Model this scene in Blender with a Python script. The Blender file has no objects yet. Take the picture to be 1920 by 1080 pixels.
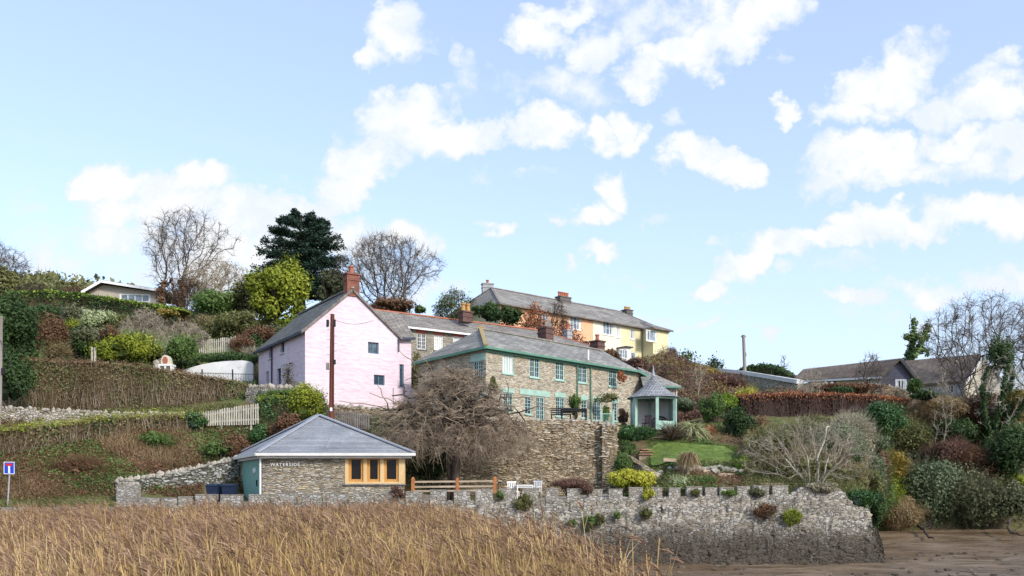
import bpy, math, random
import numpy as np
from mathutils import Vector
PI = math.pi
sc = bpy.context.scene
COL = sc.collection
RS = np.random.RandomState(7)
random.seed(7)

# ------------------------------------------------------------------ camera, sky, sun
CZ = 3.3            # eye height above the mud
HY = 915.0          # horizon row in a 1920x1080 frame
F = 1600.0
cam = bpy.data.cameras.new('camera')
cam.sensor_width = 36
cam.lens = 30
cam.shift_y = (HY - 540) / 1920
cam.clip_start = 0.3
cam.clip_end = 4000
camo = bpy.data.objects.new('camera', cam)
camo.location = (0, 0, CZ)
camo.rotation_euler = (PI / 2, 0, 0)
COL.objects.link(camo)
sc.camera = camo
vs = sc.view_settings
vs.view_transform = 'Standard'
vs.look = 'None'
vs.exposure = 1.0
vs.gamma = 1
vs.use_curve_mapping = False
sc.cycles.max_bounces = 5
sc.cycles.diffuse_bounces = 3
sc.cycles.glossy_bounces = 2
sc.cycles.transparent_max_bounces = 4
sc.cycles.use_denoising = True

SUN_EL = math.radians(31)
SUN_AZ = math.radians(138)     # clockwise from +Y (the view direction): behind the camera, to the right
sd = Vector((math.sin(SUN_AZ) * math.cos(SUN_EL), math.cos(SUN_AZ) * math.cos(SUN_EL), math.sin(SUN_EL)))
sun = bpy.data.lights.new('sun', 'SUN')
sun.energy = 1.75
sun.angle = math.radians(9.0)
sun.color = (1.0, 0.945, 0.87)
suno = bpy.data.objects.new('sun', sun)
suno.rotation_euler = (-sd).to_track_quat('-Z', 'Y').to_euler()
COL.objects.link(suno)


class NT:
    """tiny node-tree writer"""
    def __init__(s, tree):
        s.t = tree
        tree.nodes.clear()
    def n(s, typ, **kw):
        nd = s.t.nodes.new(typ)
        for k, v in kw.items():
            if k.startswith('_'):
                nd.inputs[int(k[1:])].default_value = v
            else:
                setattr(nd, k, v)
        return nd
    def l(s, a, b):
        s.t.links.new(a, b)
    def put(s, sock, v):
        if isinstance(v, bpy.types.NodeSocket):
            s.l(v, sock)
        else:
            sock.default_value = v
    def math(s, op, a, b=0.0, c=None, clamp=False):
        nd = s.n('ShaderNodeMath', operation=op)
        nd.use_clamp = clamp
        s.put(nd.inputs[0], a)
        s.put(nd.inputs[1], b)
        if c is not None:
            s.put(nd.inputs[2], c)
        return nd.outputs[0]
    def vmath(s, op, a, b=None, c=None):
        nd = s.n('ShaderNodeVectorMath', operation=op)
        s.put(nd.inputs[0], a)
        if b is not None:
            s.put(nd.inputs[1], b)
        if c is not None:
            s.put(nd.inputs[2], c)
        return nd.outputs['Value'] if op in ('LENGTH', 'DOT_PRODUCT', 'DISTANCE') else nd.outputs[0]
    def noise(s, vec, scale, detail=4, rough=0.55, dist=0.0):
        nd = s.n('ShaderNodeTexNoise')
        if vec is not None:
            s.l(vec, nd.inputs['Vector'])
        nd.inputs['Scale'].default_value = scale
        nd.inputs['Detail'].default_value = detail
        nd.inputs['Roughness'].default_value = rough
        nd.inputs['Distortion'].default_value = dist
        return nd
    def mix(s, fac, a, b, mode='MIX'):
        nd = s.n('ShaderNodeMix', data_type='RGBA', blend_type=mode)
        s.put(nd.inputs[0], fac)
        s.put(nd.inputs[6], c4(a))
        s.put(nd.inputs[7], c4(b))
        return nd.outputs[2]
    def ramp(s, fac, stops, interp='LINEAR'):
        nd = s.n('ShaderNodeValToRGB')
        cr = nd.color_ramp
        cr.interpolation = interp
        while len(cr.elements) < len(stops):
            cr.elements.new(0.5)
        for e, (p, c) in zip(cr.elements, stops):
            e.position = p
            e.color = c4(c) if not isinstance(c, (int, float)) else (c, c, c, 1)
        s.put(nd.inputs[0], fac)
        return nd.outputs[0]
    def smooth(s, v, a, b):
        nd = s.n('ShaderNodeMapRange', interpolation_type='SMOOTHSTEP')
        s.put(nd.inputs[0], v)
        nd.inputs[1].default_value = a
        nd.inputs[2].default_value = b
        return nd.outputs[0]


def c4(c):
    if isinstance(c, bpy.types.NodeSocket):
        return c
    return tuple(c) + (1,) if len(c) == 3 else tuple(c)


# thin veils and wisps come with low strengths; clouds: ellipses in direction space (px row/col of the sky as seen looking along +Y), centre, half sizes, strength
CLOUDS = [
 (735,50,60,52,1),(690,92,36,26,.8),(715,30,40,30,.8),(842,103,20,28,.45),(770,60,50,30,.6),
 (770,205,85,45,1.1),(860,262,66,30,1.1),(800,240,70,40,1.1),(720,262,75,40,.55),(690,300,68,38,1.1),(730,285,44,40,.9),(640,345,62,34,1.1),(575,378,55,30,1.05),(665,250,30,30,.5),
 (925,256,38,20,1),(1025,243,46,44,1.15),(985,262,30,20,.8),(1108,255,32,28,1.05),(1178,243,42,34,1.15),(1140,268,40,20,.9),
 (1305,287,54,34,1.2),(1375,320,56,26,1.15),(1340,300,45,30,1.1),(1158,352,38,32,1.2),(1110,390,52,22,1.05),(1075,400,30,14,.8),(1120,468,44,20,.95),(1062,490,22,12,.8),(940,430,28,20,.95),(905,412,24,12,.6),
 (1010,60,52,36,1),(1105,90,46,40,1),(1050,20,80,20,.8),(1075,150,70,38,.62),(1110,190,60,34,.55),(1215,132,46,40,1),(1290,105,60,42,1),(1370,60,70,46,1),(1440,20,74,38,1),(1250,30,130,40,.62),(1320,10,120,30,.7),(1180,60,50,50,.5),
 (1465,196,34,17,.95),(1275,215,20,22,.5),(1700,110,50,46,1),(1665,165,72,50,1.15),(1600,215,70,22,.95),(1550,232,30,9,.7),(1730,80,30,30,.6),(1860,190,90,50,1),(1780,215,90,30,.8),(1850,150,50,30,.7),(1880,120,50,26,.6),(1590,180,20,20,.5),
 (1620,300,110,40,1.05),(1650,275,52,30,1.1),(1555,340,60,30,.75),(1700,330,90,26,.8),(1790,275,82,34,1),(1890,285,70,40,1.1),(1820,320,100,24,.8),
 (1335,535,32,18,1),(1385,500,56,30,1.1),(1460,465,74,26,1.1),(1545,450,74,24,1.1),(1640,415,80,34,1.15),(1720,425,90,26,1.05),(1800,405,70,34,1.15),(1890,405,80,36,1.15),(1580,410,24,16,.6),(1475,520,22,14,.5),
 (1625,560,70,14,.75),(1740,530,100,24,.85),(1850,520,70,20,.75),(1910,500,40,22,.8),(1700,590,200,22,.3),
 (1290,592,110,12,.55),(1385,560,20,16,.5),(1430,621,28,12,.75),(1340,460,20,14,.4),(1300,440,10,18,.35),
 (220,330,70,38,1.1),(290,355,70,30,.9),(375,345,52,32,1.1),(180,355,50,20,.9),(300,390,130,40,.95),(440,395,40,36,1.05),(500,392,80,36,1.05),(560,410,90,40,.9),(250,450,170,50,.74),(440,450,120,50,.95),(650,440,90,46,1.0),(140,480,150,40,.6),(380,500,170,44,.8),(770,440,70,24,.8),(520,450,90,60,.9),(820,462,28,18,.6),(690,510,130,40,.5),(60,380,60,18,.35),(25,350,40,16,.35),(30,490,80,30,.3),(505,350,14,9,.6),(800,548,60,20,.6),(560,330,60,14,.35),(880,150,40,50,.4),(960,170,60,40,.4),(1000,330,50,14,.35),(1480,110,30,20,.35),(90,430,90,30,.4),(900,320,40,12,.35),(1240,400,40,12,.3),(1180,520,50,14,.35),(1560,500,60,20,.45),(1150,600,90,14,.35),
]


def build_world():
    w = bpy.data.worlds.new('World')
    sc.world = w
    w.use_nodes = True
    T = NT(w.node_tree)
    out = T.n('ShaderNodeOutputWorld')
    bg = T.n('ShaderNodeBackground')
    T.l(bg.outputs[0], out.inputs[0])
    sky = T.n('ShaderNodeTexSky', sky_type='NISHITA')
    sky.sun_disc = False
    sky.sun_elevation = SUN_EL
    sky.sun_rotation = SUN_AZ
    sky.altitude = 0
    sky.air_density = 1.0
    sky.dust_density = 1.2
    sky.ozone_density = 1.6
    tc = T.n('ShaderNodeTexCoord')
    sep = T.n('ShaderNodeSeparateXYZ')
    T.l(tc.outputs['Generated'], sep.inputs[0])
    yy = T.math('MAXIMUM', sep.outputs[1], 0.03)
    u = T.math('DIVIDE', sep.outputs[0], yy)
    v = T.math('DIVIDE', sep.outputs[2], yy)
    cmb = T.n('ShaderNodeCombineXYZ')
    T.l(u, cmb.inputs[0])
    T.l(v, cmb.inputs[1])
    uv = cmb.outputs[0]
    n1 = T.noise(uv, 9.0, 5, .6)
    off = T.vmath('SUBTRACT', n1.outputs['Color'], (.5, .5, .5))
    n1b = T.noise(uv, 42.0, 3, .6)
    off2 = T.vmath('SUBTRACT', n1b.outputs['Color'], (.5, .5, .5))
    uvd = T.vmath('MULTIPLY_ADD', off, (.13, .09, 0), uv)
    uvd = T.vmath('MULTIPLY_ADD', off2, (.035, .03, 0), uvd)
    acc = None
    for (px, py, rx, ry, st) in CLOUDS:
        cx, cy = (px - 960) / F, (HY - py) / F
        rx, ry = rx / F * 1.36, ry / F * 1.36
        q = T.vmath('MULTIPLY_ADD', uvd, (1 / rx, 1 / ry, 0), (-cx / rx, -cy / ry, 0))
        d = T.vmath('DOT_PRODUCT', q, q)
        m = T.math('MULTIPLY_ADD', d, -st, st, clamp=True)
        acc = m if acc is None else T.math('MAXIMUM', acc, m)
    n2 = T.noise(uv, 24.0, 8, .62)
    n3 = T.noise(uv, 5.0, 4, .5)
    dens = T.math('ADD', acc, T.math('MULTIPLY_ADD', n2.outputs[0], 1.9, -.95))
    dens = T.math('ADD', dens, T.math('MULTIPLY_ADD', n3.outputs[0], .4, -.2))
    dens = T.math('MULTIPLY', dens, T.smooth(acc, .0, .3))
    cover = T.smooth(dens, .06, .82)
    wisp = T.math('MULTIPLY', T.smooth(T.math('ADD', n3.outputs[0], T.math('MULTIPLY', n2.outputs[0], .4)), .84, 1.15), .08)
    # the air pales towards the horizon and low cloud veils it
    el = T.math('ABSOLUTE', sep.outputs[2])
    hz = T.math('POWER', T.math('SUBTRACT', 1.0, el, clamp=True), 5.0)
    skyc = T.n('ShaderNodeHueSaturation')
    T.l(sky.outputs[0], skyc.inputs['Color'])
    skyc.inputs['Saturation'].default_value = SKY_SAT
    skyc.inputs['Value'].default_value = 1.0
    skyc.inputs['Hue'].default_value = .503
    base = T.mix(T.math('MULTIPLY_ADD', hz, SKY_HZ[1], SKY_HZ[0]), skyc.outputs[0], SKY_PALE)
    n5 = T.noise(uvd, 13.0, 5, .55)
    cshade = T.ramp(T.math('MULTIPLY', T.smooth(dens, .3, 1.2), T.smooth(n5.outputs[0], .3, .6)), [(0, CL[0]), (1, CL[1])])
    full = T.mix(T.math('MAXIMUM', cover, wisp), base, cshade)
    T.l(full, bg.inputs[0])
    bg.inputs[1].default_value = 0.15
    w.cycles.sampling_method = 'MANUAL'
    w.cycles.sample_map_resolution = 256


SKY_SAT = 1.0
SKY_HZ = (0.38, 0.60)
SKY_PALE = (2.6, 3.08, 3.95)
CL = ((2.85, 3.1, 3.45), (3.6, 3.6, 3.6))
build_world()

# ------------------------------------------------------------------ projection helpers
def W(px, py, D):
    return np.array([(px - 960) / F * D, D, CZ + (HY - py) / F * D])
def X(px, D):
    return (px - 960) / F * D
def Z(py, D):
    return CZ + (HY - py) / F * D

# terrain columns: px -> [(D, z), ...]
TC = [
 (-700, [(39,-.5),(41,2.3),(43,2.6),(46.5,5.6),(47.5,7.4),(53,8.1),(54,8.3),(58,11),(70,15.3),(85,21),(100,28),(200,62)]),
 (0,   [(39,-.5),(40.3,-.5),(40.5,2.3),(43,2.6),(46.3,5.6),(47.3,7.4),(53,8.1),(54,8.3),(58,11),(70,15.3),(85,20),(100,25.2),(200,50)]),
 (190, [(39,-.5),(40.3,-.5),(40.5,2.35),(42.6,2.6),(47.5,5.9),(48.5,7.1),(53,7.9),(54,8.3),(58,10.9),(70,15),(85,20),(100,25),(200,44)]),
 (375, [(39,-.5),(39.8,-.5),(40,2.45),(43.6,2.6),(49.5,6.6),(51.5,7),(52.5,7.7),(54,8.3),(58,10.4),(62,11),(64,13),(80,18.2),(100,24),(200,36)]),
 (480, [(39,-.5),(39.4,-.5),(39.6,2.45),(45.5,2.7),(49.5,6.8),(52,7.6),(54,8.6),(59,10.4),(63,11),(66,13.4),(80,17.6),(95,22),(200,34)]),
 (600, [(38.6,-.5),(39,-.5),(39.2,2.45),(45.5,2.6),(46.5,3.2),(49,6.4),(51,7.6),(53,8.4),(62,10.6),(66,13.4),(78,16.6),(95,22),(200,32)]),
 (760, [(38.4,-.5),(38.8,-.5),(39,2.45),(43.5,2.6),(45.5,4.5),(47,6.4),(52,7.6),(56,8.6),(61,11.8),(70,14.4),(82,18.4),(95,21),(200,30)]),
 (860, [(38,-.5),(38.4,-.5),(38.6,2.5),(44.4,2.6),(46.6,3.2),(46.8,6.9),(50,7.2),(56,7.5),(61,12),(70,14.2),(82,17.5),(95,20),(200,29)]),
 (1000,[(37.8,-.5),(38.2,-.5),(38.4,2.6),(45.4,2.7),(46.6,3),(46.8,6.9),(50,7.2),(60,7.5),(65,11),(76,14.6),(84,16.6),(95,17),(200,28)]),
 (1150,[(37.8,-.5),(38.2,-.5),(38.4,2.7),(45.2,3),(46.6,3.3),(46.8,6.7),(50,7.1),(61,7.6),(68,10.6),(80,14.2),(90,15.6),(95,15.6),(200,27)]),
 (1180,[(37.8,-.5),(38.2,-.5),(38.4,2.9),(42,3.4),(45,4.9),(47,6.2),(49,6.7),(61,7.6),(70,11.4),(80,14.4),(90,16),(95,16),(200,27)]),
 (1260,[(37.8,-.5),(38.2,-.5),(38.4,3.1),(40,3.6),(42,4.4),(45.3,5.3),(47,6.1),(49,6.6),(57,7.6),(62,9.8),(70,12.6),(80,15.2),(90,16.4),(200,26)]),
 (1400,[(37.8,-.5),(38.2,-.5),(38.4,3.1),(40,3.6),(42,4.3),(45.3,5.1),(52,7.6),(56,8.5),(62,9.4),(72,11.0),(80,12.3),(200,22)]),
 (1600,[(37.8,-.5),(38.2,-.5),(38.4,3.0),(41,3.8),(45,4.9),(52,7.3),(62,9.5),(72,11.2),(84,12),(200,20)]),
 (1628,[(37.8,-.5),(38.2,-.5),(38.4,2.2),(42,3.2),(46,4.7),(53,7.2),(62,9.4),(72,11.1),(84,12),(200,20)]),
 (1636,[(38,-.8),(44,-.7),(50,-.4),(57.5,-.1),(58.5,1.2),(62,5.2),(66,8.6),(68,9.8),(72,10.8),(84,12.4),(95,13),(200,20)]),
 (1780,[(38,-.8),(44,-.7),(50,-.4),(57.5,-.1),(58.5,1.2),(62,4.2),(66,7.4),(70,9.8),(80,12),(95,13.4),(200,22)]),
 (1930,[(38,-.8),(44,-.7),(50,-.4),(57.5,-.1),(58.5,1.2),(64,5.6),(70,8.8),(80,12),(95,14),(200,26)]),
 (2600,[(38,-.8),(44,-.7),(50,-.4),(57.5,-.1),(58.5,1.2),(64,5.6),(70,8.8),(80,12),(95,14),(200,30)]),
]
_wl = [(-700, 40.6), (0, 40.5), (215, 40.4), (440, 39.9), (600, 39.5), (760, 39.2), (900, 38.7), (1100, 38.5), (1700, 38.5)]
def wall_D(px):
    return np.interp(px, [a for a, b in _wl], [b for a, b in _wl])
for _i, (_p, _c) in enumerate(TC):          # the ground drops away just inside the river wall
    if _p < 1630:
        _d = float(wall_D(_p)) + .35
        _rest = [q for q in _c if q[0] > _d + .3 and q[1] > 0]
        _z = [q[1] for q in _c if q[1] > 0][0]
        TC[_i] = (_p, [(38, -.5), (_d, -.5), (_d + .1, _z)] + _rest)
_tcpx = np.array([c[0] for c in TC], float)
_tcD = [np.array([a for a, b in c[1]], float) for c in TC]
_tcZ = [np.array([b for a, b in c[1]], float) for c in TC]
def tz(px, D):
    """terrain height at photo column px and distance D (arrays or numbers)"""
    px = np.atleast_1d(np.asarray(px, float)); D = np.atleast_1d(np.asarray(D, float))
    px, D = np.broadcast_arrays(px, D)
    cols = np.stack([np.interp(D, a, b) for a, b in zip(_tcD, _tcZ)])
    pc = np.clip(px, _tcpx[0], _tcpx[-1])
    i = np.clip(np.searchsorted(_tcpx, pc) - 1, 0, len(TC) - 2)
    t = (pc - _tcpx[i]) / (_tcpx[i + 1] - _tcpx[i])
    flat = np.arange(px.size).reshape(px.shape)
    c = cols.reshape(len(TC), -1)
    r = c[i.ravel(), flat.ravel()] * (1 - t.ravel()) + c[(i + 1).ravel(), flat.ravel()] * t.ravel()
    return r.reshape(px.shape)
def hz(x, y):
    return float(tz(960 + F * x / y, y)[0])
def hza(x, y):
    return tz(960 + F * x / y, y)

# ------------------------------------------------------------------ mesh builder
ORG = {}
class MB:
    def __init__(s):
        s.v = []; s.f = []; s.c = []; s.r = []; s.n = 0
    def add(s, V, L, cnt, rnd=0.5):
        """V (n,3); L flat loop indices; cnt face sizes"""
        V = np.asarray(V, float).reshape(-1, 3)
        s.v.append(V); s.f.append(np.asarray(L, np.int64).ravel() + s.n); s.c.append(np.asarray(cnt, np.int64).ravel())
        r = np.full(len(V), rnd, float) if np.isscalar(rnd) else np.asarray(rnd, float)
        s.r.append(r); s.n += len(V)
        return s
    def poly(s, pts, rnd=.5):
        return s.add(pts, range(len(pts)), [len(pts)], rnd)
    def hexa(s, p, rnd=.5):
        """8 points: bottom loop 0-3, top loop 4-7"""
        q = [3,2,1,0, 4,5,6,7, 0,1,5,4, 1,2,6,5, 2,3,7,6, 3,0,4,7]
        return s.add(p, q, [4] * 6, rnd)
    def box(s, c, d, rz=0, rnd=.5, taper=1):
        hx, hy, h = d[0] / 2, d[1] / 2, d[2] / 2
        P = []
        for zz, k in ((-h, 1), (h, taper)):
            for (a, b) in ((-hx,-hy),(hx,-hy),(hx,hy),(-hx,hy)):
                a *= k; b *= k
                P.append((c[0] + a * math.cos(rz) - b * math.sin(rz), c[1] + a * math.sin(rz) + b * math.cos(rz), c[2] + zz))
        return s.hexa(P, rnd)
    def slab(s, pts, th, rnd=.5):
        pts = [np.asarray(p, float) for p in pts]
        lo = [p - np.array([0, 0, th]) for p in pts]
        n = len(pts)
        L = list(range(n)) + [n + i for i in range(n - 1, -1, -1)]
        C = [n, n]
        for i in range(n):
            j = (i + 1) % n
            L += [i, n + i, n + j, j]; C.append(4)
        return s.add(pts + lo, L, C, rnd)
    def bar(s, p, q, w, h=None):
        """rectangular bar from p to q, w wide (horizontal), h high"""
        p = np.asarray(p, float); q = np.asarray(q, float); h = h or w
        d = q - p; L = np.linalg.norm(d); d = d / L
        a = np.cross(d, [0, 0, 1.0])
        if np.linalg.norm(a) < 1e-3: a = np.array([1.0, 0, 0])
        a /= np.linalg.norm(a); b = np.cross(a, d)
        a = a * w / 2; b = b * h / 2
        P = [p - a - b, p + a - b, p + a + b, p - a + b]
        P = P + [x + d * L for x in P]
        return s.hexa(P)
    def tubes(s, P0, P1, R0, R1, n=4, rnd=.5):
        P0 = np.asarray(P0, float).reshape(-1, 3); P1 = np.asarray(P1, float).reshape(-1, 3)
        N = len(P0)
        if N == 0: return s
        R0 = np.broadcast_to(R0, (N,)); R1 = np.broadcast_to(R1, (N,))
        d = P1 - P0; d = d / (np.linalg.norm(d, axis=1, keepdims=True) + 1e-9)
        up = np.where(np.abs(d[:, 2:3]) > .9, np.array([[1.0, 0, 0]]), np.array([[0, 0, 1.0]]))
        a = np.cross(d, up); a /= np.linalg.norm(a, axis=1, keepdims=True) + 1e-9
        b = np.cross(d, a)
        th = np.arange(n) * 2 * PI / n
        ring = np.cos(th)[None, :, None] * a[:, None, :] + np.sin(th)[None, :, None] * b[:, None, :]
        V = np.concatenate([P0[:, None] + ring * R0[:, None, None], P1[:, None] + ring * R1[:, None, None]], 1)
        i = np.arange(n); j = (i + 1) % n
        q = np.stack([i, j, n + j, n + i], 1).ravel()
        L = (np.arange(N)[:, None] * 2 * n + q[None]).ravel()
        r = np.repeat(np.broadcast_to(rnd, (N,)), 2 * n)
        return s.add(V.reshape(-1, 3), L, np.full(N * n, 4), r)
    def leaves(s, P, Nn, size, asp=.55, rnd=.5):
        P = np.asarray(P, float); N = len(P)
        if N == 0: return s
        Nn = Nn / (np.linalg.norm(Nn, axis=1, keepdims=True) + 1e-9)
        t = RS.normal(size=(N, 3)); a = np.cross(Nn, t); a /= np.linalg.norm(a, axis=1, keepdims=True) + 1e-9
        b = np.cross(Nn, a)
        sz = np.broadcast_to(size, (N,))[:, None]
        V = np.stack([P - a * sz, P + b * sz * asp - Nn * sz * .15, P + a * sz, P - b * sz * asp - Nn * sz * .15], 1).reshape(-1, 3)
        return s.add(V, np.arange(4 * N), np.full(N, 4), np.repeat(np.broadcast_to(rnd, (N,)), 4))
    def blades(s, P, d, Ln, w, droop, seg=3, rnd=.5, tipw=.1):
        """strips: base P, direction d, length, width, droop (N,3) bend vector at the tip"""
        P = np.asarray(P, float); N = len(P)
        if N == 0: return s
        d = d / (np.linalg.norm(d, axis=1, keepdims=True) + 1e-9)
        Ln = np.broadcast_to(Ln, (N,))[:, None]; w = np.broadcast_to(w, (N,))[:, None]
        t = RS.normal(size=(N, 3)); t[:, 2] *= .2
        a = np.cross(d, t); a /= np.linalg.norm(a, axis=1, keepdims=True) + 1e-9
        R = []
        for k in range(seg + 1):
            f = k / seg
            c = P + d * Ln * f + droop * f * f
            ww = w * ((1 - f) * (1 - tipw) + tipw) * (1 if k else .7)
            R += [c - a * ww / 2, c + a * ww / 2]
        V = np.stack(R, 1).reshape(-1, 3)
        m = 2 * (seg + 1)
        q = np.concatenate([[2*k, 2*k+1, 2*k+3, 2*k+2] for k in range(seg)])
        L = (np.arange(N)[:, None] * m + q[None]).ravel()
        return s.add(V, L, np.full(N * seg, 4), np.repeat(np.broadcast_to(rnd, (N,)), m))
    def build(s, name, mat, parent=None, smooth=False):
        me = bpy.data.meshes.new(name)
        V = np.concatenate(s.v); L = np.concatenate(s.f); C = np.concatenate(s.c); R = np.concatenate(s.r)
        if parent is not None:
            V = V - np.array(ORG[parent.name])[None]
        me.vertices.add(len(V)); me.vertices.foreach_set('co', V.ravel().astype(np.float32))
        me.loops.add(len(L)); me.loops.foreach_set('vertex_index', L.astype(np.int32))
        me.polygons.add(len(C))
        st = np.concatenate([[0], np.cumsum(C)[:-1]]).astype(np.int32)
        me.polygons.foreach_set('loop_start', st)
        try: me.polygons.foreach_set('loop_total', C.astype(np.int32))
        except Exception: pass
        me.polygons.foreach_set('use_smooth', np.full(len(C), bool(smooth)))
        at = me.attributes.new('rnd', 'FLOAT', 'POINT'); at.data.foreach_set('value', R.astype(np.float32))
        me.update(calc_edges=True)
        if mat is not None: me.materials.append(mat)
        o = bpy.data.objects.new(name, me)
        COL.objects.link(o)
        if parent is not None:
            o.parent = parent
        ORG[o.name] = ORG[parent.name] if parent is not None else (0, 0, 0)
        return o

def tag(o, label=None, cat=None, group=None, kind=None):
    if label: o['label'] = label
    if cat: o['category'] = cat
    if group: o['group'] = group
    if kind: o['kind'] = kind
    return o
def thing(name, label, cat, loc, group=None):
    o = bpy.data.objects.new(name, None)
    o.empty_display_size = .3
    o.location = tuple(float(a) for a in loc)
    COL.objects.link(o)
    ORG[o.name] = tuple(float(a) for a in loc)
    return tag(o, label, cat, group)
def copy_thing(src, loc, label, group=None):
    r = src.copy(); COL.objects.link(r); r.location = tuple(float(a) for a in loc)
    r['label'] = label
    for ch in list(src.children):
        c = ch.copy(); COL.objects.link(c); c.parent = r
        for g in list(ch.children):
            k = g.copy(); COL.objects.link(k); k.parent = c
    return r
# ------------------------------------------------------------------ materials
def newmat(name):
    m = bpy.data.materials.new(name)
    m.use_nodes = True
    T = NT(m.node_tree)
    out = T.n('ShaderNodeOutputMaterial')
    b = T.n('ShaderNodeBsdfPrincipled')
    T.l(b.outputs[0], out.inputs[0])
    return m, T, b, out
def bump(T, b, h, strength=.5, dist=.03):
    n = T.n('ShaderNodeBump')
    n.inputs['Strength'].default_value = strength
    n.inputs['Distance'].default_value = dist
    T.l(h, n.inputs['Height'])
    T.l(n.outputs[0], b.inputs['Normal'])
def pos(T):
    return T.n('ShaderNodeNewGeometry').outputs['Position']
def plain(name, c, rough=.6, var=.12, scale=3.0, spec=.3, metal=0, bmp=.15):
    m, T, b, o = newmat(name)
    p = pos(T)
    n = T.noise(p, scale, 5, .6)
    lo = tuple(x * (1 - var) for x in c); hi = tuple(min(1, x * (1 + var)) for x in c)
    T.l(T.ramp(n.outputs[0], [(.3, lo), (.7, hi)]), b.inputs['Base Color'])
    b.inputs['Roughness'].default_value = rough
    b.inputs['Specular IOR Level'].default_value = spec
    b.inputs['Metallic'].default_value = metal
    if bmp: bump(T, b, T.noise(p, scale * 8, 3).outputs[0], bmp, .02)
    return m
def blend(name, stops, scale, rough=.85, detail=7, bmp=.5, bdist=.05, bscale=None, squash=(1, 1, 1), second=None):
    m, T, b, o = newmat(name)
    p = T.vmath('MULTIPLY', pos(T), squash)
    n = T.noise(p, scale, detail, .62, .3)
    c = T.ramp(n.outputs[0], stops)
    if second:
        n2 = T.noise(p, second[0], 4, .6)
        c = T.mix(T.smooth(n2.outputs[0], second[1], second[2]), c, second[3])
    T.l(c, b.inputs['Base Color'])
    b.inputs['Roughness'].default_value = rough
    b.inputs['Specular IOR Level'].default_value = .2
    bump(T, b, T.noise(p, bscale or scale * 5, 6, .65).outputs[0], bmp, bdist)
    return m
def stone(name, cols, mortar, s=3.2, flat=2.6, patch=None, tide=None, gap=(.02, .09), moss=None, bmp=1.0, white=None):
    """rubble or coursed stone: 3-D cells squashed in height"""
    m, T, b, o = newmat(name)
    P = pos(T)
    nz = T.noise(P, 1.1, 3)
    wob = T.vmath('MULTIPLY_ADD', T.vmath('SUBTRACT', nz.outputs['Color'], (.5, .5, .5)), (.5, .5, .16), P)
    v = T.vmath('MULTIPLY', wob, (1, 1, flat))
    vo = T.n('ShaderNodeTexVoronoi', feature='F1'); vo.inputs['Scale'].default_value = s
    vo.inputs['Randomness'].default_value = .9
    T.l(v, vo.inputs['Vector'])
    ve = T.n('ShaderNodeTexVoronoi', feature='DISTANCE_TO_EDGE'); ve.inputs['Scale'].default_value = s
    ve.inputs['Randomness'].default_value = .9
    T.l(v, ve.inputs['Vector'])
    sep = T.n('ShaderNodeSeparateColor'); T.l(vo.outputs['Color'], sep.inputs[0])
    k = len(cols)
    c = T.ramp(sep.outputs[0], [((i + .0) / k, cc) for i, cc in enumerate(cols)], 'CONSTANT')
    fine = T.noise(P, 14, 5, .65)
    c = T.mix(.55, c, T.ramp(fine.outputs[0], [(.25, (.35, .35, .35)), (.75, (1.35, 1.35, 1.35))]), 'MULTIPLY')
    big = T.noise(P, .5, 4, .6)
    c = T.mix(T.smooth(big.outputs[0], .3, .7), T.mix(.25, c, (.05, .045, .04)), c)
    if patch:
        pn = T.noise(P, patch[0], 5, .65)
        c = T.mix(T.smooth(pn.outputs[0], patch[1], patch[1] + .08), c, patch[2])
    edge = T.smooth(ve.outputs['Distance'], gap[0], gap[1])
    c = T.mix(edge, mortar, c)
    if moss:
        mn = T.noise(P, moss[0], 6, .7)
        c = T.mix(T.smooth(mn.outputs[0], moss[1], moss[1] + .1), c, moss[2])
    if white:
        wn = T.noise(P, white[0], 5, .7)
        c = T.mix(T.math('MULTIPLY', T.smooth(wn.outputs[0], white[1], white[1] + .06), .85), c, white[2])
    if tide:
        sx = T.n('ShaderNodeSeparateXYZ'); T.l(P, sx.inputs[0])
        tn = T.noise(P, .7, 5, .6)
        h = T.math('ADD', sx.outputs[2], T.math('MULTIPLY_ADD', tn.outputs[0], 1.6, -.8))
        wet = T.smooth(h, tide[1], tide[0])
        c = T.mix(T.math('MULTIPLY', wet, .86), c, T.ramp(fine.outputs[0], [(.35, tide[2]), (.7, tide[3])]))
        b.inputs['Roughness'].default_value = .8
    T.l(c, b.inputs['Base Color'])
    b.inputs['Roughness'].default_value = .88
    b.inputs['Specular IOR Level'].default_value = .2
    hgt = T.math('ADD', T.math('MULTIPLY', T.smooth(ve.outputs['Distance'], 0, gap[1] * 2), 1.0), T.math('MULTIPLY', fine.outputs[0], .5))
    hgt = T.math('ADD', hgt, T.math('MULTIPLY', sep.outputs[1], .6))
    bump(T, b, hgt, bmp, .05)
    return m
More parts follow.
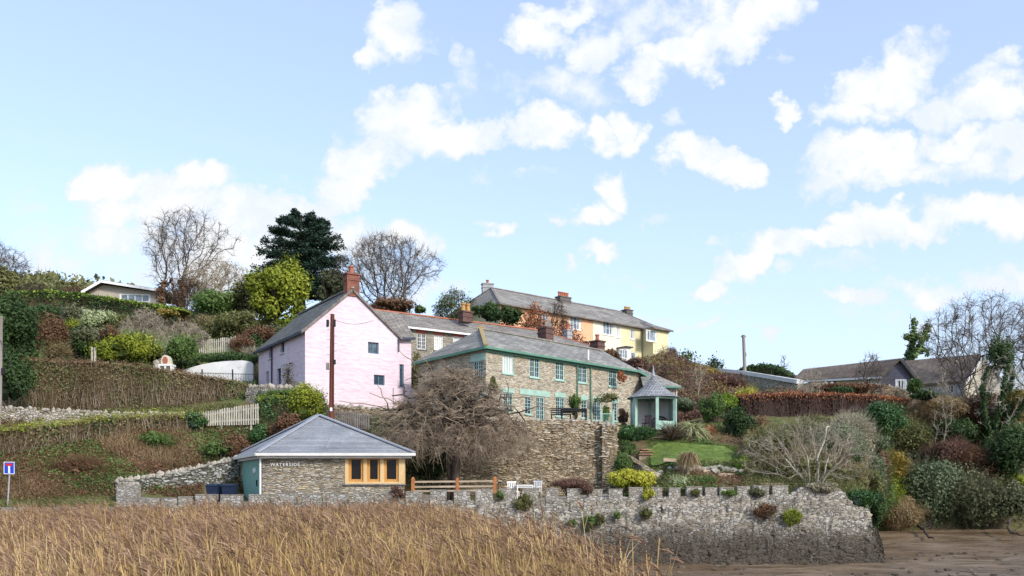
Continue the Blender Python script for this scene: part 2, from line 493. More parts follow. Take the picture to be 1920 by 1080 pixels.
def bricky(name, ang, c1, c2, mortar, bw, bh, slope=1.0, msize=.02, rough=.8, lichen=None, big=None, offs=.5, bmp=.6, spec=.3):
    """brick or slate courses; ang = heading of the wall or eave line; slope = 1/sin(pitch) for roofs"""
    m, T, b, o = newmat(name)
    P = pos(T)
    u = T.vmath('DOT_PRODUCT', P, (math.cos(ang), math.sin(ang), 0))
    sx = T.n('ShaderNodeSeparateXYZ'); T.l(P, sx.inputs[0])
    cm = T.n('ShaderNodeCombineXYZ'); T.l(u, cm.inputs[0]); T.l(T.math('MULTIPLY', sx.outputs[2], slope), cm.inputs[1])
    wv = T.noise(P, .8, 3)
    vec = T.vmath('MULTIPLY_ADD', T.vmath('SUBTRACT', wv.outputs['Color'], (.5, .5, .5)), (.0, bh * .5, 0), cm.outputs[0])
    br = T.n('ShaderNodeTexBrick'); T.l(vec, br.inputs['Vector'])
    br.offset = offs
    br.inputs['Color1'].default_value = c4(c1); br.inputs['Color2'].default_value = c4(c2)
    br.inputs['Mortar'].default_value = c4(mortar)
    br.inputs['Scale'].default_value = 1; br.inputs['Mortar Size'].default_value = msize
    br.inputs['Brick Width'].default_value = bw; br.inputs['Row Height'].default_value = bh
    br.inputs['Mortar Smooth'].default_value = .3
    c = br.outputs[0]
    fn = T.noise(P, 9, 6, .65)
    c = T.mix(.6, c, T.ramp(fn.outputs[0], [(.25, (.55, .55, .55)), (.75, (1.35, 1.35, 1.35))]), 'MULTIPLY')
    bn = T.noise(P, .7, 5, .65)
    c = T.mix(.8, c, T.ramp(bn.outputs[0], [(.3, (.6, .6, .6)), (.7, (1.3, 1.3, 1.27))]), 'MULTIPLY')
    if lichen:
        for (sc_, th, col) in lichen:
            ln = T.noise(P, sc_, 6, .7)
            c = T.mix(T.math('MULTIPLY', T.smooth(ln.outputs[0], th, th + .07), .8), c, col)
    T.l(c, b.inputs['Base Color'])
    b.inputs['Roughness'].default_value = rough
    b.inputs['Specular IOR Level'].default_value = spec
    saw = T.math('FRACT', T.math('DIVIDE', T.math('MULTIPLY', sx.outputs[2], slope), bh))
    h = T.math('ADD', T.math('MULTIPLY', saw, -.5), T.math('ADD', T.math('MULTIPLY', br.outputs['Fac'], -.8), T.math('MULTIPLY', fn.outputs[0], .5)))
    bump(T, b, h, bmp, .03)
    return m
def leafmat(name, cols, rough=.6, trans=.22, spec=.25):
    m = bpy.data.materials.new(name); m.use_nodes = True
    T = NT(m.node_tree)
    out = T.n('ShaderNodeOutputMaterial')
    at = T.n('ShaderNodeAttribute'); at.attribute_name = 'rnd'
    k = len(cols)
    c = T.ramp(at.outputs['Fac'], [(i / max(1, k - 1), cc) for i, cc in enumerate(cols)])
    b = T.n('ShaderNodeBsdfPrincipled'); T.l(c, b.inputs['Base Color'])
    b.inputs['Roughness'].default_value = rough; b.inputs['Specular IOR Level'].default_value = spec
    tr = T.n('ShaderNodeBsdfTranslucent'); T.l(c, tr.inputs[0])
    mx = T.n('ShaderNodeMixShader'); mx.inputs[0].default_value = trans
    T.l(b.outputs[0], mx.inputs[1]); T.l(tr.outputs[0], mx.inputs[2]); T.l(mx.outputs[0], out.inputs[0])
    return m
def glass(name, c=(.025, .03, .035), rough=.06):
    m, T, b, o = newmat(name)
    p = pos(T)
    n = T.noise(p, 2.2, 3)
    T.l(T.ramp(n.outputs[0], [(.4, c), (.65, tuple(x * 2.6 for x in c))]), b.inputs['Base Color'])
    b.inputs['Roughness'].default_value = rough
    b.inputs['Specular IOR Level'].default_value = .6
    bump(T, b, T.noise(p, 1.7, 2).outputs[0], .12, .05)
    return m

M = {}
# stonework
M['seawall'] = stone('sea_wall_stone', [(.33,.30,.26),(.42,.40,.36),(.25,.22,.18),(.5,.48,.44),(.36,.31,.24),(.22,.20,.17)], (.27,.25,.215), 6.5, 1.6,
    tide=(.5, 2.1, (.03,.024,.018), (.09,.066,.045)), moss=(2.2,.60,(.11,.12,.05)), white=(3.4,.61,(.55,.54,.5)))
M['merlon_stone'] = stone('merlon_stone', [(.36,.33,.28),(.45,.42,.37),(.30,.27,.22),(.5,.48,.44)], (.30,.28,.24), 5.5, 1.6, moss=(3,.62,(.1,.11,.05)), white=(4,.6,(.52,.5,.46)), gap=(.01,.07), bmp=.8)
def stonelets(name, cols, tide=None, patches=None):
    m, T, b, o = newmat(name)
    P = pos(T); at = T.n('ShaderNodeAttribute'); at.attribute_name = 'rnd'
    k = len(cols); c = T.ramp(at.outputs['Fac'], [(i / k, cc) for i, cc in enumerate(cols)], 'CONSTANT')
    fn = T.noise(P, 11, 6, .68)
    c = T.mix(.75, c, T.ramp(fn.outputs[0], [(.25, (.45, .44, .42)), (.75, (1.4, 1.4, 1.4))]), 'MULTIPLY')
    bn = T.noise(P, .8, 5, .6)
    c = T.mix(.6, c, T.ramp(bn.outputs[0], [(.3, (.62, .6, .56)), (.7, (1.25, 1.25, 1.25))]), 'MULTIPLY')
    for (ps, th, pc) in patches or ():
        pn = T.noise(T.vmath('MULTIPLY', P, (1, 1, .6)), ps, 6, .7); c = T.mix(T.math('MULTIPLY', T.smooth(pn.outputs[0], th, th + .07), .75), c, pc)
    if tide:
        sx = T.n('ShaderNodeSeparateXYZ'); T.l(P, sx.inputs[0])
        h = T.math('ADD', sx.outputs[2], T.math('MULTIPLY_ADD', bn.outputs[0], 1.6, -.8))
        c = T.mix(T.math('MULTIPLY', T.smooth(h, tide[1], tide[0]), .86), c, T.ramp(fn.outputs[0], [(.35, tide[2]), (.7, tide[3])]))
    T.l(c, b.inputs['Base Color']); b.inputs['Roughness'].default_value = .88; b.inputs['Specular IOR Level'].default_value = .2
    bump(T, b, fn.outputs[0], .5, .03)
    return m
M['sea_stones'] = stonelets('sea_wall_stones', [(.30,.27,.22),(.37,.34,.29),(.25,.22,.18),(.42,.40,.35),(.34,.29,.23),(.46,.44,.39),(.22,.20,.17)], (.7, 2.1, (.02,.016,.012), (.062,.048,.033)), [(.9, .55, (.12, .12, .075)), (2.2, .6, (.15, .14, .10)), (1.3, .64, (.50, .48, .43))])
M['warm_stones'] = stonelets('warm_wall_stones', [(.42,.33,.22),(.52,.43,.31),(.31,.24,.16),(.38,.30,.19),(.58,.51,.40),(.34,.29,.22)], None, [(.55, .585, (.62, .60, .55)), (.7, .61, (.11, .095, .07)), (1.4, .63, (.16, .17, .09))])
M['grey_stones'] = stonelets('grey_wall_stones', [(.22,.22,.19),(.38,.38,.34),(.16,.15,.13),(.48,.48,.44),(.30,.29,.24)])
M['merlon'] = stone('merlon_render', [(.38,.34,.29),(.44,.4,.35),(.33,.3,.26),(.4,.37,.33)], (.30,.27,.23), 3.5, 1.4, moss=(4,.62,(.1,.11,.05)), white=(5,.6,(.55,.53,.49)), gap=(.01,.05), bmp=.6)
M['coping'] = blend('grey_coping', [(.3,(.14,.12,.10)),(.55,(.26,.24,.21)),(.75,(.40,.38,.34))], 3.5, bmp=.5)
M['retain'] = stone('retaining_wall_stone', [(.42,.32,.20),(.52,.42,.29),(.30,.22,.14),(.38,.28,.16),(.58,.50,.37),(.33,.27,.19)], (.16,.12,.08), 4.4, 3.4, white=(1.0,.60,(.62,.59,.54)), moss=(1.6,.66,(.14,.15,.11)), gap=(.01,.08))
M['house'] = stone('house_stone', [(.50,.43,.31),(.58,.51,.39),(.38,.31,.22),(.62,.55,.42),(.45,.38,.28),(.54,.44,.28),(.34,.30,.24)], (.50,.46,.38), 3.5, 2.5, gap=(.01,.10), bmp=.8, patch=(.8,.62,(.42,.38,.29)))
M['boat_stone'] = stone('boathouse_stone', [(.54,.46,.34),(.64,.57,.46),(.30,.24,.18),(.58,.47,.30),(.68,.63,.53),(.46,.40,.32),(.62,.55,.44),(.52,.50,.45)], (.30,.25,.18), 3.0, 5.5, gap=(.02,.10), bmp=1)
M['terr_stone'] = stone('terrace_stone', [(.34,.31,.25),(.42,.38,.3),(.28,.25,.2),(.38,.34,.26)], (.3,.28,.23), 3.0, 2.2, gap=(.02,.1), bmp=.7)
M['rubble'] = stone('dry_rubble', [(.22,.22,.19),(.36,.36,.32),(.15,.14,.12),(.46,.46,.42),(.28,.27,.22)], (.045,.045,.035), 4.2, 1.9, moss=(2.5,.58,(.10,.11,.06)), gap=(.03,.12))
M['pale_rubble'] = stone('pale_rubble', [(.5,.46,.38),(.6,.57,.5),(.36,.32,.25),(.55,.5,.4)], (.2,.17,.12), 4.5, 2.2, moss=(1.6,.55,(.2,.17,.07)), gap=(.03,.12))
M['loose'] = blend('loose_stone', [(.3,(.20,.18,.14)),(.5,(.36,.32,.26)),(.72,(.52,.49,.42))], 2.2, bmp=.4)
M['boulder'] = blend('lichen_boulder', [(.3,(.16,.16,.15)),(.5,(.33,.33,.31)),(.7,(.5,.5,.48))], 2.2, bmp=.7, bscale=9)
# walls and trim
def pinkwall():
    m, T, b, o = newmat('pink_limewash')
    P = pos(T)
    v = T.vmath('MULTIPLY', P, (1, 1, 3.2))
    n = T.noise(v, 1.5, 6, .65, .6)
    n2 = T.noise(P, .35, 4)
    c = T.ramp(n.outputs[0], [(.3, (.60, .445, .505)), (.5, (.66, .53, .58)), (.7, (.69, .60, .63))])
    c = T.mix(T.math('MULTIPLY', T.smooth(n2.outputs[0], .42, .62), .6), c, (.65, .60, .63))
    n4 = T.noise(P, 3.2, 6, .7)
    n6 = T.noise(T.vmath('MULTIPLY', P, (1, 1, .18)), 1.6, 5, .65)
    c = T.mix(T.math('MULTIPLY', T.smooth(n6.outputs[0], .55, .72), .45), c, (.50, .43, .46))
    c = T.mix(T.math('MULTIPLY', T.smooth(n4.outputs[0], .64, .74), .5), c, (.56, .44, .50))
    T.l(c, b.inputs['Base Color'])
    b.inputs['Roughness'].default_value = .85
    vo = T.n('ShaderNodeTexVoronoi', feature='SMOOTH_F1'); vo.inputs['Scale'].default_value = 1.9
    T.l(T.vmath('MULTIPLY_ADD', T.vmath('SUBTRACT', n.outputs['Color'], (.5, .5, .5)), (.6, .6, .6), v), vo.inputs['Vector'])
    bump(T, b, T.math('ADD', vo.outputs['Distance'], T.math('MULTIPLY', n.outputs[0], .6)), .45, .07)
    return m
M['pink'] = pinkwall()
M['white_render'] = blend('white_render', [(.3,(.52,.54,.54)),(.6,(.66,.66,.65)),(.8,(.74,.73,.71))], 1.2, bmp=.15, second=(2.2,.62,.75,(.45,.46,.42)))
M['orange_render'] = plain('orange_render', (.74,.42,.24), .85, .08, 1.2)
M['cream_render'] = plain('cream_render', (.70,.66,.53), .85, .08, 1.2)
M['yellow_render'] = plain('yellow_render', (.66,.60,.37), .85, .08, 1.2)
M['bungalow_cream'] = plain('bungalow_cream', (.66,.6,.48), .85, .1, 1.2)
M['beige_board'] = plain('beige_board', (.42,.37,.31), .8, .08, 1.2)
M['slate_blue_board'] = bricky('slate_blue_board', .5, (.13,.13,.17), (.15,.15,.19), (.08,.08,.11), 4, .16, msize=.012, bmp=.5)
M['white_paint'] = plain('white_paint', (.78,.78,.76), .5, .05, 3)
M['gutter_white'] = plain('gutter_white', (.72,.70,.66), .5, .08, 3)
M['gutter_green'] = plain('gutter_green', (.10,.235,.17), .6, .14, 3)
M['green_paint'] = plain('sage_green_paint', (.32,.48,.40), .6, .14, 3)
M['pale_green'] = plain('pale_green_paint', (.42,.58,.53), .6, .1, 3)
M['shutter'] = plain('blind_grey_green', (.42,.53,.54), .7, .1, 3)
M['deep_green'] = plain('deep_green_paint', (.06,.20,.14), .5, .12, 3)
M['teal'] = plain('teal_door_paint', (.21,.40,.335), .55, .07, 1.5)
M['navy'] = plain('navy_paint', (.035,.045,.075), .5, .1, 3)
M['blue_frame'] = plain('blue_grey_frame', (.09,.14,.2), .5, .1, 3)
M['dark'] = plain('dark_metal', (.02,.02,.024), .5, .1, 3)
M['bin'] = plain('navy_plastic', (.012,.022,.05), .45, .1, 3)
M['oak'] = blend('oak', [(.3,(.44,.21,.05)),(.5,(.53,.27,.075)),(.7,(.60,.33,.11))], 2.0, .6, squash=(1,1,.3), bmp=.2)
M['oak_pale'] = blend('oak_pale', [(.3,(.60,.39,.17)),(.5,(.67,.46,.22)),(.7,(.72,.53,.29))], 2.0, .6, squash=(1,1,.3), bmp=.2)
M['rail_post'] = blend('orange_post', [(.3,(.24,.09,.03)),(.55,(.42,.17,.06)),(.75,(.5,.25,.1))], 3.0, .8, bmp=.3)
M['rail_wood'] = blend('weathered_rail', [(.3,(.28,.21,.14)),(.55,(.44,.35,.25)),(.75,(.56,.47,.36))], 2.6, .8, squash=(.3,1,1), bmp=.3)
M['picket'] = blend('weathered_picket', [(.3,(.34,.31,.25)),(.55,(.5,.46,.38)),(.75,(.6,.57,.5))], 2.6, .8, bmp=.3)
M['picket_dark'] = blend('grey_picket', [(.3,(.10,.085,.075)),(.55,(.2,.175,.16)),(.75,(.3,.27,.25))], 2.6, .8, bmp=.3)
M['pole'] = blend('creosoted_pole', [(.3,(.095,.028,.018)),(.55,(.16,.05,.03)),(.75,(.22,.08,.05))], 3.0, .8, squash=(1,1,.15), bmp=.4)
M['pole_grey'] = blend('grey_pole', [(.3,(.17,.15,.13)),(.7,(.34,.31,.28))], 3.0, .8, squash=(1,1,.15), bmp=.4)
M['metal'] = plain('galvanised', (.42,.43,.44), .45, .1, 6, metal=.4)
M['sign_blue'] = plain('sign_blue', (.015,.06,.5), .4, .03, 3)
M['sign_red'] = plain('sign_red', (.6,.02,.03), .4, .03, 3)
M['terracotta'] = plain('terracotta', (.38,.13,.075), .8, .18, 6)
M['pot_yellow'] = plain('lichen_pot', (.46,.26,.09), .8, .2, 6)
M['brick_lintel'] = plain('brick_lintel', (.42,.11,.07), .8, .3, 9)
BR = math.radians(45)
M['brick'] = bricky('chimney_brick', .58, (.36,.115,.07), (.24,.075,.05), (.20,.14,.11), .23, .08, msize=.012, bmp=.5)
M['brick_old'] = bricky('old_brick', BR, (.17,.075,.06), (.10,.05,.042), (.13,.10,.09), .23, .08, msize=.014, bmp=.5, lichen=[(3,.62,(.3,.27,.22))])
M['grey_chimney'] = plain('grey_render', (.34,.34,.34), .85, .2, 2)
M['grey_chimney_dark'] = plain('dark_render', (.13,.12,.11), .85, .25, 2)
M['lichen_orange'] = blend('orange_lichen_tile', [(.38,(.24,.22,.18)),(.5,(.40,.28,.10)),(.62,(.30,.27,.2)),(.75,(.5,.36,.12))], 5, bmp=.5)
# roofs
M['slate_new'] = bricky('new_slate', 0, (.25,.262,.285), (.34,.352,.375), (.13,.135,.15), 9, .15, 2.2, .012, .6, bmp=.8, spec=.4)
M['slate_new_left'] = bricky('new_slate_left', math.atan2(7, -3.6), (.25,.262,.285), (.34,.352,.375), (.13,.135,.15), 9, .15, 2.2, .012, .6, bmp=.8, spec=.4)
M['hip_tile'] = plain('hip_tile', (.33,.35,.39), .55, .08, 4)
M['slate_house'] = bricky('cottage_slate', BR, (.22,.215,.195), (.34,.33,.30), (.09,.085,.08), .7, .24, 2.0, .028, .8, lichen=[(1.2,.56,(.40,.39,.34)),(5,.60,(.42,.40,.30)),(2.4,.62,(.14,.13,.12))])
M['slate_pink'] = bricky('dark_slate', math.atan2(.835, -.549), (.10,.10,.092), (.18,.175,.16), (.045,.045,.04), .5, .24, 1.5, .03, .8, lichen=[(6,.60,(.48,.47,.42)),(1.5,.6,(.24,.235,.2))])
M['slate_mid'] = bricky('old_slate', .581, (.21,.19,.17), (.31,.28,.25), (.09,.08,.075), .7, .24, 2.0, .028, .8, lichen=[(1.1,.58,(.38,.35,.30)),(5,.62,(.4,.37,.3))])
M['slate_up'] = bricky('upper_slate', .675, (.23,.21,.19), (.33,.31,.28), (.12,.11,.10), .9, .3, 2.0, .03, .8, lichen=[(1,.58,(.38,.36,.32)),(3,.62,(.17,.16,.14))])
M['tile_brown'] = bricky('brown_tile', .0, (.17,.125,.095), (.24,.18,.14), (.10,.075,.06), .3, .26, 2.0, .02, .85, lichen=[(.9,.56,(.12,.115,.05)),(4,.66,(.3,.26,.2))])
M['tile_witch'] = bricky('shingle_grey', 0.0, (.27,.28,.29), (.38,.39,.40), (.11,.11,.12), .16, .13, 1.2, .02, .7, lichen=[(6,.6,(.5,.5,.5))])
M['ridge_red'] = plain('ridge_red', (.42,.16,.10), .8, .25, 3)
M['felt'] = plain('roof_felt', (.10,.10,.11), .8, .2, 3)
# ground
M['earth'] = blend('hillside_ground', [(.28,(.07,.05,.028)),(.45,(.14,.11,.055)),(.6,(.11,.14,.045)),(.78,(.22,.18,.10))], .35, .95, bmp=.9, bdist=.15, bscale=4)
M['lawn'] = blend('lawn_grass', [(.3,(.07,.09,.025)),(.5,(.12,.18,.035)),(.7,(.21,.25,.08))], 2.6, .9, bmp=.8, bdist=.06, bscale=14)
M['yard'] = blend('yard_gravel', [(.3,(.16,.14,.12)),(.5,(.28,.25,.21)),(.7,(.38,.35,.31))], 2.2, .9, bmp=.5)
M['tarmac'] = blend('lane_tarmac', [(.3,(.07,.07,.07)),(.7,(.16,.155,.15))], 3, .9, bmp=.4)
# glass
M['pane'] = glass('window_pane')
M['pane_black'] = plain('dark_pane', (.012,.010,.010), .15, .2, 2, spec=.25, bmp=0)
M['pane_bright'] = glass('window_pane_bright', (.10, .13, .16), .1)
M['pane_blue'] = glass('window_pane_blue', (.03, .05, .07), .08)
M['curtain'] = plain('net_curtain', (.62,.64,.62), .9, .1, 6)
# bark
M['bark'] = blend('bark_brown', [(.3,(.035,.026,.02)),(.6,(.085,.066,.05)),(.8,(.14,.115,.09))], 4, squash=(1,1,.3), bmp=.6)
M['bark_twig'] = blend('bark_twig_tan', [(.3,(.12,.09,.062)),(.5,(.25,.19,.135)),(.75,(.44,.36,.27))], 2.2, bmp=.3)
M['bark_grey'] = blend('bark_grey', [(.3,(.19,.155,.11)),(.55,(.34,.29,.22)),(.75,(.48,.43,.35))], 3, bmp=.4)
M['bark_pale'] = blend('bark_pale', [(.3,(.30,.27,.20)),(.55,(.48,.45,.36)),(.75,(.62,.59,.50))], 3, bmp=.4)
M['bark_far'] = blend('bark_far', [(.3,(.06,.045,.04)),(.55,(.12,.10,.085)),(.75,(.2,.17,.14))], 2, bmp=.3)
# leaves
def LM(k, cols, **kw): M[k] = leafmat(k, cols, **kw)
LM('dark_evergreen', [(.014,.028,.010),(.03,.06,.018),(.055,.10,.028),(.10,.16,.055)])
LM('glossy_green', [(.014,.036,.012),(.028,.075,.02),(.06,.14,.035),(.15,.26,.09)], rough=.4, spec=.4)
LM('mid_green', [(.03,.055,.015),(.065,.12,.028),(.12,.19,.05),(.20,.28,.09)])
LM('lime', [(.05,.09,.01),(.13,.20,.02),(.24,.34,.035),(.36,.44,.07)])
LM('yellow_green', [(.06,.085,.01),(.15,.19,.02),(.27,.31,.03),(.40,.40,.06)])
LM('gold', [(.12,.14,.01),(.32,.34,.03),(.52,.50,.06),(.68,.64,.16)])
LM('cedar', [(.014,.032,.022),(.028,.058,.04),(.05,.09,.062),(.085,.135,.095)])
LM('variegated', [(.10,.14,.05),(.24,.30,.12),(.42,.46,.26),(.55,.57,.38)])
LM('hedge_twig', [(.07,.05,.025),(.155,.115,.055),(.25,.20,.10),(.36,.31,.18)])
LM('red_brown', [(.04,.028,.015),(.10,.055,.028),(.18,.095,.05),(.26,.17,.09)])
LM('dusky', [(.035,.045,.02),(.08,.092,.042),(.15,.155,.08),(.25,.24,.15)])
LM('copper', [(.09,.03,.014),(.22,.075,.03),(.38,.14,.055),(.52,.25,.12)])
LM('copper_dark', [(.025,.010,.008),(.05,.022,.015),(.09,.038,.024),(.14,.06,.036)])
LM('olive', [(.045,.05,.015),(.10,.105,.035),(.17,.175,.06),(.27,.26,.12)])
LM('sage', [(.04,.06,.026),(.09,.125,.06),(.17,.21,.115),(.30,.35,.22)])
LM('dead', [(.10,.065,.03),(.22,.15,.07),(.38,.28,.15),(.54,.43,.27)])
LM('bracken', [(.045,.024,.013),(.11,.057,.03),(.20,.11,.06),(.33,.21,.12)])
LM('ochre', [(.09,.07,.02),(.20,.15,.03),(.33,.24,.05),(.46,.36,.11)])
LM('orange_leaf', [(.16,.05,.02),(.32,.10,.035),(.46,.17,.07),(.5,.25,.14)])
LM('grey_twig', [(.13,.11,.065),(.25,.22,.145),(.38,.34,.24),(.50,.46,.36)])
LM('bramble_purple', [(.045,.022,.016),(.10,.05,.036),(.18,.10,.07),(.27,.17,.12)])
LM('grass_blade', [(.05,.09,.015),(.10,.17,.03),(.18,.26,.06),(.28,.34,.12)])
LM('reed_leaf', [(.22,.135,.05),(.38,.25,.10),(.55,.385,.17),(.70,.54,.30)], trans=.15)
LM('reed_plume', [(.12,.07,.045),(.22,.13,.08),(.35,.22,.135),(.52,.37,.25)], trans=.2)
LM('flax_stripe', [(.16,.18,.06),(.36,.37,.17),(.52,.52,.28),(.62,.62,.4)])
LM('flax_purple', [(.04,.03,.02),(.09,.06,.04),(.16,.12,.08),(.26,.22,.14)])
# ------------------------------------------------------------------ terrain
def build_terrain():
    pxs = np.unique(np.concatenate([np.arange(-700, 2601, 10), [1628, 1634]]))
    Ds = np.unique(np.concatenate([np.arange(38, 41, .1), np.arange(41, 62, .3), np.arange(62, 100, .8), np.arange(100, 201, 6)] + [c for c in _tcD]))
    PX, DD = np.meshgrid(pxs, Ds)
    ZZ = tz(PX, DD)
    n = RS.normal(size=ZZ.shape) * .035
    ZZ = ZZ + n * (DD > 46) - .004
    V = np.stack([(PX - 960) / F * DD, DD, ZZ], -1).reshape(-1, 3)
    nr, ncl = ZZ.shape
    i, j = np.meshgrid(np.arange(nr - 1), np.arange(ncl - 1), indexing='ij')
    a = i * ncl + j
    L = np.stack([a, a + 1, a + ncl + 1, a + ncl], -1).reshape(-1)
    m = MB().add(V, L, np.full(len(L) // 4, 4))
    tag(m.build('hillside', M['earth'], None, smooth=True), kind='structure')
build_terrain()

# mud flat: one big sheet with real ripples near the camera
def mudmat():
    m, T, b, o = newmat('river_mud')
    P = pos(T)
    v = T.vmath('MULTIPLY', P, (.35, 1, 1))
    n = T.noise(v, .55, 7, .65, .4)
    c = T.ramp(n.outputs[0], [(.3, (.085, .052, .028)), (.5, (.18, .12, .07)), (.7, (.28, .21, .14))])
    n2 = T.noise(v, 3.2, 6, .7)
    c = T.mix(T.smooth(n2.outputs[0], .58, .66), c, (.04, .032, .024))
    n3 = T.noise(P, 7, 4, .7)
    c = T.mix(T.smooth(n3.outputs[0], .70, .74), c, (.30, .25, .18))
    T.l(c, b.inputs['Base Color'])
    T.l(T.ramp(T.noise(v, 1.2, 5).outputs[0], [(.4, .16), (.6, .6)]), b.inputs['Roughness'])
    b.inputs['Specular IOR Level'].default_value = .4
    bump(T, b, T.math('ADD', n.outputs[0], T.math('MULTIPLY', n2.outputs[0], .5)), .8, .12)
    return m
M['mud'] = mudmat()
def build_mud():
    xs = np.concatenate([[-1500, -600, -200, -80], np.arange(-40, 60, .5), [80, 200, 600, 1500]])
    ys = np.concatenate([[-300, -100, -20], np.arange(0, 62, .5), [80, 200, 600, 1500, 3000]])
    XX, YY = np.meshgrid(xs, ys)
    ZZ = .10 * np.sin(YY * .9 + 1.3 * np.sin(XX * .21)) * np.sin(XX * .23 + YY * .11) + RS.normal(size=XX.shape) * .02
    ZZ = np.where((np.abs(XX) > 60) | (YY > 62), -.6, ZZ) - .1
    ZZ = ZZ + np.where(XX > 14, np.clip((YY - 44) / 14, 0, 1.15), 0) * .55
    ZZ = np.where((YY > 40) & (XX < 14), -.7, ZZ)
    V = np.stack([XX, YY, ZZ], -1).reshape(-1, 3)
    nr, ncl = XX.shape
    i, j = np.meshgrid(np.arange(nr - 1), np.arange(ncl - 1), indexing='ij')
    a = i * ncl + j
    L = np.stack([a, a + 1, a + ncl + 1, a + ncl], -1).reshape(-1)
    tag(MB().add(V, L, np.full(len(L) // 4, 4)).build('mud_flat', M['mud'], smooth=True), kind='structure')
build_mud()

def sheet(name, mat, pxr, Dr, lift, kind='structure', step=(8, .3), edge=.0):
    pxs = np.arange(pxr[0], pxr[1] + 1, step[0]); Ds = np.arange(Dr[0], Dr[1] + .01, step[1])
    PX, DD = np.meshgrid(pxs, Ds)
    w = RS.normal(size=PX.shape) * edge
    if 'lawn' in name:
        mid = (pxr[0] + pxr[1]) / 2; fd = (DD - Dr[0]) / (Dr[1] - Dr[0])
        PX = mid + (PX - mid) * (.72 + .28 * np.sin(PI * np.clip(fd, .0, 1)) ** .5 + .05 * np.sin(DD * 3.1))
    V = np.stack([(PX - 960) / F * DD, DD, tz(PX, DD) + lift + w * .3], -1).reshape(-1, 3)
    nr, ncl = PX.shape
    i, j = np.meshgrid(np.arange(nr - 1), np.arange(ncl - 1), indexing='ij')
    a = i * ncl + j
    L = np.stack([a, a + 1, a + ncl + 1, a + ncl], -1).reshape(-1)
    return tag(MB().add(V, L, np.full(len(L) // 4, 4)).build(name, mat, smooth=True), kind=kind)
sheet('upper_lawn', M['lawn'], (215, 455), (64, 84), .09)
sheet('garden_lawn', M['lawn'], (1216, 1380), (42.8, 46.2), .09)
sheet('terrace_paving', M['yard'], (770, 1150), (38.9, 44), .09)
sheet('boathouse_yard', M['yard'], (217, 770), (40.6, 43), .09)

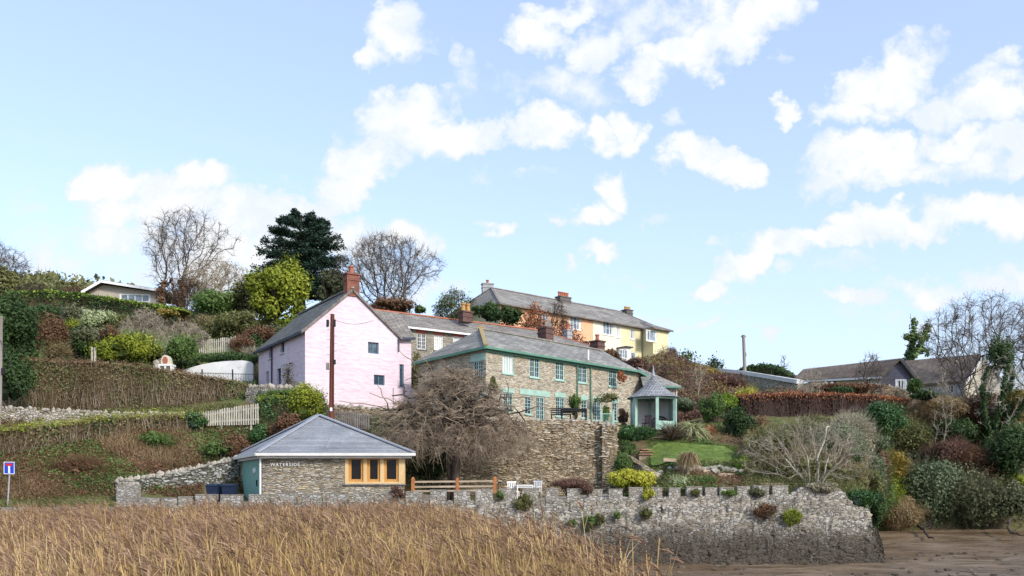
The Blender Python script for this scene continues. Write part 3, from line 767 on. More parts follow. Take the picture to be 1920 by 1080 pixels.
# ------------------------------------------------------------------ wall helpers
class Wall:
    """vertical wall plane through A (x, y), heading d, outward normal n"""
    def __init__(s, A, d, flip=False):
        s.A = np.array(A, float); d = np.array(d, float); s.d = d / np.linalg.norm(d)
        s.n = np.array([s.d[1], -s.d[0]]) * (-1 if flip else 1)
        s.ang = math.atan2(s.d[1], s.d[0])
    def t(s, px):
        k = (px - 960) / F
        return (k * s.A[1] - s.A[0]) / (s.d[0] - k * s.d[1])
    def P(s, t, z, o=0):
        q = s.A + s.d * t + s.n * o
        return (q[0], q[1], z)
    def z(s, py, t):
        return CZ + (HY - py) / F * (s.A[1] + s.d[1] * t)
    def rect(s, a, b, c, d):
        t0, t1 = s.t(a), s.t(b); tm = (t0 + t1) / 2
        if t0 > t1: t0, t1 = t1, t0
        return (t0, t1, s.z(d, tm), s.z(c, tm))
    def box(s, mb, t0, t1, z0, z1, o0, o1):
        P = [s.P(t0, z0, o0), s.P(t1, z0, o0), s.P(t1, z0, o1), s.P(t0, z0, o1),
             s.P(t0, z1, o0), s.P(t1, z1, o0), s.P(t1, z1, o1), s.P(t0, z1, o1)]
        mb.hexa(P)
    def face(s, mb, t0, t1, z0, z1, holes, depth=.22):
        ts = sorted(set([t0, t1] + [v for h in holes for v in h[:2] if t0 < v < t1]))
        zs = sorted(set([z0, z1] + [v for h in holes for v in h[2:4] if z0 < v < z1]))
        for a, b in zip(ts[:-1], ts[1:]):
            for c, d in zip(zs[:-1], zs[1:]):
                tm, zm = (a + b) / 2, (c + d) / 2
                if any(h[0] < tm < h[1] and h[2] < zm < h[3] for h in holes): continue
                mb.poly([s.P(a, c), s.P(b, c), s.P(b, d), s.P(a, d)])
        for (a, b, c, d) in [h[:4] for h in holes]:
            mb.poly([s.P(a, c), s.P(a, d), s.P(a, d, -depth), s.P(a, c, -depth)])
            mb.poly([s.P(b, c), s.P(b, d), s.P(b, d, -depth), s.P(b, c, -depth)])
            mb.poly([s.P(a, c), s.P(b, c), s.P(b, c, -depth), s.P(a, c, -depth)])
            mb.poly([s.P(a, d), s.P(b, d), s.P(b, d, -depth), s.P(a, d, -depth)])
    def window(s, parent, r, frame, nv=1, nh=0, bars=0, rec=.12, fw=.055, pane='pane', sill=None, lintel=None, lh=.2, curtain=0, name='window', casements=None, lext=.08):
        t0, t1, z0, z1 = r
        mb = MB()
        s.box(mb, t0, t0 + fw, z0, z1, -rec - .05, -rec + .02)
        s.box(mb, t1 - fw, t1, z0, z1, -rec - .05, -rec + .02)
        s.box(mb, t0 + fw, t1 - fw, z0, z0 + fw, -rec - .05, -rec + .018)
        s.box(mb, t0 + fw, t1 - fw, z1 - fw, z1, -rec - .05, -rec + .018)
        wi = (t1 - t0 - 2 * fw) / nv
        for k in range(1, nv):
            a = t0 + fw + wi * k
            s.box(mb, a - fw * .45, a + fw * .45, z0 + fw, z1 - fw, -rec - .045, -rec + .015)
        bw = .022
        for k in range(nv):
            for j in range(1, bars + 1):
                a = t0 + fw + wi * (k + j / (bars + 1))
                s.box(mb, a - bw / 2, a + bw / 2, z0 + fw, z1 - fw, -rec - .04, -rec + .005)
        for j in range(1, nh + 1):
            zz = z0 + fw + (z1 - z0 - 2 * fw) * j / (nh + 1)
            s.box(mb, t0 + fw, t1 - fw, zz - bw / 2, zz + bw / 2, -rec - .038, -rec + .003)
        w = mb.build(name, M[frame], parent)
        pb = MB().poly([s.P(t0, z0, -rec - .03), s.P(t1, z0, -rec - .03), s.P(t1, z1, -rec - .03), s.P(t0, z1, -rec - .03)])
        pb.build('pane', M[pane], w)
        ORG_SET(w, parent)
        if curtain:
            cb = MB()
            for (a, b) in ((t0 + fw, t0 + fw + (t1 - t0) * curtain), (t1 - fw - (t1 - t0) * curtain, t1 - fw)):
                s.box(cb, a, b, z0 + fw, z1 - fw, -rec - .028, -rec - .022)
            cb.build('curtain', M['curtain'], w)
        if sill:
            sb = MB(); s.box(sb, t0 - .06, t1 + .06, z0 - .075, z0 + .003, -rec + .025, .07)
            sb.build('sill', M[sill], parent)
        if lintel:
            lb = MB(); s.box(lb, t0 - lext, t1 + lext, z1 - .003, z1 + lh, -rec, .025)
            lb.build('lintel', M[lintel], parent)
        return w
def ORG_SET(o, parent):
    ORG[o.name] = ORG[parent.name]
def backing(mb, walls_pts, z0, z1):
    """closed inner shell so that nothing shows through"""
    n = len(walls_pts)
    for i in range(n):
        a, b = walls_pts[i], walls_pts[(i + 1) % n]
        mb.poly([(a[0], a[1], z0), (b[0], b[1], z0), (b[0], b[1], z1), (a[0], a[1], z1)])
def chimney_stack(parent, name, c, w, d, z0, z1, rz, mat, pots, potmat, poth=.45, potr=.13, cap=None, capmat=None):
    mb = MB().box((c[0], c[1], (z0 + z1) / 2), (w, d, z1 - z0), rz)
    mb.box((c[0], c[1], z1 + .05), (w + .14, d + .14, .1), rz)
    mb.box((c[0], c[1], z1 - .32), (w + .09, d + .09, .09), rz)
    st = mb.build(name, M[mat], parent); ORG_SET(st, parent)
    for k in range(pots):
        o = (k - (pots - 1) / 2) * (w / max(1, pots)) * .95
        x, y = c[0] + math.cos(rz) * o, c[1] + math.sin(rz) * o
        pb = MB().tubes([(x, y, z1 + .1)], [(x, y, z1 + .1 + poth * .85)], potr * 1.1, potr * .85, 10)
        pb.tubes([(x, y, z1 + .1 + poth * .8)], [(x, y, z1 + .1 + poth)], potr * 1.15, potr * 1.15, 10)
        pb.poly([(x + potr * math.cos(a), y + potr * math.sin(a), z1 + .095 + poth) for a in np.arange(10) * PI / 5])
        pb.build('chimney_pot', M[potmat], st)
    return st

_ico = None
def rock(mb, c, r, sc3=(1, 1, .7), rnd=.5):
    rocks(mb, np.array([c], float), np.array([r], float), np.array([sc3], float), np.array([rnd], float))
def rocks(mb, C, r, S, rnd):
    global _ico
    if _ico is None:
        import bmesh
        b = bmesh.new(); bmesh.ops.create_icosphere(b, subdivisions=1, radius=1)
        _ico = (np.array([v.co[:] for v in b.verts]), np.array([[v.index for v in f.verts] for f in b.faces])); b.free()
    V, Fc = _ico; n = len(C); nv = len(V)
    k = 1 + RS.uniform(-.22, .22, size=(n, nv, 1))
    P = V[None] * k * S[:, None, :] * r[:, None, None] + C[:, None, :]
    L = (np.arange(n)[:, None] * nv + Fc.ravel()[None]).ravel()
    mb.add(P.reshape(-1, 3), L, np.full(n * len(Fc), 3), np.repeat(rnd, nv))

# ------------------------------------------------------------------ sea wall
def build_seawall():
    px = np.concatenate([np.arange(215, 1628, 5), [1628]]).astype(float)
    D = wall_D(px)
    # body top: a merlon's height under the skyline row
    topy = np.interp(px, [215, 420, 560, 700, 900, 1150, 1300, 1400, 1486, 1500, 1564, 1580, 1600, 1628], [953, 944, 942, 941, 937, 932, 930, 928, 927, 913, 912, 921, 946, 955])
    z1 = Z(topy, D)
    root = thing('sea_wall', 'long rubble stone sea wall with crenellated top along the muddy river edge', 'sea wall', W(1000, 1040, 38.5))
    m = MB()
    rows = 16
    n = len(px)
    V = []
    for k in range(rows + 1):
        f = k / rows
        z = -.6 + (z1 + .6) * f
        batter = .55 * (1 - f) ** 1.3
        lump = RS.normal(size=n) * .035 * (0 < k < rows)
        flare = np.where(px > 1560, (px - 1560) / 68 * .75 * (1 - f) ** 2.2, 0)
        V.append(np.stack([X(px, D) + flare, D - batter + lump, z], -1))
    for off in (.28, .5):     # top and back
        V.append(np.stack([X(px, D), D + off, z1 if off < .5 else z1], -1))
    V.append(np.stack([X(px, D), D + .5, np.full(n, -.6)], -1))
    V = np.concatenate(V)
    R = len(V) // n
    i, j = np.meshgrid(np.arange(R - 1), np.arange(n - 1), indexing='ij')
    a = i * n + j
    m.add(V, np.stack([a, a + 1, a + n + 1, a + n], -1).reshape(-1), np.full((R - 1) * (n - 1), 4))
    # return face at the right end, running back to the bank
    col = V.reshape(R, n, 3)[:rows + 1, -1]
    for d0, d1, f0, f1 in ((0, 6, 0, .33), (6, 12, .33, .66), (12, 19.5, .66, 1)):
        for k in range(rows):
            q = []
            for (kk, dd, f) in ((k, d0, f0), (k, d1, f1), (k + 1, d1, f1), (k + 1, d0, f0)):
                c_ = col[kk]; q.append((c_[0] + (X(1633, 38.5 + dd) - X(1628, 38.5)) * (1 if dd else 0), c_[1] + dd, c_[2]))
            m.poly(q)
    ra = MB(); q_ = 2600; u = RS.rand(q_) * 19; v = RS.rand(q_); cz = np.interp(v, np.linspace(0, 1, rows + 1), col[:, 2]); cx_ = np.interp(v, np.linspace(0, 1, rows + 1), col[:, 0]); cy_ = np.interp(v, np.linspace(0, 1, rows + 1), col[:, 1])
    rx_ = cx_ + np.interp(u, [0, 6, 19.5], [0, X(1633, 44.5) - X(1628, 38.5), X(1633, 58) - X(1628, 38.5)])
    rocks(ra, np.stack([rx_, cy_ + u, cz], -1), RS.uniform(.05, .13, q_), np.column_stack([np.full(q_, .35), RS.uniform(1, 1.7, q_), RS.uniform(.5, .9, q_)]), RS.rand(q_))
    ra.build('return_face_stones', M['sea_stones'], root)
    body = m.build('wall_body', M['seawall'], root)
    # facing stones stand proud of the mortar
    n_ = 12500; sp = RS.uniform(216, 1630, n_); fz = RS.rand(n_); dd = wall_D(sp); tp = np.interp(sp, px, z1)
    sz = -.5 + (tp - .04 + .5) * fz; sy = dd - .55 * (1 - fz) ** 1.3 + .015; sx = X(sp, dd) + np.where(sp > 1560, (sp - 1560) / 68 * .75 * (1 - fz) ** 2.2, 0)
    sm = MB(); rocks(sm, np.stack([sx, sy, sz], -1), RS.uniform(.04, .12, n_), np.column_stack([RS.uniform(1.0, 1.8, n_), np.full(n_, .32), RS.uniform(.45, .9, n_)]), RS.rand(n_))
    sm.build('facing_stones', M['sea_stones'], root)
    merl = [(272,300),(304,331),(336,360),(368,403),(415,450),(468,502),(518,553),(568,601),(615,649),(664,698),(715,744),(762,790),(808,835),(853,880),(893,923),(938,963),(981,1008),(1025,1046),(1065,1088),(1103,1128),(1143,1166),(1181,1204),(1223,1240),(1256,1274),(1289,1315),(1324,1343),(1351,1374),(1384,1404),(1414,1440),(1450,1476)]
    for (a, b) in merl:
        a, b = a - 1.6, b + 1.6; c = (a + b) / 2; d = float(np.interp(c, px, D)); zt = float(np.interp(c, px, z1))
        top = float(np.interp(c, [272, 420, 560, 700, 900, 1150, 1300, 1500], [936, 928, 926, 924, 919, 917, 915, 911])) + RS.uniform(-1.6, 1.6)
        zz = Z(top, d); w = (b - a) / F * d
        mm = MB(); x = X(c, d)
        mm.box((x, d + .18, (zt - .2 + zz) / 2), (w, .40, zz - zt + .2), 0)
        mo = mm.build('merlon', M['merlon_stone'], root); ORG_SET(mo, root)
        cp = MB().box((x, d + .18, zz + .02), (w + .02, .42, .045), 0)
        cp.build('coping', M['coping'], mo)
    return root
build_seawall()

# low kerb wall in front of the lane at the far left
def build_kerb():
    m = MB()
    for a, b in ((-300, 50), (50, 130), (130, 215)):
        p, q = W(a, 951, 40.5), W(b, 951, 40.5)
        P = [(p[0], 40.3, -.5), (q[0], 40.3, -.5), (q[0], 40.6, -.5), (p[0], 40.6, -.5), (p[0], 40.3, p[2]), (q[0], 40.3, q[2]), (q[0], 40.6, q[2]), (p[0], 40.6, p[2])]
        m.hexa(P)
    tag(m.build('lane_kerb_wall', M['coping']), 'low plain grey kerb wall behind the reeds beside the blue road sign', 'kerb wall')
build_kerb()

# generic free-standing stone wall along a path with loose stones on top
def stone_wall(name, label, cat, path, mat, thick=.45, stones=None, smat='loose', ssize=.14, base_drop=.4, lump=.03, step=.5, face=None, fsize=(.05, .12), fden=26, fsq=.5):
    """path: [(px, D, top_py or None, top_z), ...]"""
    P = [(X(p[0], p[1]), p[1], Z(p[2], p[1])) for p in path]
    root = thing(name, label, cat, (P[0][0], P[0][1], hz(P[0][0], P[0][1])))
    pts = []
    for a, b in zip(P[:-1], P[1:]):
        a, b = np.array(a), np.array(b); n = max(1, int(np.linalg.norm((b - a)[:2]) / step))
        pts += [a + (b - a) * k / n for k in range(n)]
    pts.append(np.array(P[-1])); pts = np.array(pts)
    tang = np.gradient(pts[:, :2], axis=0); tang /= np.linalg.norm(tang, axis=1, keepdims=True)
    nrm = np.stack([tang[:, 1], -tang[:, 0]], 1)
    flip = np.where(nrm[:, 1] > 0, -1, 1)[:, None]; nrm = nrm * flip
    base = hza(pts[:, 0], pts[:, 1])
    basef = np.minimum(base, hza(pts[:, 0] + nrm[:, 0] * .6, pts[:, 1] + nrm[:, 1] * .6)) - base_drop
    rows = 6; n = len(pts); V = []
    for k in range(rows + 1):
        f = k / rows
        off = thick / 2 + .12 * (1 - f) + RS.normal(size=n) * lump
        z = basef + (pts[:, 2] - basef) * f + (RS.normal(size=n) * .04 if k == rows else 0)
        V.append(np.column_stack([pts[:, :2] + nrm * off[:, None], z]))
    V.append(np.column_stack([pts[:, :2] - nrm * thick / 2, pts[:, 2] + RS.normal(size=n) * .03]))
    V.append(np.column_stack([pts[:, :2] - nrm * thick / 2, basef]))
    V = np.concatenate(V); R = len(V) // n
    i, j = np.meshgrid(np.arange(R - 1), np.arange(n - 1), indexing='ij'); a = i * n + j
    m = MB().add(V, np.stack([a, a + 1, a + n + 1, a + n], -1).reshape(-1), np.full((R - 1) * (n - 1), 4))
    m.poly([V[k * n] for k in range(R)]); m.poly([V[k * n + n - 1] for k in range(R)])
    m.build('wall_body', M[mat], root)
    L = np.concatenate([[0], np.cumsum(np.linalg.norm(np.diff(pts, axis=0), axis=1))])
    if face:
        H_ = float(np.mean(pts[:, 2] - base)); q_ = int(L[-1] * max(H_, .5) * fden); u = RS.rand(q_) * L[-1]; v = RS.rand(q_)
        ii = lambda A: np.interp(u, L, A)
        bz = ii(basef); z_ = bz + (ii(pts[:, 2]) - bz) * v; off = thick / 2 + .12 * (1 - v)
        fm = MB(); rocks(fm, np.stack([ii(pts[:, 0]) + ii(nrm[:, 0]) * off, ii(pts[:, 1]) + ii(nrm[:, 1]) * off, z_], -1), RS.uniform(fsize[0], fsize[1], q_), np.column_stack([RS.uniform(1.0, 2.0, q_), np.full(q_, .5), RS.uniform(fsq * .7, fsq * 1.4, q_)]), RS.rand(q_))
        fm.build('facing_stones', M[face], root)
    if stones:
        sm = MB()
        L = np.concatenate([[0], np.cumsum(np.linalg.norm(np.diff(pts, axis=0), axis=1))])
        for u in np.arange(0, L[-1], ssize * 1.5 / stones):
            q = np.array([np.interp(u, L, pts[:, k]) for k in range(3)])
            q[:2] += RS.normal(size=2) * thick * .2
            rock(sm, q + np.array([0, 0, ssize * .3]), ssize * RS.uniform(.7, 1.3), (1, 1, RS.uniform(.7, 1.5)))
        sm.build('coping_stones', M[smat], root)
    return root
# ------------------------------------------------------------------ boathouse
def build_boathouse():
    o = thing('boathouse', 'small coursed stone boathouse with blue grey slate hipped roof and oak window', 'boathouse', (X(620, 41), 41, 2.45))
    A = (X(492, 41), 41.0); B = (X(758, 41), 41.0)
    C = (X(443, 47.2), 47.2); Dd = (X(758, 41) - 2.6, 47.2)
    z0, z1 = 2.2, 4.92
    wf = Wall(A, (1, 0)); wl = Wall(A, (C[0] - A[0], C[1] - A[1]), flip=True); wr = Wall(B, (Dd[0] - B[0], Dd[1] - B[1]))
    T = B[0] - A[0]
    wr_ = wf.rect(647, 758, 853, 907)
    m = MB()
    wf.face(m, 0, T, z0, z1, [(wr_[0], T + .01, wr_[2], z1 + .01)], .3)
    Ll = math.hypot(C[0] - A[0], C[1] - A[1])
    door = (wl.t(489.5), wl.t(452), z0, Z(856, 43.2))
    door = (min(door[:2]), max(door[:2]), 2.45, 4.8)
    wl.face(m, 0, Ll, z0, z1, [door], .15)
    Lr = math.hypot(Dd[0] - B[0], Dd[1] - B[1])
    wr.face(m, 0, Lr, z0, wr_[2], [], .3); wr.face(m, 1.6, Lr, wr_[2], z1, [], .3)
    m.poly([(C[0], C[1], z0), (Dd[0], Dd[1], z0), (Dd[0], Dd[1], z1), (C[0], C[1], z1)])
    m.build('wall', M['boat_stone'], o)
    # near-black sheet stands in for the unlit inside behind the glass
    ib = MB(); ib.poly([(A[0] + .3, 42.3, z0), (B[0] - .5, 42.3, z0), (B[0] - .5, 42.3, z1), (A[0] + .3, 42.3, z1)])
    ib.build('dark_inside_sheet', M['dark'], o)
    # oak corner window: posts, rails, three casements
    t0, t1, za, zb = wr_
    fm = MB()
    xs = [t0, t0 + .2]
    wf.box(fm, t0, t0 + .16, za, zb, -.2, .03); wf.box(fm, t1 - .26, t1 + .02, za, zb, -.26, .03)
    wf.box(fm, t0 + .16, t1 - .26, za, za + .09, -.2, .028); wf.box(fm, t0 + .16, t1 - .26, zb - .1, zb + .06, -.2, .028)
    inner0, inner1 = t0 + .16, t1 - .26
    cw = (inner1 - inner0 + .0) / 3
    for k in (1, 2):
        a = inner0 + cw * k
        wf.box(fm, a - .085, a + .085, za + .09, zb - .1, -.2, .026)
    wn = fm.build('window', M['oak_pale'], o); ORG_SET(wn, o)
    for k in range(3):
        a = inner0 + cw * k + (.085 if k else .0); b = inner0 + cw * (k + 1) - (.085 if k < 2 else 0)
        c0, c1 = za + .09, zb - .1
        g = .13
        cm = MB()
        wf.box(cm, a, a + g, c0, c1, -.16, -.045); wf.box(cm, b - g, b, c0, c1, -.16, -.045)
        wf.box(cm, a + g, b - g, c0, c0 + g, -.16, -.047); wf.box(cm, a + g, b - g, c1 - g, c1, -.16, -.047)
        cs = cm.build('casement', M['oak'], wn); ORG_SET(cs, o)
        MB().poly([wf.P(a + g, c0 + g, -.12), wf.P(b - g, c0 + g, -.12), wf.P(b - g, c1 - g, -.12), wf.P(a + g, c1 - g, -.12)]).build('pane', M['pane_black'], wn)
    sb = MB(); wf.box(sb, t0 - .08, t1 + .06, za - .07, za, -.1, .09); sb.build('sill', M['coping'], o)
    # side glazing of the corner window
    sm = MB(); wr.box(sm, .0, 1.6, za, za + .09, -.12, .02); wr.box(sm, 0, 1.6, zb - .1, zb, -.12, .02); wr.box(sm, 1.5, 1.62, za, zb, -.12, .022)
    sw = sm.build('window', M['oak_pale'], o); ORG_SET(sw, o)
    MB().poly([wr.P(.1, za, -.06), wr.P(1.5, za, -.06), wr.P(1.5, zb, -.06), wr.P(.1, zb, -.06)]).build('pane', M['pane_black'], sw)
    # teal boarded door, two leaves
    dm = MB(); split = door[0] + (door[1] - door[0]) * .2
    n = 8
    for (a, b, k) in ((door[0], split - .015, 1), (split + .015, door[1], 5)):
        for q in range(k):
            wl.box(dm, a + (b - a) * q / k + .004, a + (b - a) * (q + 1) / k - .004, door[2], door[3], -.13, -.06)
    dr = dm.build('door', M['teal'], o); ORG_SET(dr, o)
    lm = MB(); c = wl.P(split + .75, Z(882, 42.5), -.02); lm.tubes([wl.P(split + .75, Z(882, 42.5), -.06)], [wl.P(split + .75, Z(882, 42.5), .03)], .17, .13, 12)
    lm.poly([wl.P(split + .75 + .13 * math.cos(a), Z(882, 42.5) + .13 * math.sin(a), .03) for a in np.arange(12) * PI / 6])
    lm.build('door_plaque', M['white_paint'], dr)
    hm = MB(); wl.box(hm, split + .1, split + .2, 3.4, 3.7, -.06, .0); hm.build('handle', M['dark'], dr)
    # roof: four slopes meeting in one peak
    ze = 4.99
    a = (X(482, 40.6), 40.62, ze); b = (X(776, 40.6), 40.62, ze)
    c = (X(432, 47.6), 47.6, ze); d = (X(776, 40.6) - 2.6, 47.6, ze)
    ap = (X(598, 44), 44.0, Z(779, 44))
    fr = MB().slab([a, b, ap], .07); rr = MB().slab([b, d, ap], .07)
    lf = MB().slab([a, ap, c], .07); bk = MB().slab([c, ap, d], .07)
    rf = fr.build('roof', M['slate_new'], o); ORG_SET(rf, o)
    lf.build('roof_slope', M['slate_new_left'], rf); rr.build('roof_slope', M['slate_new_left'], rf); bk.build('roof_slope', M['slate_new'], rf)
    hm = MB()
    for q in (a, b, c, d):
        q0 = np.array(q) + np.array([0, 0, .03]); q1 = np.array(ap) + np.array([0, 0, .05])
        nseg = 16
        for k in range(nseg):
            f0, f1 = k / nseg, (k + .97) / nseg
            hm.bar(q0 + (q1 - q0) * f0, q0 + (q1 - q0) * f1, .26, .06)
    hm.build('hip_tiles', M['hip_tile'], rf)
    gm = MB()
    zf = ze - .09
    gm.bar((a[0] - .05, a[1] - .05, zf), (b[0] + .05, b[1] - .05, zf), .13, .13)
    gm.bar((a[0] - .05, a[1] - .03, zf - .002), (c[0] - .05, c[1], zf - .002), .13, .13)
    gm.bar((b[0] + .02, b[1], zf - .002), (d[0] + .05, d[1], zf - .002), .13, .13)
    gm.build('gutter', M['gutter_white'], o)
    fm = MB()
    fm.bar((a[0] + .12, a[1] + .12, zf - .1), (b[0] - .12, b[1] + .12, zf - .1), .05, .16)
    fm.bar((a[0] + .12, a[1] + .14, zf - .102), (c[0] + .12, c[1], zf - .102), .05, .16)
    fm.poly([(a[0], a[1], zf - .03), (b[0], b[1], zf - .03), (b[0], 41.2, zf - .03), (a[0], 41.2, zf - .03)])
    fm.build('fascia', M['gutter_white'], o)
    dp = MB().tubes([(A[0] - .08, 40.93, 2.5), (a[0], a[1], zf)], [(A[0] - .08, 40.93, 4.7), (A[0] - .08, 40.93, 4.7)], .05, .05, 8)
    dp.build('downpipe', M['white_paint'], o)
    # the name in metal letters on the stone, each on a small shadowed stand-off
    cu = bpy.data.curves.new('house_name', 'FONT'); cu.body = 'WATERSIDE'; cu.size = .215; cu.extrude = .012; cu.space_character = 1.3
    tmp = bpy.data.objects.new('tmp_text', cu); COL.objects.link(tmp)
    dg = bpy.context.evaluated_depsgraph_get(); me = bpy.data.meshes.new_from_object(tmp.evaluated_get(dg))
    bpy.data.objects.remove(tmp)
    t = bpy.data.objects.new('name_lettering', me); COL.objects.link(t)
    me.materials.clear(); me.materials.append(M['white_paint'])
    t.parent = o; t.rotation_euler = (PI / 2, 0, 0)
    t.location = (X(507, 40.95) - ORG[o.name][0], 40.93 - ORG[o.name][1], Z(874, 41) - ORG[o.name][2])
build_boathouse()

# ------------------------------------------------------------------ hip / gable roof helper
def roof4(parent, eaves, ridge, mat, mat2=None, th=.1, name='roof', ridgemat='coping', ridgew=.22, hips=True, fascia=None, gutter=None):
    """eaves: 4 points front-left, front-right, back-right, back-left; ridge: left, right"""
    e = [np.array(p, float) for p in eaves]; r = [np.array(p, float) for p in ridge]
    f = MB().slab([e[0], e[1], r[1], r[0]], th)
    rf = f.build(name, M[mat], parent); ORG_SET(rf, parent)
    MB().slab([e[2], e[3], r[0], r[1]], th).build('roof_slope', M[mat], rf)
    s2 = M[mat2 or mat]
    MB().slab([e[3], e[0], r[0]], th).build('roof_slope', s2, rf)
    MB().slab([e[1], e[2], r[1]], th).build('roof_slope', s2, rf)
    m = MB(); up = np.array([0, 0, .04])
    m.bar(r[0] + up, r[1] + up, ridgew, .09)
    if hips:
        for a, b in ((e[0], r[0]), (e[3], r[0]), (e[1], r[1]), (e[2], r[1])):
            m.bar(a + up * .7, b + up * .7, ridgew * .8, .07)
    m.build('ridge_tiles', M[ridgemat], rf)
    if gutter:
        g = MB(); dz = np.array([0, 0, th * .9])
        g.bar(e[0] - dz, e[1] - dz, .13, .13); g.bar(e[3] - dz * 1.02, e[0] - dz * 1.02, .12, .13)
        g.bar(e[1] - dz * 1.02, e[2] - dz * 1.02, .12, .13)
        g.build('gutter', M[gutter], parent)
    return rf

# ------------------------------------------------------------------ green-trimmed stone house
def build_stone_house():
    o = thing('stone_house', 'long stone cottage row with grey slate hipped roof and sage green window frames', 'house', (X(1000, 52), 52, 7.2))
    s = math.sqrt(.5)
    C0 = np.array([X(911, 50), 50.0])
    wf = Wall(C0, (s, s)); wl = Wall(C0, (-s, s), flip=True)
    ZE, ZB = 11.58, 6.3
    T = 14.35; Lt = 6.3
    ups = [(942, 963, 660, 701), (993, 1012, 668, 708), (1041, 1058, 675, 713), (1083, 1101, 682, 718), (1141, 1157, 691, 725)]
    los = [(944, 962, 736, 773), (984, 997, 742, 777), (1005, 1021, 744, 795), (1042, 1059, 745, 781), (1090, 1101, 750, 784), (1112, 1127, 753, 789), (1148, 1158, 755, 790)]
    H = [wf.rect(*r) for r in ups + los]
    m = MB()
    wf.face(m, 0, T, ZB, ZE, H, .22)
    # stretch under the falling verge at the far end
    zt = Z(712, 61.5)
    m.poly([wf.P(T, ZB), wf.P(T + 1.7, ZB), wf.P(T + 1.7, zt), wf.P(T, ZE)])
    lw = [wl.rect(887, 905, 677, 706), wl.rect(800, 815, 742, 775), wl.rect(884, 903, 752, 800)]
    wl.face(m, 0, Lt, ZB, ZE - .25, lw, .22)
    m.poly([wl.P(0, ZE - .25), wl.P(Lt, ZE - .25), wl.P(Lt, ZE - .2), wl.P(0, ZE)])
    e = wf.P(T + 1.7, 0); b1 = (e[0] - s * Lt, e[1] + s * Lt); b2 = wl.P(Lt, 0)
    m.poly([(e[0], e[1], ZB), (b1[0], b1[1], ZB), (b1[0], b1[1], zt), (e[0], e[1], zt)])
    m.poly([(b2[0], b2[1], ZB), (b1[0], b1[1], ZB), (b1[0], b1[1], zt), (b2[0], b2[1], ZE)])
    m.build('wall', M['house'], o)
    for k, r in enumerate(H[:5]):
        wf.window(o, r, 'pale_green', 2, 3 if k else 0, 1 if k else 1, rec=.05, fw=.07, pane='pane' if k else 'curtain', sill='green_paint', curtain=.0 if k else 0)
    lint = {0: .26, 1: 0, 2: .0, 3: .3, 4: .3, 5: .3, 6: .3}
    for k, r in enumerate(H[5:]):
        wf.window(o, r, 'pale_green', 1 if k in (1, 6, 4) else 2, 5 if k == 2 else 4, 1, rec=.06, fw=.06, sill='green_paint' if k != 2 else None,
                  lintel='green_paint' if lint[k] else None, lh=lint[k] or .2, name='french_window' if k in (2, 5) else 'window')
    lb = MB(); wf.box(lb, H[6][0] - .45, H[7][1] + .5, H[7][3] + .03, H[7][3] + .38, -.05, .03); lb.build('lintel', M['green_paint'], o)
    for r in H[:5]:
        hb = MB(); wf.box(hb, r[0] - .07, r[1] + .07, r[3] - .01, r[3] + .12, -.05, .022)
        hb.build('lintel', M['deep_green'], o)
    wl.window(o, lw[0], 'pale_green', 2, 3, 1, rec=.06, lintel='green_paint', lh=.45, lext=.22, sill='green_paint')
    wl.window(o, lw[1], 'pale_green', 2, 3, 1, rec=.06, sill='green_paint')
    wl.window(o, lw[2], 'green_paint', 2, 4, 1, rec=.1, name='side_door')
    # lead awning over the side door
    am = MB(); t0, t1, z0, z1 = lw[2]
    am.slab([wl.P(t0 - .7, z1 + .15, .75), wl.P(t1 + .7, z1 + .15, .75), wl.P(t1 + .7, z1 + .42, 0), wl.P(t0 - .7, z1 + .42, 0)], .1)
    am.build('awning', M['pale_green'], o)
    ov = .32
    e0 = np.array(wf.P(-ov * .6, ZE, ov)); e0[:2] += np.array([-s, -s]) * 0 ; e0 = np.array([C0[0], C0[1] - ov * 1.3, ZE])
    e1 = np.array(wf.P(T + .1, ZE, ov)); e3 = np.array(wl.P(Lt + .2, ZE, ov)); e3[2] = ZE - .28
    r0 = np.array([-2.0, 54.4, 13.42]); r1 = r0 + np.array([s, s, 0]) * 12.4; r1[2] = 13.42
    e2 = np.array([e1[0] - s * Lt, e1[1] + s * Lt, ZE])
    f = MB().slab([e0, e1, r1, r0], .1)
    rf = f.build('roof', M['slate_house'], o); ORG_SET(rf, o)
    MB().slab([e3, e0, r0], .1).build('roof_slope', M['slate_house'], rf)
    MB().slab([e2, e3, r0, r1], .1).build('roof_slope', M['slate_house'], rf)
    e4 = np.array(wf.P(T + 1.95, 0, ov)); e4[2] = zt + .05
    e5 = np.array([e4[0] - s * Lt, e4[1] + s * Lt, e4[2]])
    MB().slab([e1, e4, e5, e2], .1).build('roof_slope', M['slate_house'], rf)
    MB().slab([e1, e2, r1], .1).build('roof_slope', M['slate_house'], rf)
    rm = MB(); rm.bar(r0 + [0, 0, .05], r1 + [0, 0, .05], .22, .1); rm.build('ridge_tiles', M['coping'], rf)
    hm = MB()
    for k in range(7): 
        p = e0 + (r0 - e0) * (k / 7) ; q = e0 + (r0 - e0) * ((k + 1) / 7)
        hm.bar(p + [0, 0, .05], q + [0, 0, .08 + .03 * (k % 2)], .24, .09)
    hm.box((r0[0], r0[1], r0[2] + .1), (.36, .3, .22)); hm.build('hip_tiles', M['lichen_orange'], rf)
    g = MB(); dz = np.array([0, 0, .1])
    g.bar(e0 - dz, e1 - dz, .14, .13); g.bar(e3 - dz * 1.02, e0 - dz * 1.02, .14, .15); g.bar(e1 - dz * .9, e4 - dz * .9, .14, .15)
    p = np.array(wf.P(-.1, ZE - .24, .06)); q = np.array(wf.P(T, ZE - .24, .06)); g.bar(p, q, .1, .12)
    g.build('gutter', M['gutter_green'], o)
    dp = MB()
    t1, t2 = wf.t(1081), wf.t(1106)
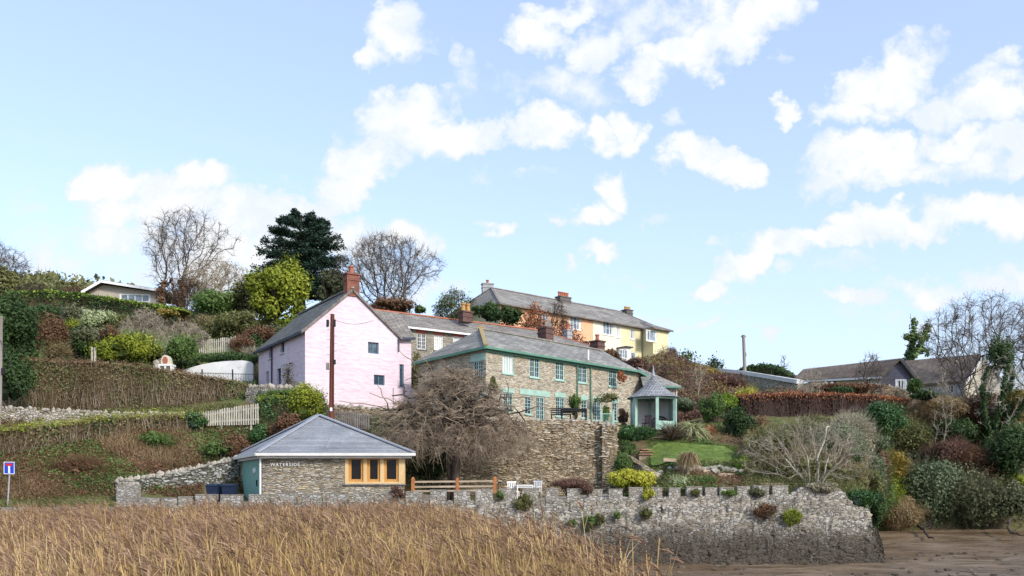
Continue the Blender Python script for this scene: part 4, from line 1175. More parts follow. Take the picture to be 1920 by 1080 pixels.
    dp.tubes([wf.P(t1, 8.6, .1), wf.P(t2, ZB + .8, .1)], [wf.P(t1, ZE - .2, .1), wf.P(t2, ZE - .2, .1)], .045, .045, 6)
    dp.build('downpipe', M['gutter_green'], o)
    pp = MB().tubes([(X(1103, 57), 57, Z(676, 57))], [(X(1103, 57), 57, Z(656, 57))], .06, .06, 6); pp.build('vent_pipe', M['white_paint'], o)
    # chimneys
    D = 59.3
    c1 = chimney_stack(o, 'chimney', (X(1023, D), D), .75, .8, Z(650, D), Z(617, D), BR, 'brick_old', 0, 'terracotta')
    cw = MB(); x = X(1027, D); zz = Z(616, D) + .1
    cw.hexa([(x-.3,D-.2,zz),(x+.3,D-.2,zz),(x+.3,D+.2,zz),(x-.3,D+.2,zz),(x-.05,D-.16,zz+.42),(x+.12,D-.16,zz+.42),(x+.12,D+.16,zz+.42),(x-.05,D+.16,zz+.42)])
    cw.build('cowl', M['coping'], c1)
    D = 66
    chimney_stack(o, 'chimney', (X(1120, D), D), .85, .8, Z(690, D), Z(642, D), BR, 'brick_old', 1, 'terracotta', .5, .15)
    # lower extension behind the summerhouse
    D0 = 59.5
    wx = Wall((X(1222, D0), D0), (1, .12)); we = Z(724, D0)
    xm = MB(); TT = wx.t(1266); wx.face(xm, 0, TT, 7, we, [], .2)
    a = wx.P(TT, 0); xm.poly([(a[0], a[1], 7), (a[0] - 1.4, a[1] + 4, 7), (a[0] - 1.4, a[1] + 4, we), (a[0], a[1], we)])
    xw = xm.build('extension_wall', M['house'], o)
    p0 = np.array(wx.P(-.7, we, .3)); p1 = np.array(wx.P(TT + .35, we, .3)); p2 = np.array(wx.P(TT - .9, we, -4.2))
    pk = np.array([X(1196, 62), 62, Z(688, 62)]); pk2 = np.array([X(1190, 66), 66, Z(690, 66)])
    xr = MB().slab([p0, p1, pk], .09).build('extension_roof', M['slate_house'], o); ORG_SET(xr, o)
    MB().slab([p1, p2, pk2, pk], .09).build('roof_slope', M['slate_house'], xr)
    g = MB(); g.bar(p0 - [0, 0, .1], p1 - [0, 0, .1], .12, .12); g.build('gutter', M['deep_green'], o)
    dm = MB(); dm.tubes([(p1[0] - .3, p1[1] + .22, 7.5)], [(p1[0] - .3, p1[1] + .22, we - .1)], .04, .04, 6); dm.build('downpipe', M['white_paint'], o)
    return o, wf, wl
SH, SHF, SHL = build_stone_house()

# ------------------------------------------------------------------ pink house
def build_pink_house():
    o = thing('pink_house', 'pale pink rendered gabled house with dark slate roof and red brick chimney', 'house', (X(640, 54), 54, 8.3))
    A = np.array([X(572, 52), 52.0])
    dg = np.array([.835, .549]); dg /= np.linalg.norm(dg); dl = np.array([-.549, .835]); dl /= np.linalg.norm(dl)
    wg = Wall(A, dg); wl = Wall(A, dl, flip=True)
    TG = wg.t(746); TL = wl.t(485)
    ZE = 12.9; ZB = 8.45
    apx = np.array(wg.P(TG * .49, 0)); ZR = Z(541, apx[1])
    zer = wg.z(632, TG)
    gw = [wg.rect(690, 710, 631, 663), wg.rect(701, 721, 703, 722)]
    m = MB()
    wg.face(m, 0, TG, ZB, ZE - .3, gw, .25)
    m.poly([wg.P(0, ZE - .3), wg.P(TG, ZE - .3), wg.P(TG, zer), wg.P(TG * .49, ZR - .12), wg.P(0, ZE)])
    lws = [wl.rect(504, 511, 651, 672), wl.rect(526, 533, 638, 662), wl.rect(499, 503.5, 696, 720), wl.rect(519, 527, 691, 722), wl.rect(535, 542, 690, 719)]
    wl.face(m, 0, TL, ZB, ZE, lws, .25)
    b1 = np.array(wl.P(TL, 0))[:2]; b2 = b1 + dg * TG; B = np.array(wg.P(TG, 0))[:2]
    m.poly([(B[0], B[1], ZB), (b2[0], b2[1], ZB), (b2[0], b2[1], zer), (B[0], B[1], zer)])
    mid = b1 + dg * TG * .49
    m.poly([(b1[0], b1[1], ZB), (b2[0], b2[1], ZB), (b2[0], b2[1], zer), (mid[0], mid[1], ZR - .12), (b1[0], b1[1], ZE)])
    # wing to the right, set back a little, and the low garden wall at its foot
    Wd = 1.05
    B0 = B + dl * .75
    ww = Wall(B0, dg); T2 = ww.t(771)
    wh = [ww.rect(749, 757, 683, 726)]
    ww.face(m, 0, T2, ZB, ww.z(633, T2), wh, .25)
    e = np.array(ww.P(T2, 0))[:2]; e2 = e + dl * 5
    zw = ww.z(633, T2)
    m.poly([(e[0], e[1], ZB), (e2[0], e2[1], ZB), (e2[0], e2[1], zw), (e[0], e[1], zw)])
    m.build('wall', M['pink'], o)
    st = MB(); wg.box(st, -.05, TG + 2.4, ZB - 1.0, ZB, -.4, .04); st.build('plinth', M['retain'], o)
    lw = MB(); w2 = Wall(np.array(wg.P(TG - .35, 0, .12))[:2], dg); w2.box(lw, 0, w2.t(788), w2.z(757, 1), w2.z(729, 1), -.35, 0); lw.build('garden_parapet', M['pink'], o)
    wg.window(o, gw[0], 'blue_frame', 2, 2, 0, rec=.12, fw=.075, pane='pane_blue')
    wg.window(o, gw[1], 'blue_frame', 2, 0, 0, rec=.12, fw=.065, pane='pane_blue')
    ww.window(o, wh[0], 'blue_frame', 1, 2, 0, rec=.12, fw=.08, pane='pane_blue', name='stair_window')
    for k, r in enumerate(lws): wl.window(o, r, 'blue_frame', 2, 1, 0, rec=.14, fw=.07, pane='pane_blue', sill='pink')
    # roof
    ov = .22
    fl = np.array(wl.P(-ov, ZE + .05, ov)); fl = np.array([*(A - dl * .12 - dg * .25), ZE - .02])
    fr = np.array([*(B - dl * .12 + dg * .25), zer - .02])
    bl = np.array([*(b1 + dl * .3 - dg * .25), ZE - .02]); br = np.array([*(b2 + dl * .3 + dg * .25), zer - .02])
    rg = np.array([*(np.array(wg.P(TG * .49, 0))[:2] - dl * .12), ZR]); rb = np.array([*(mid + dl * .3), ZR])
    r_ = MB().slab([fl, rg, rb, bl], .12).build('roof', M['slate_pink'], o); ORG_SET(r_, o)
    MB().slab([fr, br, rb, rg], .12).build('roof_slope', M['slate_pink'], r_)
    rm = MB(); rm.bar(rg + [0, 0, .05], rb + [0, 0, .05], .22, .1); rm.build('ridge_tiles', M['coping'], r_)
    g = MB(); g.bar(fl - [0, 0, .12], bl - [0, 0, .12], .15, .15); g.build('gutter', M['navy'], o)
    vb = MB(); vb.bar(fl + [0, 0, -.1], rg + [0, 0, -.1], .07, .14); vb.bar(rg + [0, 0, -.1], fr + [0, 0, -.1], .07, .14); vb.build('verge_board', M['picket_dark'], o)
    # wing roof
    q0 = np.array(ww.P(-.05, ww.z(633, 0), .3)); q1 = np.array(ww.P(T2 + .15, zw, .3))
    q2 = np.array([*(np.array(ww.P(T2 + .15, 0))[:2] + dl * 2.2), Z(583, 58)]); q3 = np.array([*(np.array(ww.P(-1.2, 0))[:2] + dl * 2.2), Z(583, 58)])
    wr = MB().slab([q0, q1, q2, q3], .1).build('wing_roof', M['slate_mid'], o)
    g = MB(); g.bar(q0 - [0, 0, .1], q1 - [0, 0, .1], .13, .15); g.build('gutter', M['navy'], o)
    dp = MB().tubes([wl.P(wl.t(511.5), ZB, .08), wg.P(TG + .02, wg.z(660, TG), .1)], [wl.P(wl.t(511.5), ZE - .1, .08), wg.P(TG + .02, zer - .1, .1)], .05, .05, 6)
    dp.build('downpipe', M['navy'], o)
    D = 53.9; c = (X(659, D), D)
    chimney_stack(o, 'chimney', c, .82, .62, Z(557, D), Z(517, D), math.atan2(dg[1], dg[0]), 'brick', 1, 'terracotta', .5, .15)
    # creeper on the long wall
    P = []
    for k in range(420):
        t = wl.t(545 + RS.normal() * 6); z = RS.uniform(8.8, 11.2); P.append(wl.P(t + RS.normal() * .1, z, .1 + abs(RS.normal()) * .12))
    MB().leaves(np.array(P), RS.normal(size=(len(P), 3)) + [-1, -1, 0], .07, .6, RS.rand(len(P))).build('wall_creeper', M['dead'], o)
build_pink_house()

# ------------------------------------------------------------------ terrace behind, red ridge
def build_mid_terrace():
    o = thing('stone_terrace', 'grey stone terrace with red ridge tiles, brick lintels and white sash windows', 'terrace', (X(820, 61), 61, 12))
    d = np.array([.835, .549]); d /= np.linalg.norm(d); bk = np.array([-d[1], d[0]])
    w = Wall((X(760, 60), 60), d); ZE = Z(613, 60)
    wins = [w.rect(782, 799, 625, 655), w.rect(814, 831, 628, 657), w.rect(850, 868, 631, 660)]
    m = MB(); w.face(m, -.8, 17, 9.5, ZE, wins, .2); e = np.array(w.P(17, 0))[:2]; f = e + bk * 6
    m.poly([(e[0], e[1], 9), (f[0], f[1], 9), (f[0], f[1], ZE), (e[0], e[1], ZE)])
    e = np.array(w.P(-.8, 0))[:2]; f = e + bk * 6
    m.poly([(e[0], e[1], 9), (f[0], f[1], 9), (f[0], f[1], ZE), (e[0], e[1], ZE)])
    m.build('wall', M['terr_stone'], o)
    for k, r in enumerate(wins):
        w.window(o, r, 'white_paint', 2, 3, 1, rec=.08, fw=.06, lintel='brick_lintel', lh=.3, sill='coping', pane='pane' if k == 0 else 'curtain')
    pt = lambda t, off, z: np.array([*(np.array(w.P(t, 0))[:2] + bk * off), z])
    zr = Z(585, 62.6)
    rf = roof4(o, [pt(-1.6, -.3, ZE + .02), pt(17.3, -.3, ZE + .02), pt(17.3, 6.3, ZE + .02), pt(-1.6, 6.3, ZE + .02)], [pt(-1.6, 3, zr), pt(13.6, 3, zr)], 'slate_mid', ridgemat='ridge_red', gutter='white_paint', hips=True)
    D = 64.3
    chimney_stack(o, 'chimney', (X(873, D), D), .85, .7, Z(605, D), Z(587, D), w.ang, 'brick_old', 2, 'pot_yellow', .62, .17)
    D = 71
    chimney_stack(o, 'chimney', (X(1065, D), D), .5, .5, Z(650, D), Z(621, D), w.ang, 'grey_chimney', 1, 'terracotta', .5, .17)
build_mid_terrace()

# ------------------------------------------------------------------ painted terrace on the hilltop
def build_upper():
    o = thing('painted_terrace', 'hilltop terrace painted orange, cream and yellow under one grey slate roof', 'terrace', (X(1100, 86), 86, 16))
    d = np.array([.781, .625]); d /= np.linalg.norm(d); bk = np.array([-d[1], d[0]])
    w = Wall((X(938, 80), 80), d); ZE = Z(570, 80)
    cuts = [0, w.t(1112), w.t(1165), w.t(1203)]
    names = ['orange_render', 'cream_render', 'yellow_render']
    wins = [(1067, 1090, 594, 618), (1129, 1151, 604, 628), (1156, 1162, 611, 633), (1182, 1190, 617, 636), (1183, 1192, 660, 676), (1010, 1030, 588, 612)]
    R = [w.rect(*r) for r in wins]
    for k in range(3):
        m = MB(); w.face(m, cuts[k], cuts[k + 1], 14, ZE, [r for r in R if cuts[k] < (r[0] + r[1]) / 2 < cuts[k + 1]], .2)
        m.build('wall', M[names[k]], o)
    end = np.array(w.P(cuts[-1], 0))[:2]
    for k, r in enumerate(R):
        w.window(o, r, 'white_paint', [3, 3, 2, 2, 1, 3][k], 1 if k < 2 else 0, 0, rec=.06, fw=.09, pane='pane_bright', sill='white_paint', curtain=.12 if k != 4 else 0, name='window' if k != 4 else 'front_door')
    pt = lambda t, off, z: np.array([*(np.array(w.P(t, 0))[:2] + bk * off), z])
    # side wall at the left end
    m = MB(); a, b = pt(0, 0, 0), pt(0, 8, 0); m.poly([(a[0], a[1], 14), (b[0], b[1], 14), (b[0], b[1], ZE), (a[0], a[1], ZE)]); m.build('end_wall', M['yellow_render'], o); m = MB()
    a, b = pt(cuts[-1] + 4, 0, 0), pt(cuts[-1] + 4, 8, 0); m.poly([(a[0], a[1], 14), (b[0], b[1], 14), (b[0], b[1], ZE), (a[0], a[1], ZE)])
    m.build('end_wall', M['yellow_render'], o)
    ZR = Z(542, 84.8); T = cuts[-1] + 4
    roof4(o, [pt(-.4, -.4, ZE + .02), pt(T, -.4, ZE + .02), pt(T, 8.4, ZE + .02), pt(-.4, 8.4, ZE + .02)], [pt(2.0, 4, ZR), pt(cuts[-1] + .8, 4, ZR)], 'slate_up', ridgemat='slate_mid', gutter='picket_dark')
    # projecting right wing
    A2 = pt(w.t(1205), -1.5, 0)[:2]; w2 = Wall(A2, d); T2 = w2.t(1253); Z2 = w2.z(614.5, 0)
    rr = w2.rect(1212, 1232, 619, 640)
    m = MB(); w2.face(m, 0, T2, 13, Z2, [rr], .2)
    for t in (0, T2):
        p = np.array(w2.P(t, 0))[:2]; q = p + bk * (2.5 if t == 0 else 7)
        m.poly([(p[0], p[1], 13), (q[0], q[1], 13), (q[0], q[1], Z2), (p[0], p[1], Z2)])
    m.build('wing_wall', M['yellow_render'], o)
    w2.window(o, rr, 'white_paint', 3, 0, 0, rec=.06, fw=.1, pane='pane_bright', sill='white_paint', curtain=.1)
    q = lambda t, off, z: np.array([*(np.array(w2.P(t, 0))[:2] + bk * off), z])
    pk = q(1.0, 2.6, w2.z(596, 1.2)); pk2 = q(1.0, 6, w2.z(596, 1.2))
    e = [q(-.35, -.35, Z2), q(T2 + .4, -.35, Z2), q(T2 + .4, 7, Z2), q(-.35, 7, Z2)]
    rf = MB().slab([e[0], e[1], pk], .12).build('wing_roof', M['slate_up'], o); ORG_SET(rf, o)
    MB().slab([e[1], e[2], pk2, pk], .12).build('roof_slope', M['slate_up'], rf); MB().slab([e[3], e[0], pk, pk2], .12).build('roof_slope', M['slate_up'], rf)
    g = MB(); g.bar(e[0] - [0, 0, .12], e[1] - [0, 0, .12], .14, .14); g.build('gutter', M['picket_dark'], o)
    # white bay and porch in front of the cream part
    bw = Wall(pt(w.t(1158), -1.2, 0)[:2], d); tb = bw.t(1182); zt = bw.z(652, tb / 2); zb = 13.6
    m = MB(); r = bw.rect(1162, 1177, 655, 672); bw.face(m, 0, tb, zb, zt, [r], .1)
    for t in (0, tb):
        p = np.array(bw.P(t, 0))[:2]; qq = p + bk * 1.2; m.poly([(p[0], p[1], zb), (qq[0], qq[1], zb), (qq[0], qq[1], zt), (p[0], p[1], zt)])
    bb = m.build('bay', M['white_paint'], o); ORG_SET(bb, o)
    bw.window(o, r, 'white_paint', 3, 1, 0, rec=.05, fw=.09, pane='pane_bright')
    c = MB(); bw.box(c, -.2, tb + .2, zt, zt + .12, -1.3, .25); c.build('bay_roof', M['felt'], bb)
    # chimneys
    D = 90; chimney_stack(o, 'chimney', (X(914, D), D), 1.15, .7, Z(562, D), Z(534, D), .2, 'grey_chimney', 1, 'terracotta', .4, .15)
    D = 90; chimney_stack(o, 'chimney', (X(1056, D), D), 1.5, .8, Z(574, D), Z(559, D), w.ang, 'grey_chimney_dark', 5, 'terracotta', .5, .14)
    D = 97.5; chimney_stack(o, 'chimney', (X(1176, D), D), 1.0, .8, Z(596, D), Z(583, D), w.ang, 'grey_chimney_dark', 3, 'pot_yellow', .35, .14)
build_upper()

# ------------------------------------------------------------------ bungalows
def build_bungalows():
    # left: low-pitched, white barge boards
    D = 95
    o = thing('bungalow', 'low grey bungalow with shallow white edged roof above the clipped hedge', 'bungalow', (X(240, D), D, Z(566, D)))
    w = Wall((X(168, D), D), (1, .12)); T = w.t(309)
    wi = w.rect(224, 282, 542, 566); m = MB()
    ta = w.t(194)
    zl, za, zr = w.z(545, 0), w.z(532, ta), w.z(549, T)
    zc = w.z(551, T); m2 = [wi[0], wi[1], wi[2], min(wi[3], zc - .1)]
    w.face(m, 0, T, w.z(585, 0), zc, [tuple(m2)], .1)
    m.poly([w.P(0, zc), w.P(T, zc), w.P(T, zr - .1), w.P(ta, za - .1), w.P(0, max(zl - .1, zc))])
    m.build('wall', M['beige_board'], o)
    w.window(o, tuple(m2), 'white_paint', 4, 0, 0, rec=.04, fw=.12, pane='pane_bright', curtain=.03)
    def q(t, z, off): return np.array(w.P(t, z, off))
    r = MB().slab([q(-.5, zl - .2, .8), q(ta, za + .25, .8), q(ta, za + .25, -7), q(-.5, zl - .2, -7)], .18)
    rf = r.build('roof', M['felt'], o); ORG_SET(rf, o)
    MB().slab([q(ta, za + .25, .8), q(T + .6, zr + .1, .8), q(T + .6, zr + .1, -7), q(ta, za + .25, -7)], .18).build('roof_slope', M['felt'], rf)
    b = MB(); dz = np.array([0, 0, .18]); b.bar(q(-.55, zl - .2, .85) - dz, q(ta, za + .25, .85) - dz, .08, .27); b.bar(q(ta, za + .25, .85) - dz, q(T + .65, zr + .1, .85) - dz, .08, .27)
    b.build('barge_board', M['white_paint'], o)
    # right, first: brown tiles, blue-grey gable
    D = 74
    o = thing('bungalow', 'brown tiled bungalow with blue grey boarded gable and one white framed window', 'bungalow', (X(1600, D), D, Z(740, D)))
    g = Wall((X(1654, 70), 70), (1, .12)); TG = g.t(1707); tm = g.t(1684)
    zl, zt, zr_ = g.z(704, 0), g.z(677, tm), g.z(707, TG); zb = g.z(756, 0)
    wi = g.rect(1679, 1700, 711, 737)
    m = MB(); g.face(m, 0, TG, zb, zr_, [wi], .12); m.poly([g.P(0, zr_), g.P(TG, zr_), g.P(TG, zr_), g.P(tm, zt), g.P(0, zl)]); m.build('gable_wall', M['slate_blue_board'], o)
    g.window(o, wi, 'white_paint', 2, 0, 0, rec=.02, fw=.12, pane='pane', curtain=.18)
    f = Wall((X(1496, 78), 78), (X(1654, 70) - X(1496, 78), -8)); TF = np.linalg.norm([X(1654, 70) - X(1496, 78), -8])
    fw = [f.rect(1556, 1570, 709, 722), f.rect(1622, 1634, 706, 720)]
    ef = f.z(711, TF * .5); m = MB(); f.face(m, 0, TF, ef - 3.5, ef + .05, fw, .12); m.build('wall', M['bungalow_cream'], o)
    for r in fw: f.window(o, r, 'white_paint', 2, 0, 0, rec=.03, fw=.09, pane='pane_blue')
    e0 = np.array(f.P(-.4, 0, .35)); e0[2] = Z(713.5, e0[1]); e1 = np.array(g.P(-.35, zl, .4)); e1[2] = Z(704.5, e1[1])
    pk = np.array(g.P(tm, zt + .18, .4)); r0 = np.array([X(1506, 82), 82, Z(692, 82)])
    r = MB().slab([e0, e1, pk, r0], .12); rf = r.build('roof', M['tile_brown'], o); ORG_SET(rf, o)
    fr = np.array(g.P(TG + .25, zr_ + .0, .4)); bk_ = np.array([X(1530, 86), 86, Z(712, 86)]) 
    MB().slab([pk, fr, fr + np.array([-4, 14, 0]), r0 + np.array([1, 2, 0])], .12).build('roof_slope', M['tile_brown'], rf)
    b = MB(); b.bar(pk - [0, 0, .1], fr - [0, 0, .1], .1, .24); b.build('barge_board', M['felt'], o)
    b = MB(); b.bar(e0 - [0, 0, .14], e1 - [0, 0, .14], .1, .16); b.build('gutter', M['white_paint'], o)
    # right, second: long brown roof, cream gable
    o = thing('bungalow', 'larger brown tiled bungalow with pale walls half hidden behind the big bare tree', 'bungalow', (X(1780, 82), 82, Z(745, 82)))
    P = lambda px, py, D: np.array([X(px, D), D, Z(py, D)])
    a, b_, c, d_ = P(1722, 721, 78), P(1812, 712, 72), P(1838, 664, 78), P(1688, 677, 86)
    rf = MB().slab([a, b_, c, d_], .14).build('roof', M['tile_brown'], o); ORG_SET(rf, o)
    MB().slab([c, P(1880, 712, 78), P(1760, 712, 92), d_], .14).build('roof_slope', M['tile_brown'], rf)
    w = Wall(P(1726, 0, 78.2)[:2], (P(1812, 0, 72.4) - P(1726, 0, 78.2))[:2]); T = np.linalg.norm((P(1812, 0, 72.4) - P(1726, 0, 78.2))[:2])
    ht = Z(716, 75); wi = [w.rect(1744, 1754, 724, 738), w.rect(1776, 1788, 723, 738)]
    m = MB(); w.face(m, 0, T, ht - 4, ht, wi, .12); m.build('wall', M['white_render'], o)
    for r in wi: w.window(o, r, 'white_paint', 2, 0, 0, rec=.03, fw=.09, pane='pane_blue')
    gg = Wall(P(1812, 0, 72.4)[:2], (1, .15)); TG = gg.t(1876)
    m = MB(); gg.face(m, 0, TG, ht - 4.5, ht - .6, [], .1); m.poly([gg.P(0, ht - .6), gg.P(TG, ht - .6), gg.P(TG * .5, gg.z(668, TG * .5))]); m.build('gable_wall', M['bungalow_cream'], o)
    bb = MB(); bb.bar(np.array(gg.P(-.3, ht - .75, .1)), np.array(gg.P(TG * .5, gg.z(666, TG * .5), .1)), .1, .2); bb.build('barge_board', M['white_paint'], o)
build_bungalows()
# ------------------------------------------------------------------ plant builders
def lobed(center, radii, n, lobes=10, shell=.3, low=-.9, lobe_r=(.34, .5), zb=None):
    """points, outward normals and a clump value for foliage gathered in uneven lobes"""
    u = RS.normal(size=(lobes, 3)); u /= np.linalg.norm(u, axis=1, keepdims=True)
    u[:, 2] = np.abs(u[:, 2]) * np.where(RS.rand(lobes) < .7, 1, low)
    k = RS.uniform(.35, .72, (lobes, 1)); lc = u * k
    lr = RS.uniform(lobe_r[0], lobe_r[1], lobes)
    cv = RS.rand(lobes)
    i = RS.randint(0, lobes, n)
    d = RS.normal(size=(n, 3)); d /= np.linalg.norm(d, axis=1, keepdims=True)
    r = lr[i] * (1 - shell * RS.rand(n) ** 1.5 + .12 * RS.normal(size=n))
    r = r * (1 + .22 * np.sin(d[:, 0] * 7 + i) * np.sin(d[:, 1] * 6 + 2 * i) + .14 * np.sin(d[:, 2] * 11 + d[:, 0] * 9))
    P = lc[i] + d * r[:, None]
    far = np.linalg.norm(P, axis=1) > .35
    P, d, i = P[far], d[far], i[far]
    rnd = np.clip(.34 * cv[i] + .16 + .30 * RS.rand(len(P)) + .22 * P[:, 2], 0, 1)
    V = P * np.array(radii) + np.array(center)
    if zb is not None:
        ok = V[:, 2] > zb; V, d, rnd = V[ok], d[ok], rnd[ok]
    return V, d, rnd
def bush(name, label, cat, px, ytop, D, wpx, mat, ybot=None, size=.085, lobes=12, dens=1.0, depth=None, stem='bark', group=None, asp=.55, core=True, blades=0, lean=0, droop=0, sub=.15):
    x = X(px, D); zt = Z(ytop, D); zg = hz(x, D); zb = Z(ybot, D) if ybot is not None else zg - sub
    rx = wpx / 2 / F * D; ry = depth or rx * .9; rz = max(.12, (zt - zb) / 2)
    c = np.array([x, D, (zt + zb) / 2])
    root = thing(name, label, cat, (x, D, min(zg, zb + .1)), group)
    A = 4 * PI * ((rx * ry + rx * rz + ry * rz) / 3)
    n = int(min(34000, A / (size * size * 1.2) * 2.5 * dens)) + 60; lobes = int(lobes * 1.8)
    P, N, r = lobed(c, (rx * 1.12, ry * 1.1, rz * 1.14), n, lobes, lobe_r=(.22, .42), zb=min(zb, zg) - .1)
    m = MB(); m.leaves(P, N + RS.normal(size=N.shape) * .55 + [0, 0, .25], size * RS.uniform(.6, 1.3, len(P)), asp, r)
    if blades:
        nb = int(n * blades); Pb, Nb, rb = lobed(c, (rx, ry, rz), nb, lobes, zb=zb)
        m.blades(Pb, Nb + [0, 0, .6], size * RS.uniform(2, 5, len(Pb)), size * .22, RS.normal(size=Nb.shape) * size * .6 - [0, 0, droop], 2, rb)
    if core:  # added blobs in the darkest leaf tone, to stop light leaking through
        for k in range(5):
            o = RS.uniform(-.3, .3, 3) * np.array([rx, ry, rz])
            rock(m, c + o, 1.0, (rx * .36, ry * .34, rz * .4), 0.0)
    ns = int(n * .05); Ps, Ns, rs = lobed(c, (rx * 1.15, ry * 1.12, rz * 1.18), ns, lobes, zb=zb)
    m.blades(Ps, Ns + [0, 0, .5] + RS.normal(size=Ns.shape) * .3, size * RS.uniform(1.5, 4, len(Ps)), size * .2, RS.normal(size=Ns.shape) * size * .5, 2, np.clip(rs + .2, 0, 1))
    m.build('foliage', M[mat], root)
    sp0, sp1 = [], []
    zs = zb + rz * .4 if zb - zg > .6 else zg - .15
    for k in range(9):
        a = RS.rand() * 2 * PI; q = RS.uniform(.2, .8)
        sp0.append((x + RS.normal() * .08, D + RS.normal() * .08, zs)); sp1.append((x + math.cos(a) * rx * q, D + math.sin(a) * ry * q, c[2] + rz * RS.uniform(-.1, .6)))
    MB().tubes(sp0, sp1, .03 + rx * .01, .012, 4).build('stems', M[stem], root)
    return root

def colonise(roots, att, step, infl, kill, iters=160, inertia=.5, seed=1, up=.0):
    """space colonisation: nodes grow towards attractor points; returns node positions, parents"""
    rg = np.random.RandomState(seed)
    N = [np.array(r[0], float) for r in roots]; Dn = [np.array(r[1], float) / np.linalg.norm(r[1]) for r in roots]; par = [-1] * len(roots)
    P = np.array(N); DD = np.array(Dn)
    att = att.copy(); best = np.full(len(att), 1e9); bi = np.zeros(len(att), int); new0 = 0
    for it in range(iters):
        Q = P[new0:]
        if len(Q) and len(att):
            d = np.linalg.norm(att[:, None] - Q[None], axis=2); j = d.argmin(1); dm = d[np.arange(len(att)), j]
            k = dm < best; best[k] = dm[k]; bi[k] = j[k] + new0
            keep = best > kill; att, best, bi = att[keep], best[keep], bi[keep]
        if not len(att): break
        new0 = len(P)
        act = best < (infl if it > 3 else 1e9)
        if not act.any():
            act = best <= best.min() + 1e-6
        u = np.unique(bi[act]); v = att[act] - P[bi[act]]; v /= np.linalg.norm(v, axis=1, keepdims=True)
        acc = np.zeros((len(P), 3)); np.add.at(acc, bi[act], v); g = acc[u]
        g /= np.linalg.norm(g, axis=1, keepdims=True) + 1e-9
        nd = g + DD[u] * inertia + rg.normal(size=g.shape) * .16 + [0, 0, up]; nd /= np.linalg.norm(nd, axis=1, keepdims=True)
        NP = P[u] + nd * step
        P = np.concatenate([P, NP]); DD = np.concatenate([DD, nd]); par += list(u)
        if len(P) > 14000: break
    return P, DD, np.array(par)
def bare_tree(name, label, cat, basepx, D, x0, x1, ytop, cb=.28, n=900, stems=1, depth=None, group=None, bark='bark_far', twig=None, tip=.009, twigs=3, tlen=.5, shape='round', leaf=None, leafsize=.08, leafn=2, ivy=None, seed=1, droop=0.0, step=None, fat=1.0, up=.05, spreadroot=.12, expo=2.25, inertia=.5):
    rg = np.random.RandomState(seed)
    bx = X(basepx, D); gz = hz(bx, D) - .15; zt = Z(ytop, D); H = zt - gz; cx = X((x0 + x1) / 2, D); rx = (x1 - x0) / 2 / F * D; ry = depth or rx * .75
    step = step or max(.14, H / 42)
    prof = {'round': ([0, .15, .4, .7, .9, 1], [.45, .8, 1, .92, .6, .2]), 'vase': ([0, .2, .5, .8, 1], [.2, .5, .85, 1, .55]), 'fan': ([0, .2, .5, .8, 1], [.55, .9, 1, .85, .4]), 'dome': ([0, .2, .5, .8, 1], [1, 1, .9, .65, .25]), 'column': ([0, .5, 1], [.8, 1, .5])}[shape]
    h = rg.rand(n) ** .85; a = rg.rand(n) * 2 * PI; q = np.sqrt(rg.rand(n)) ** .8; w = np.interp(h, *prof) * (1 + .24 * np.sin(a * 3 + seed + 3 * h) + .2 * np.sin(a * 5 + h * 9 + seed))
    zc = gz + H * (cb + (1 - cb) * h) - H * .12 * q ** 2 * (h > .6)
    cxh = bx + (cx - bx) * np.clip((cb + (1 - cb) * h) * 1.3, 0, 1)
    att = np.column_stack([cxh + np.cos(a) * q * w * rx, D + np.sin(a) * q * w * ry, zc])
    roots = []
    for s_ in range(stems):
        t = rg.rand() * 2 * PI; o = spreadroot * (stems > 1); l = .35 * (stems > 1)
        roots.append((np.array([bx + math.cos(t) * o * 2, D + math.sin(t) * o * 2, gz]), (math.cos(t) * l * 1.5, math.sin(t) * l, 1)))
    # trunks rise to the crown before they branch
    pre = []; pp = []
    base_n = []; P0 = []; par0 = []
    for (p, d) in roots:
        d = np.array(d, float); d /= np.linalg.norm(d); k = max(1, int(H * cb * (.8 if stems > 1 else 1.0) / step)); last = -1
        for i in range(k):
            P0.append(p.copy()); par0.append(last); last = len(P0) - 1
            d = d + rg.normal(size=3) * .07; d[2] += .03; d /= np.linalg.norm(d); p = p + d * step
        P0.append(p.copy()); par0.append(last); base_n.append((p, d, len(P0) - 1))
    P, DD, par = colonise([(b[0], b[1]) for b in base_n], att, step, step * 6, step * 1.25, seed=seed, up=up, inertia=inertia)
    nb = len(base_n); off = len(P0); par2 = []
    for i, q_ in enumerate(par): par2.append(base_n[i][2] if i < nb else q_ + off)
    PA = np.concatenate([np.array(P0), P]); PR = np.array(par0 + par2); DA = np.concatenate([np.zeros((off, 3)), DD])
    cnt = np.zeros(len(PA)); kids = np.zeros(len(PA), int)
    for i in range(len(PA) - 1, -1, -1):
        if PR[i] >= 0: kids[PR[i]] += 1
    cnt[kids == 0] = 1
    for i in range(len(PA) - 1, off - 1, -1):
        if PR[i] >= 0: cnt[PR[i]] += cnt[i]
    for i in range(off - 1, -1, -1):
        if PR[i] >= 0: cnt[PR[i]] += cnt[i]
    R = tip * fat * np.maximum(cnt, 1) ** (1 / expo)
    ok = PR >= 0; A, B, RA, RB = PA[PR[ok]], PA[ok], R[PR[ok]], R[ok]
    RA = np.minimum(RA, RB * 1.5)
    root = thing(name, label, cat, (bx, D, gz + .15), group)
    thr = max(tip * 4.5 * fat, .03); th = RB > thr
    if th.sum() < 3: th = RB > np.percentile(RB, 70)
    tk = MB(); tk.tubes(A[th], B[th], RA[th], RB[th], 7)
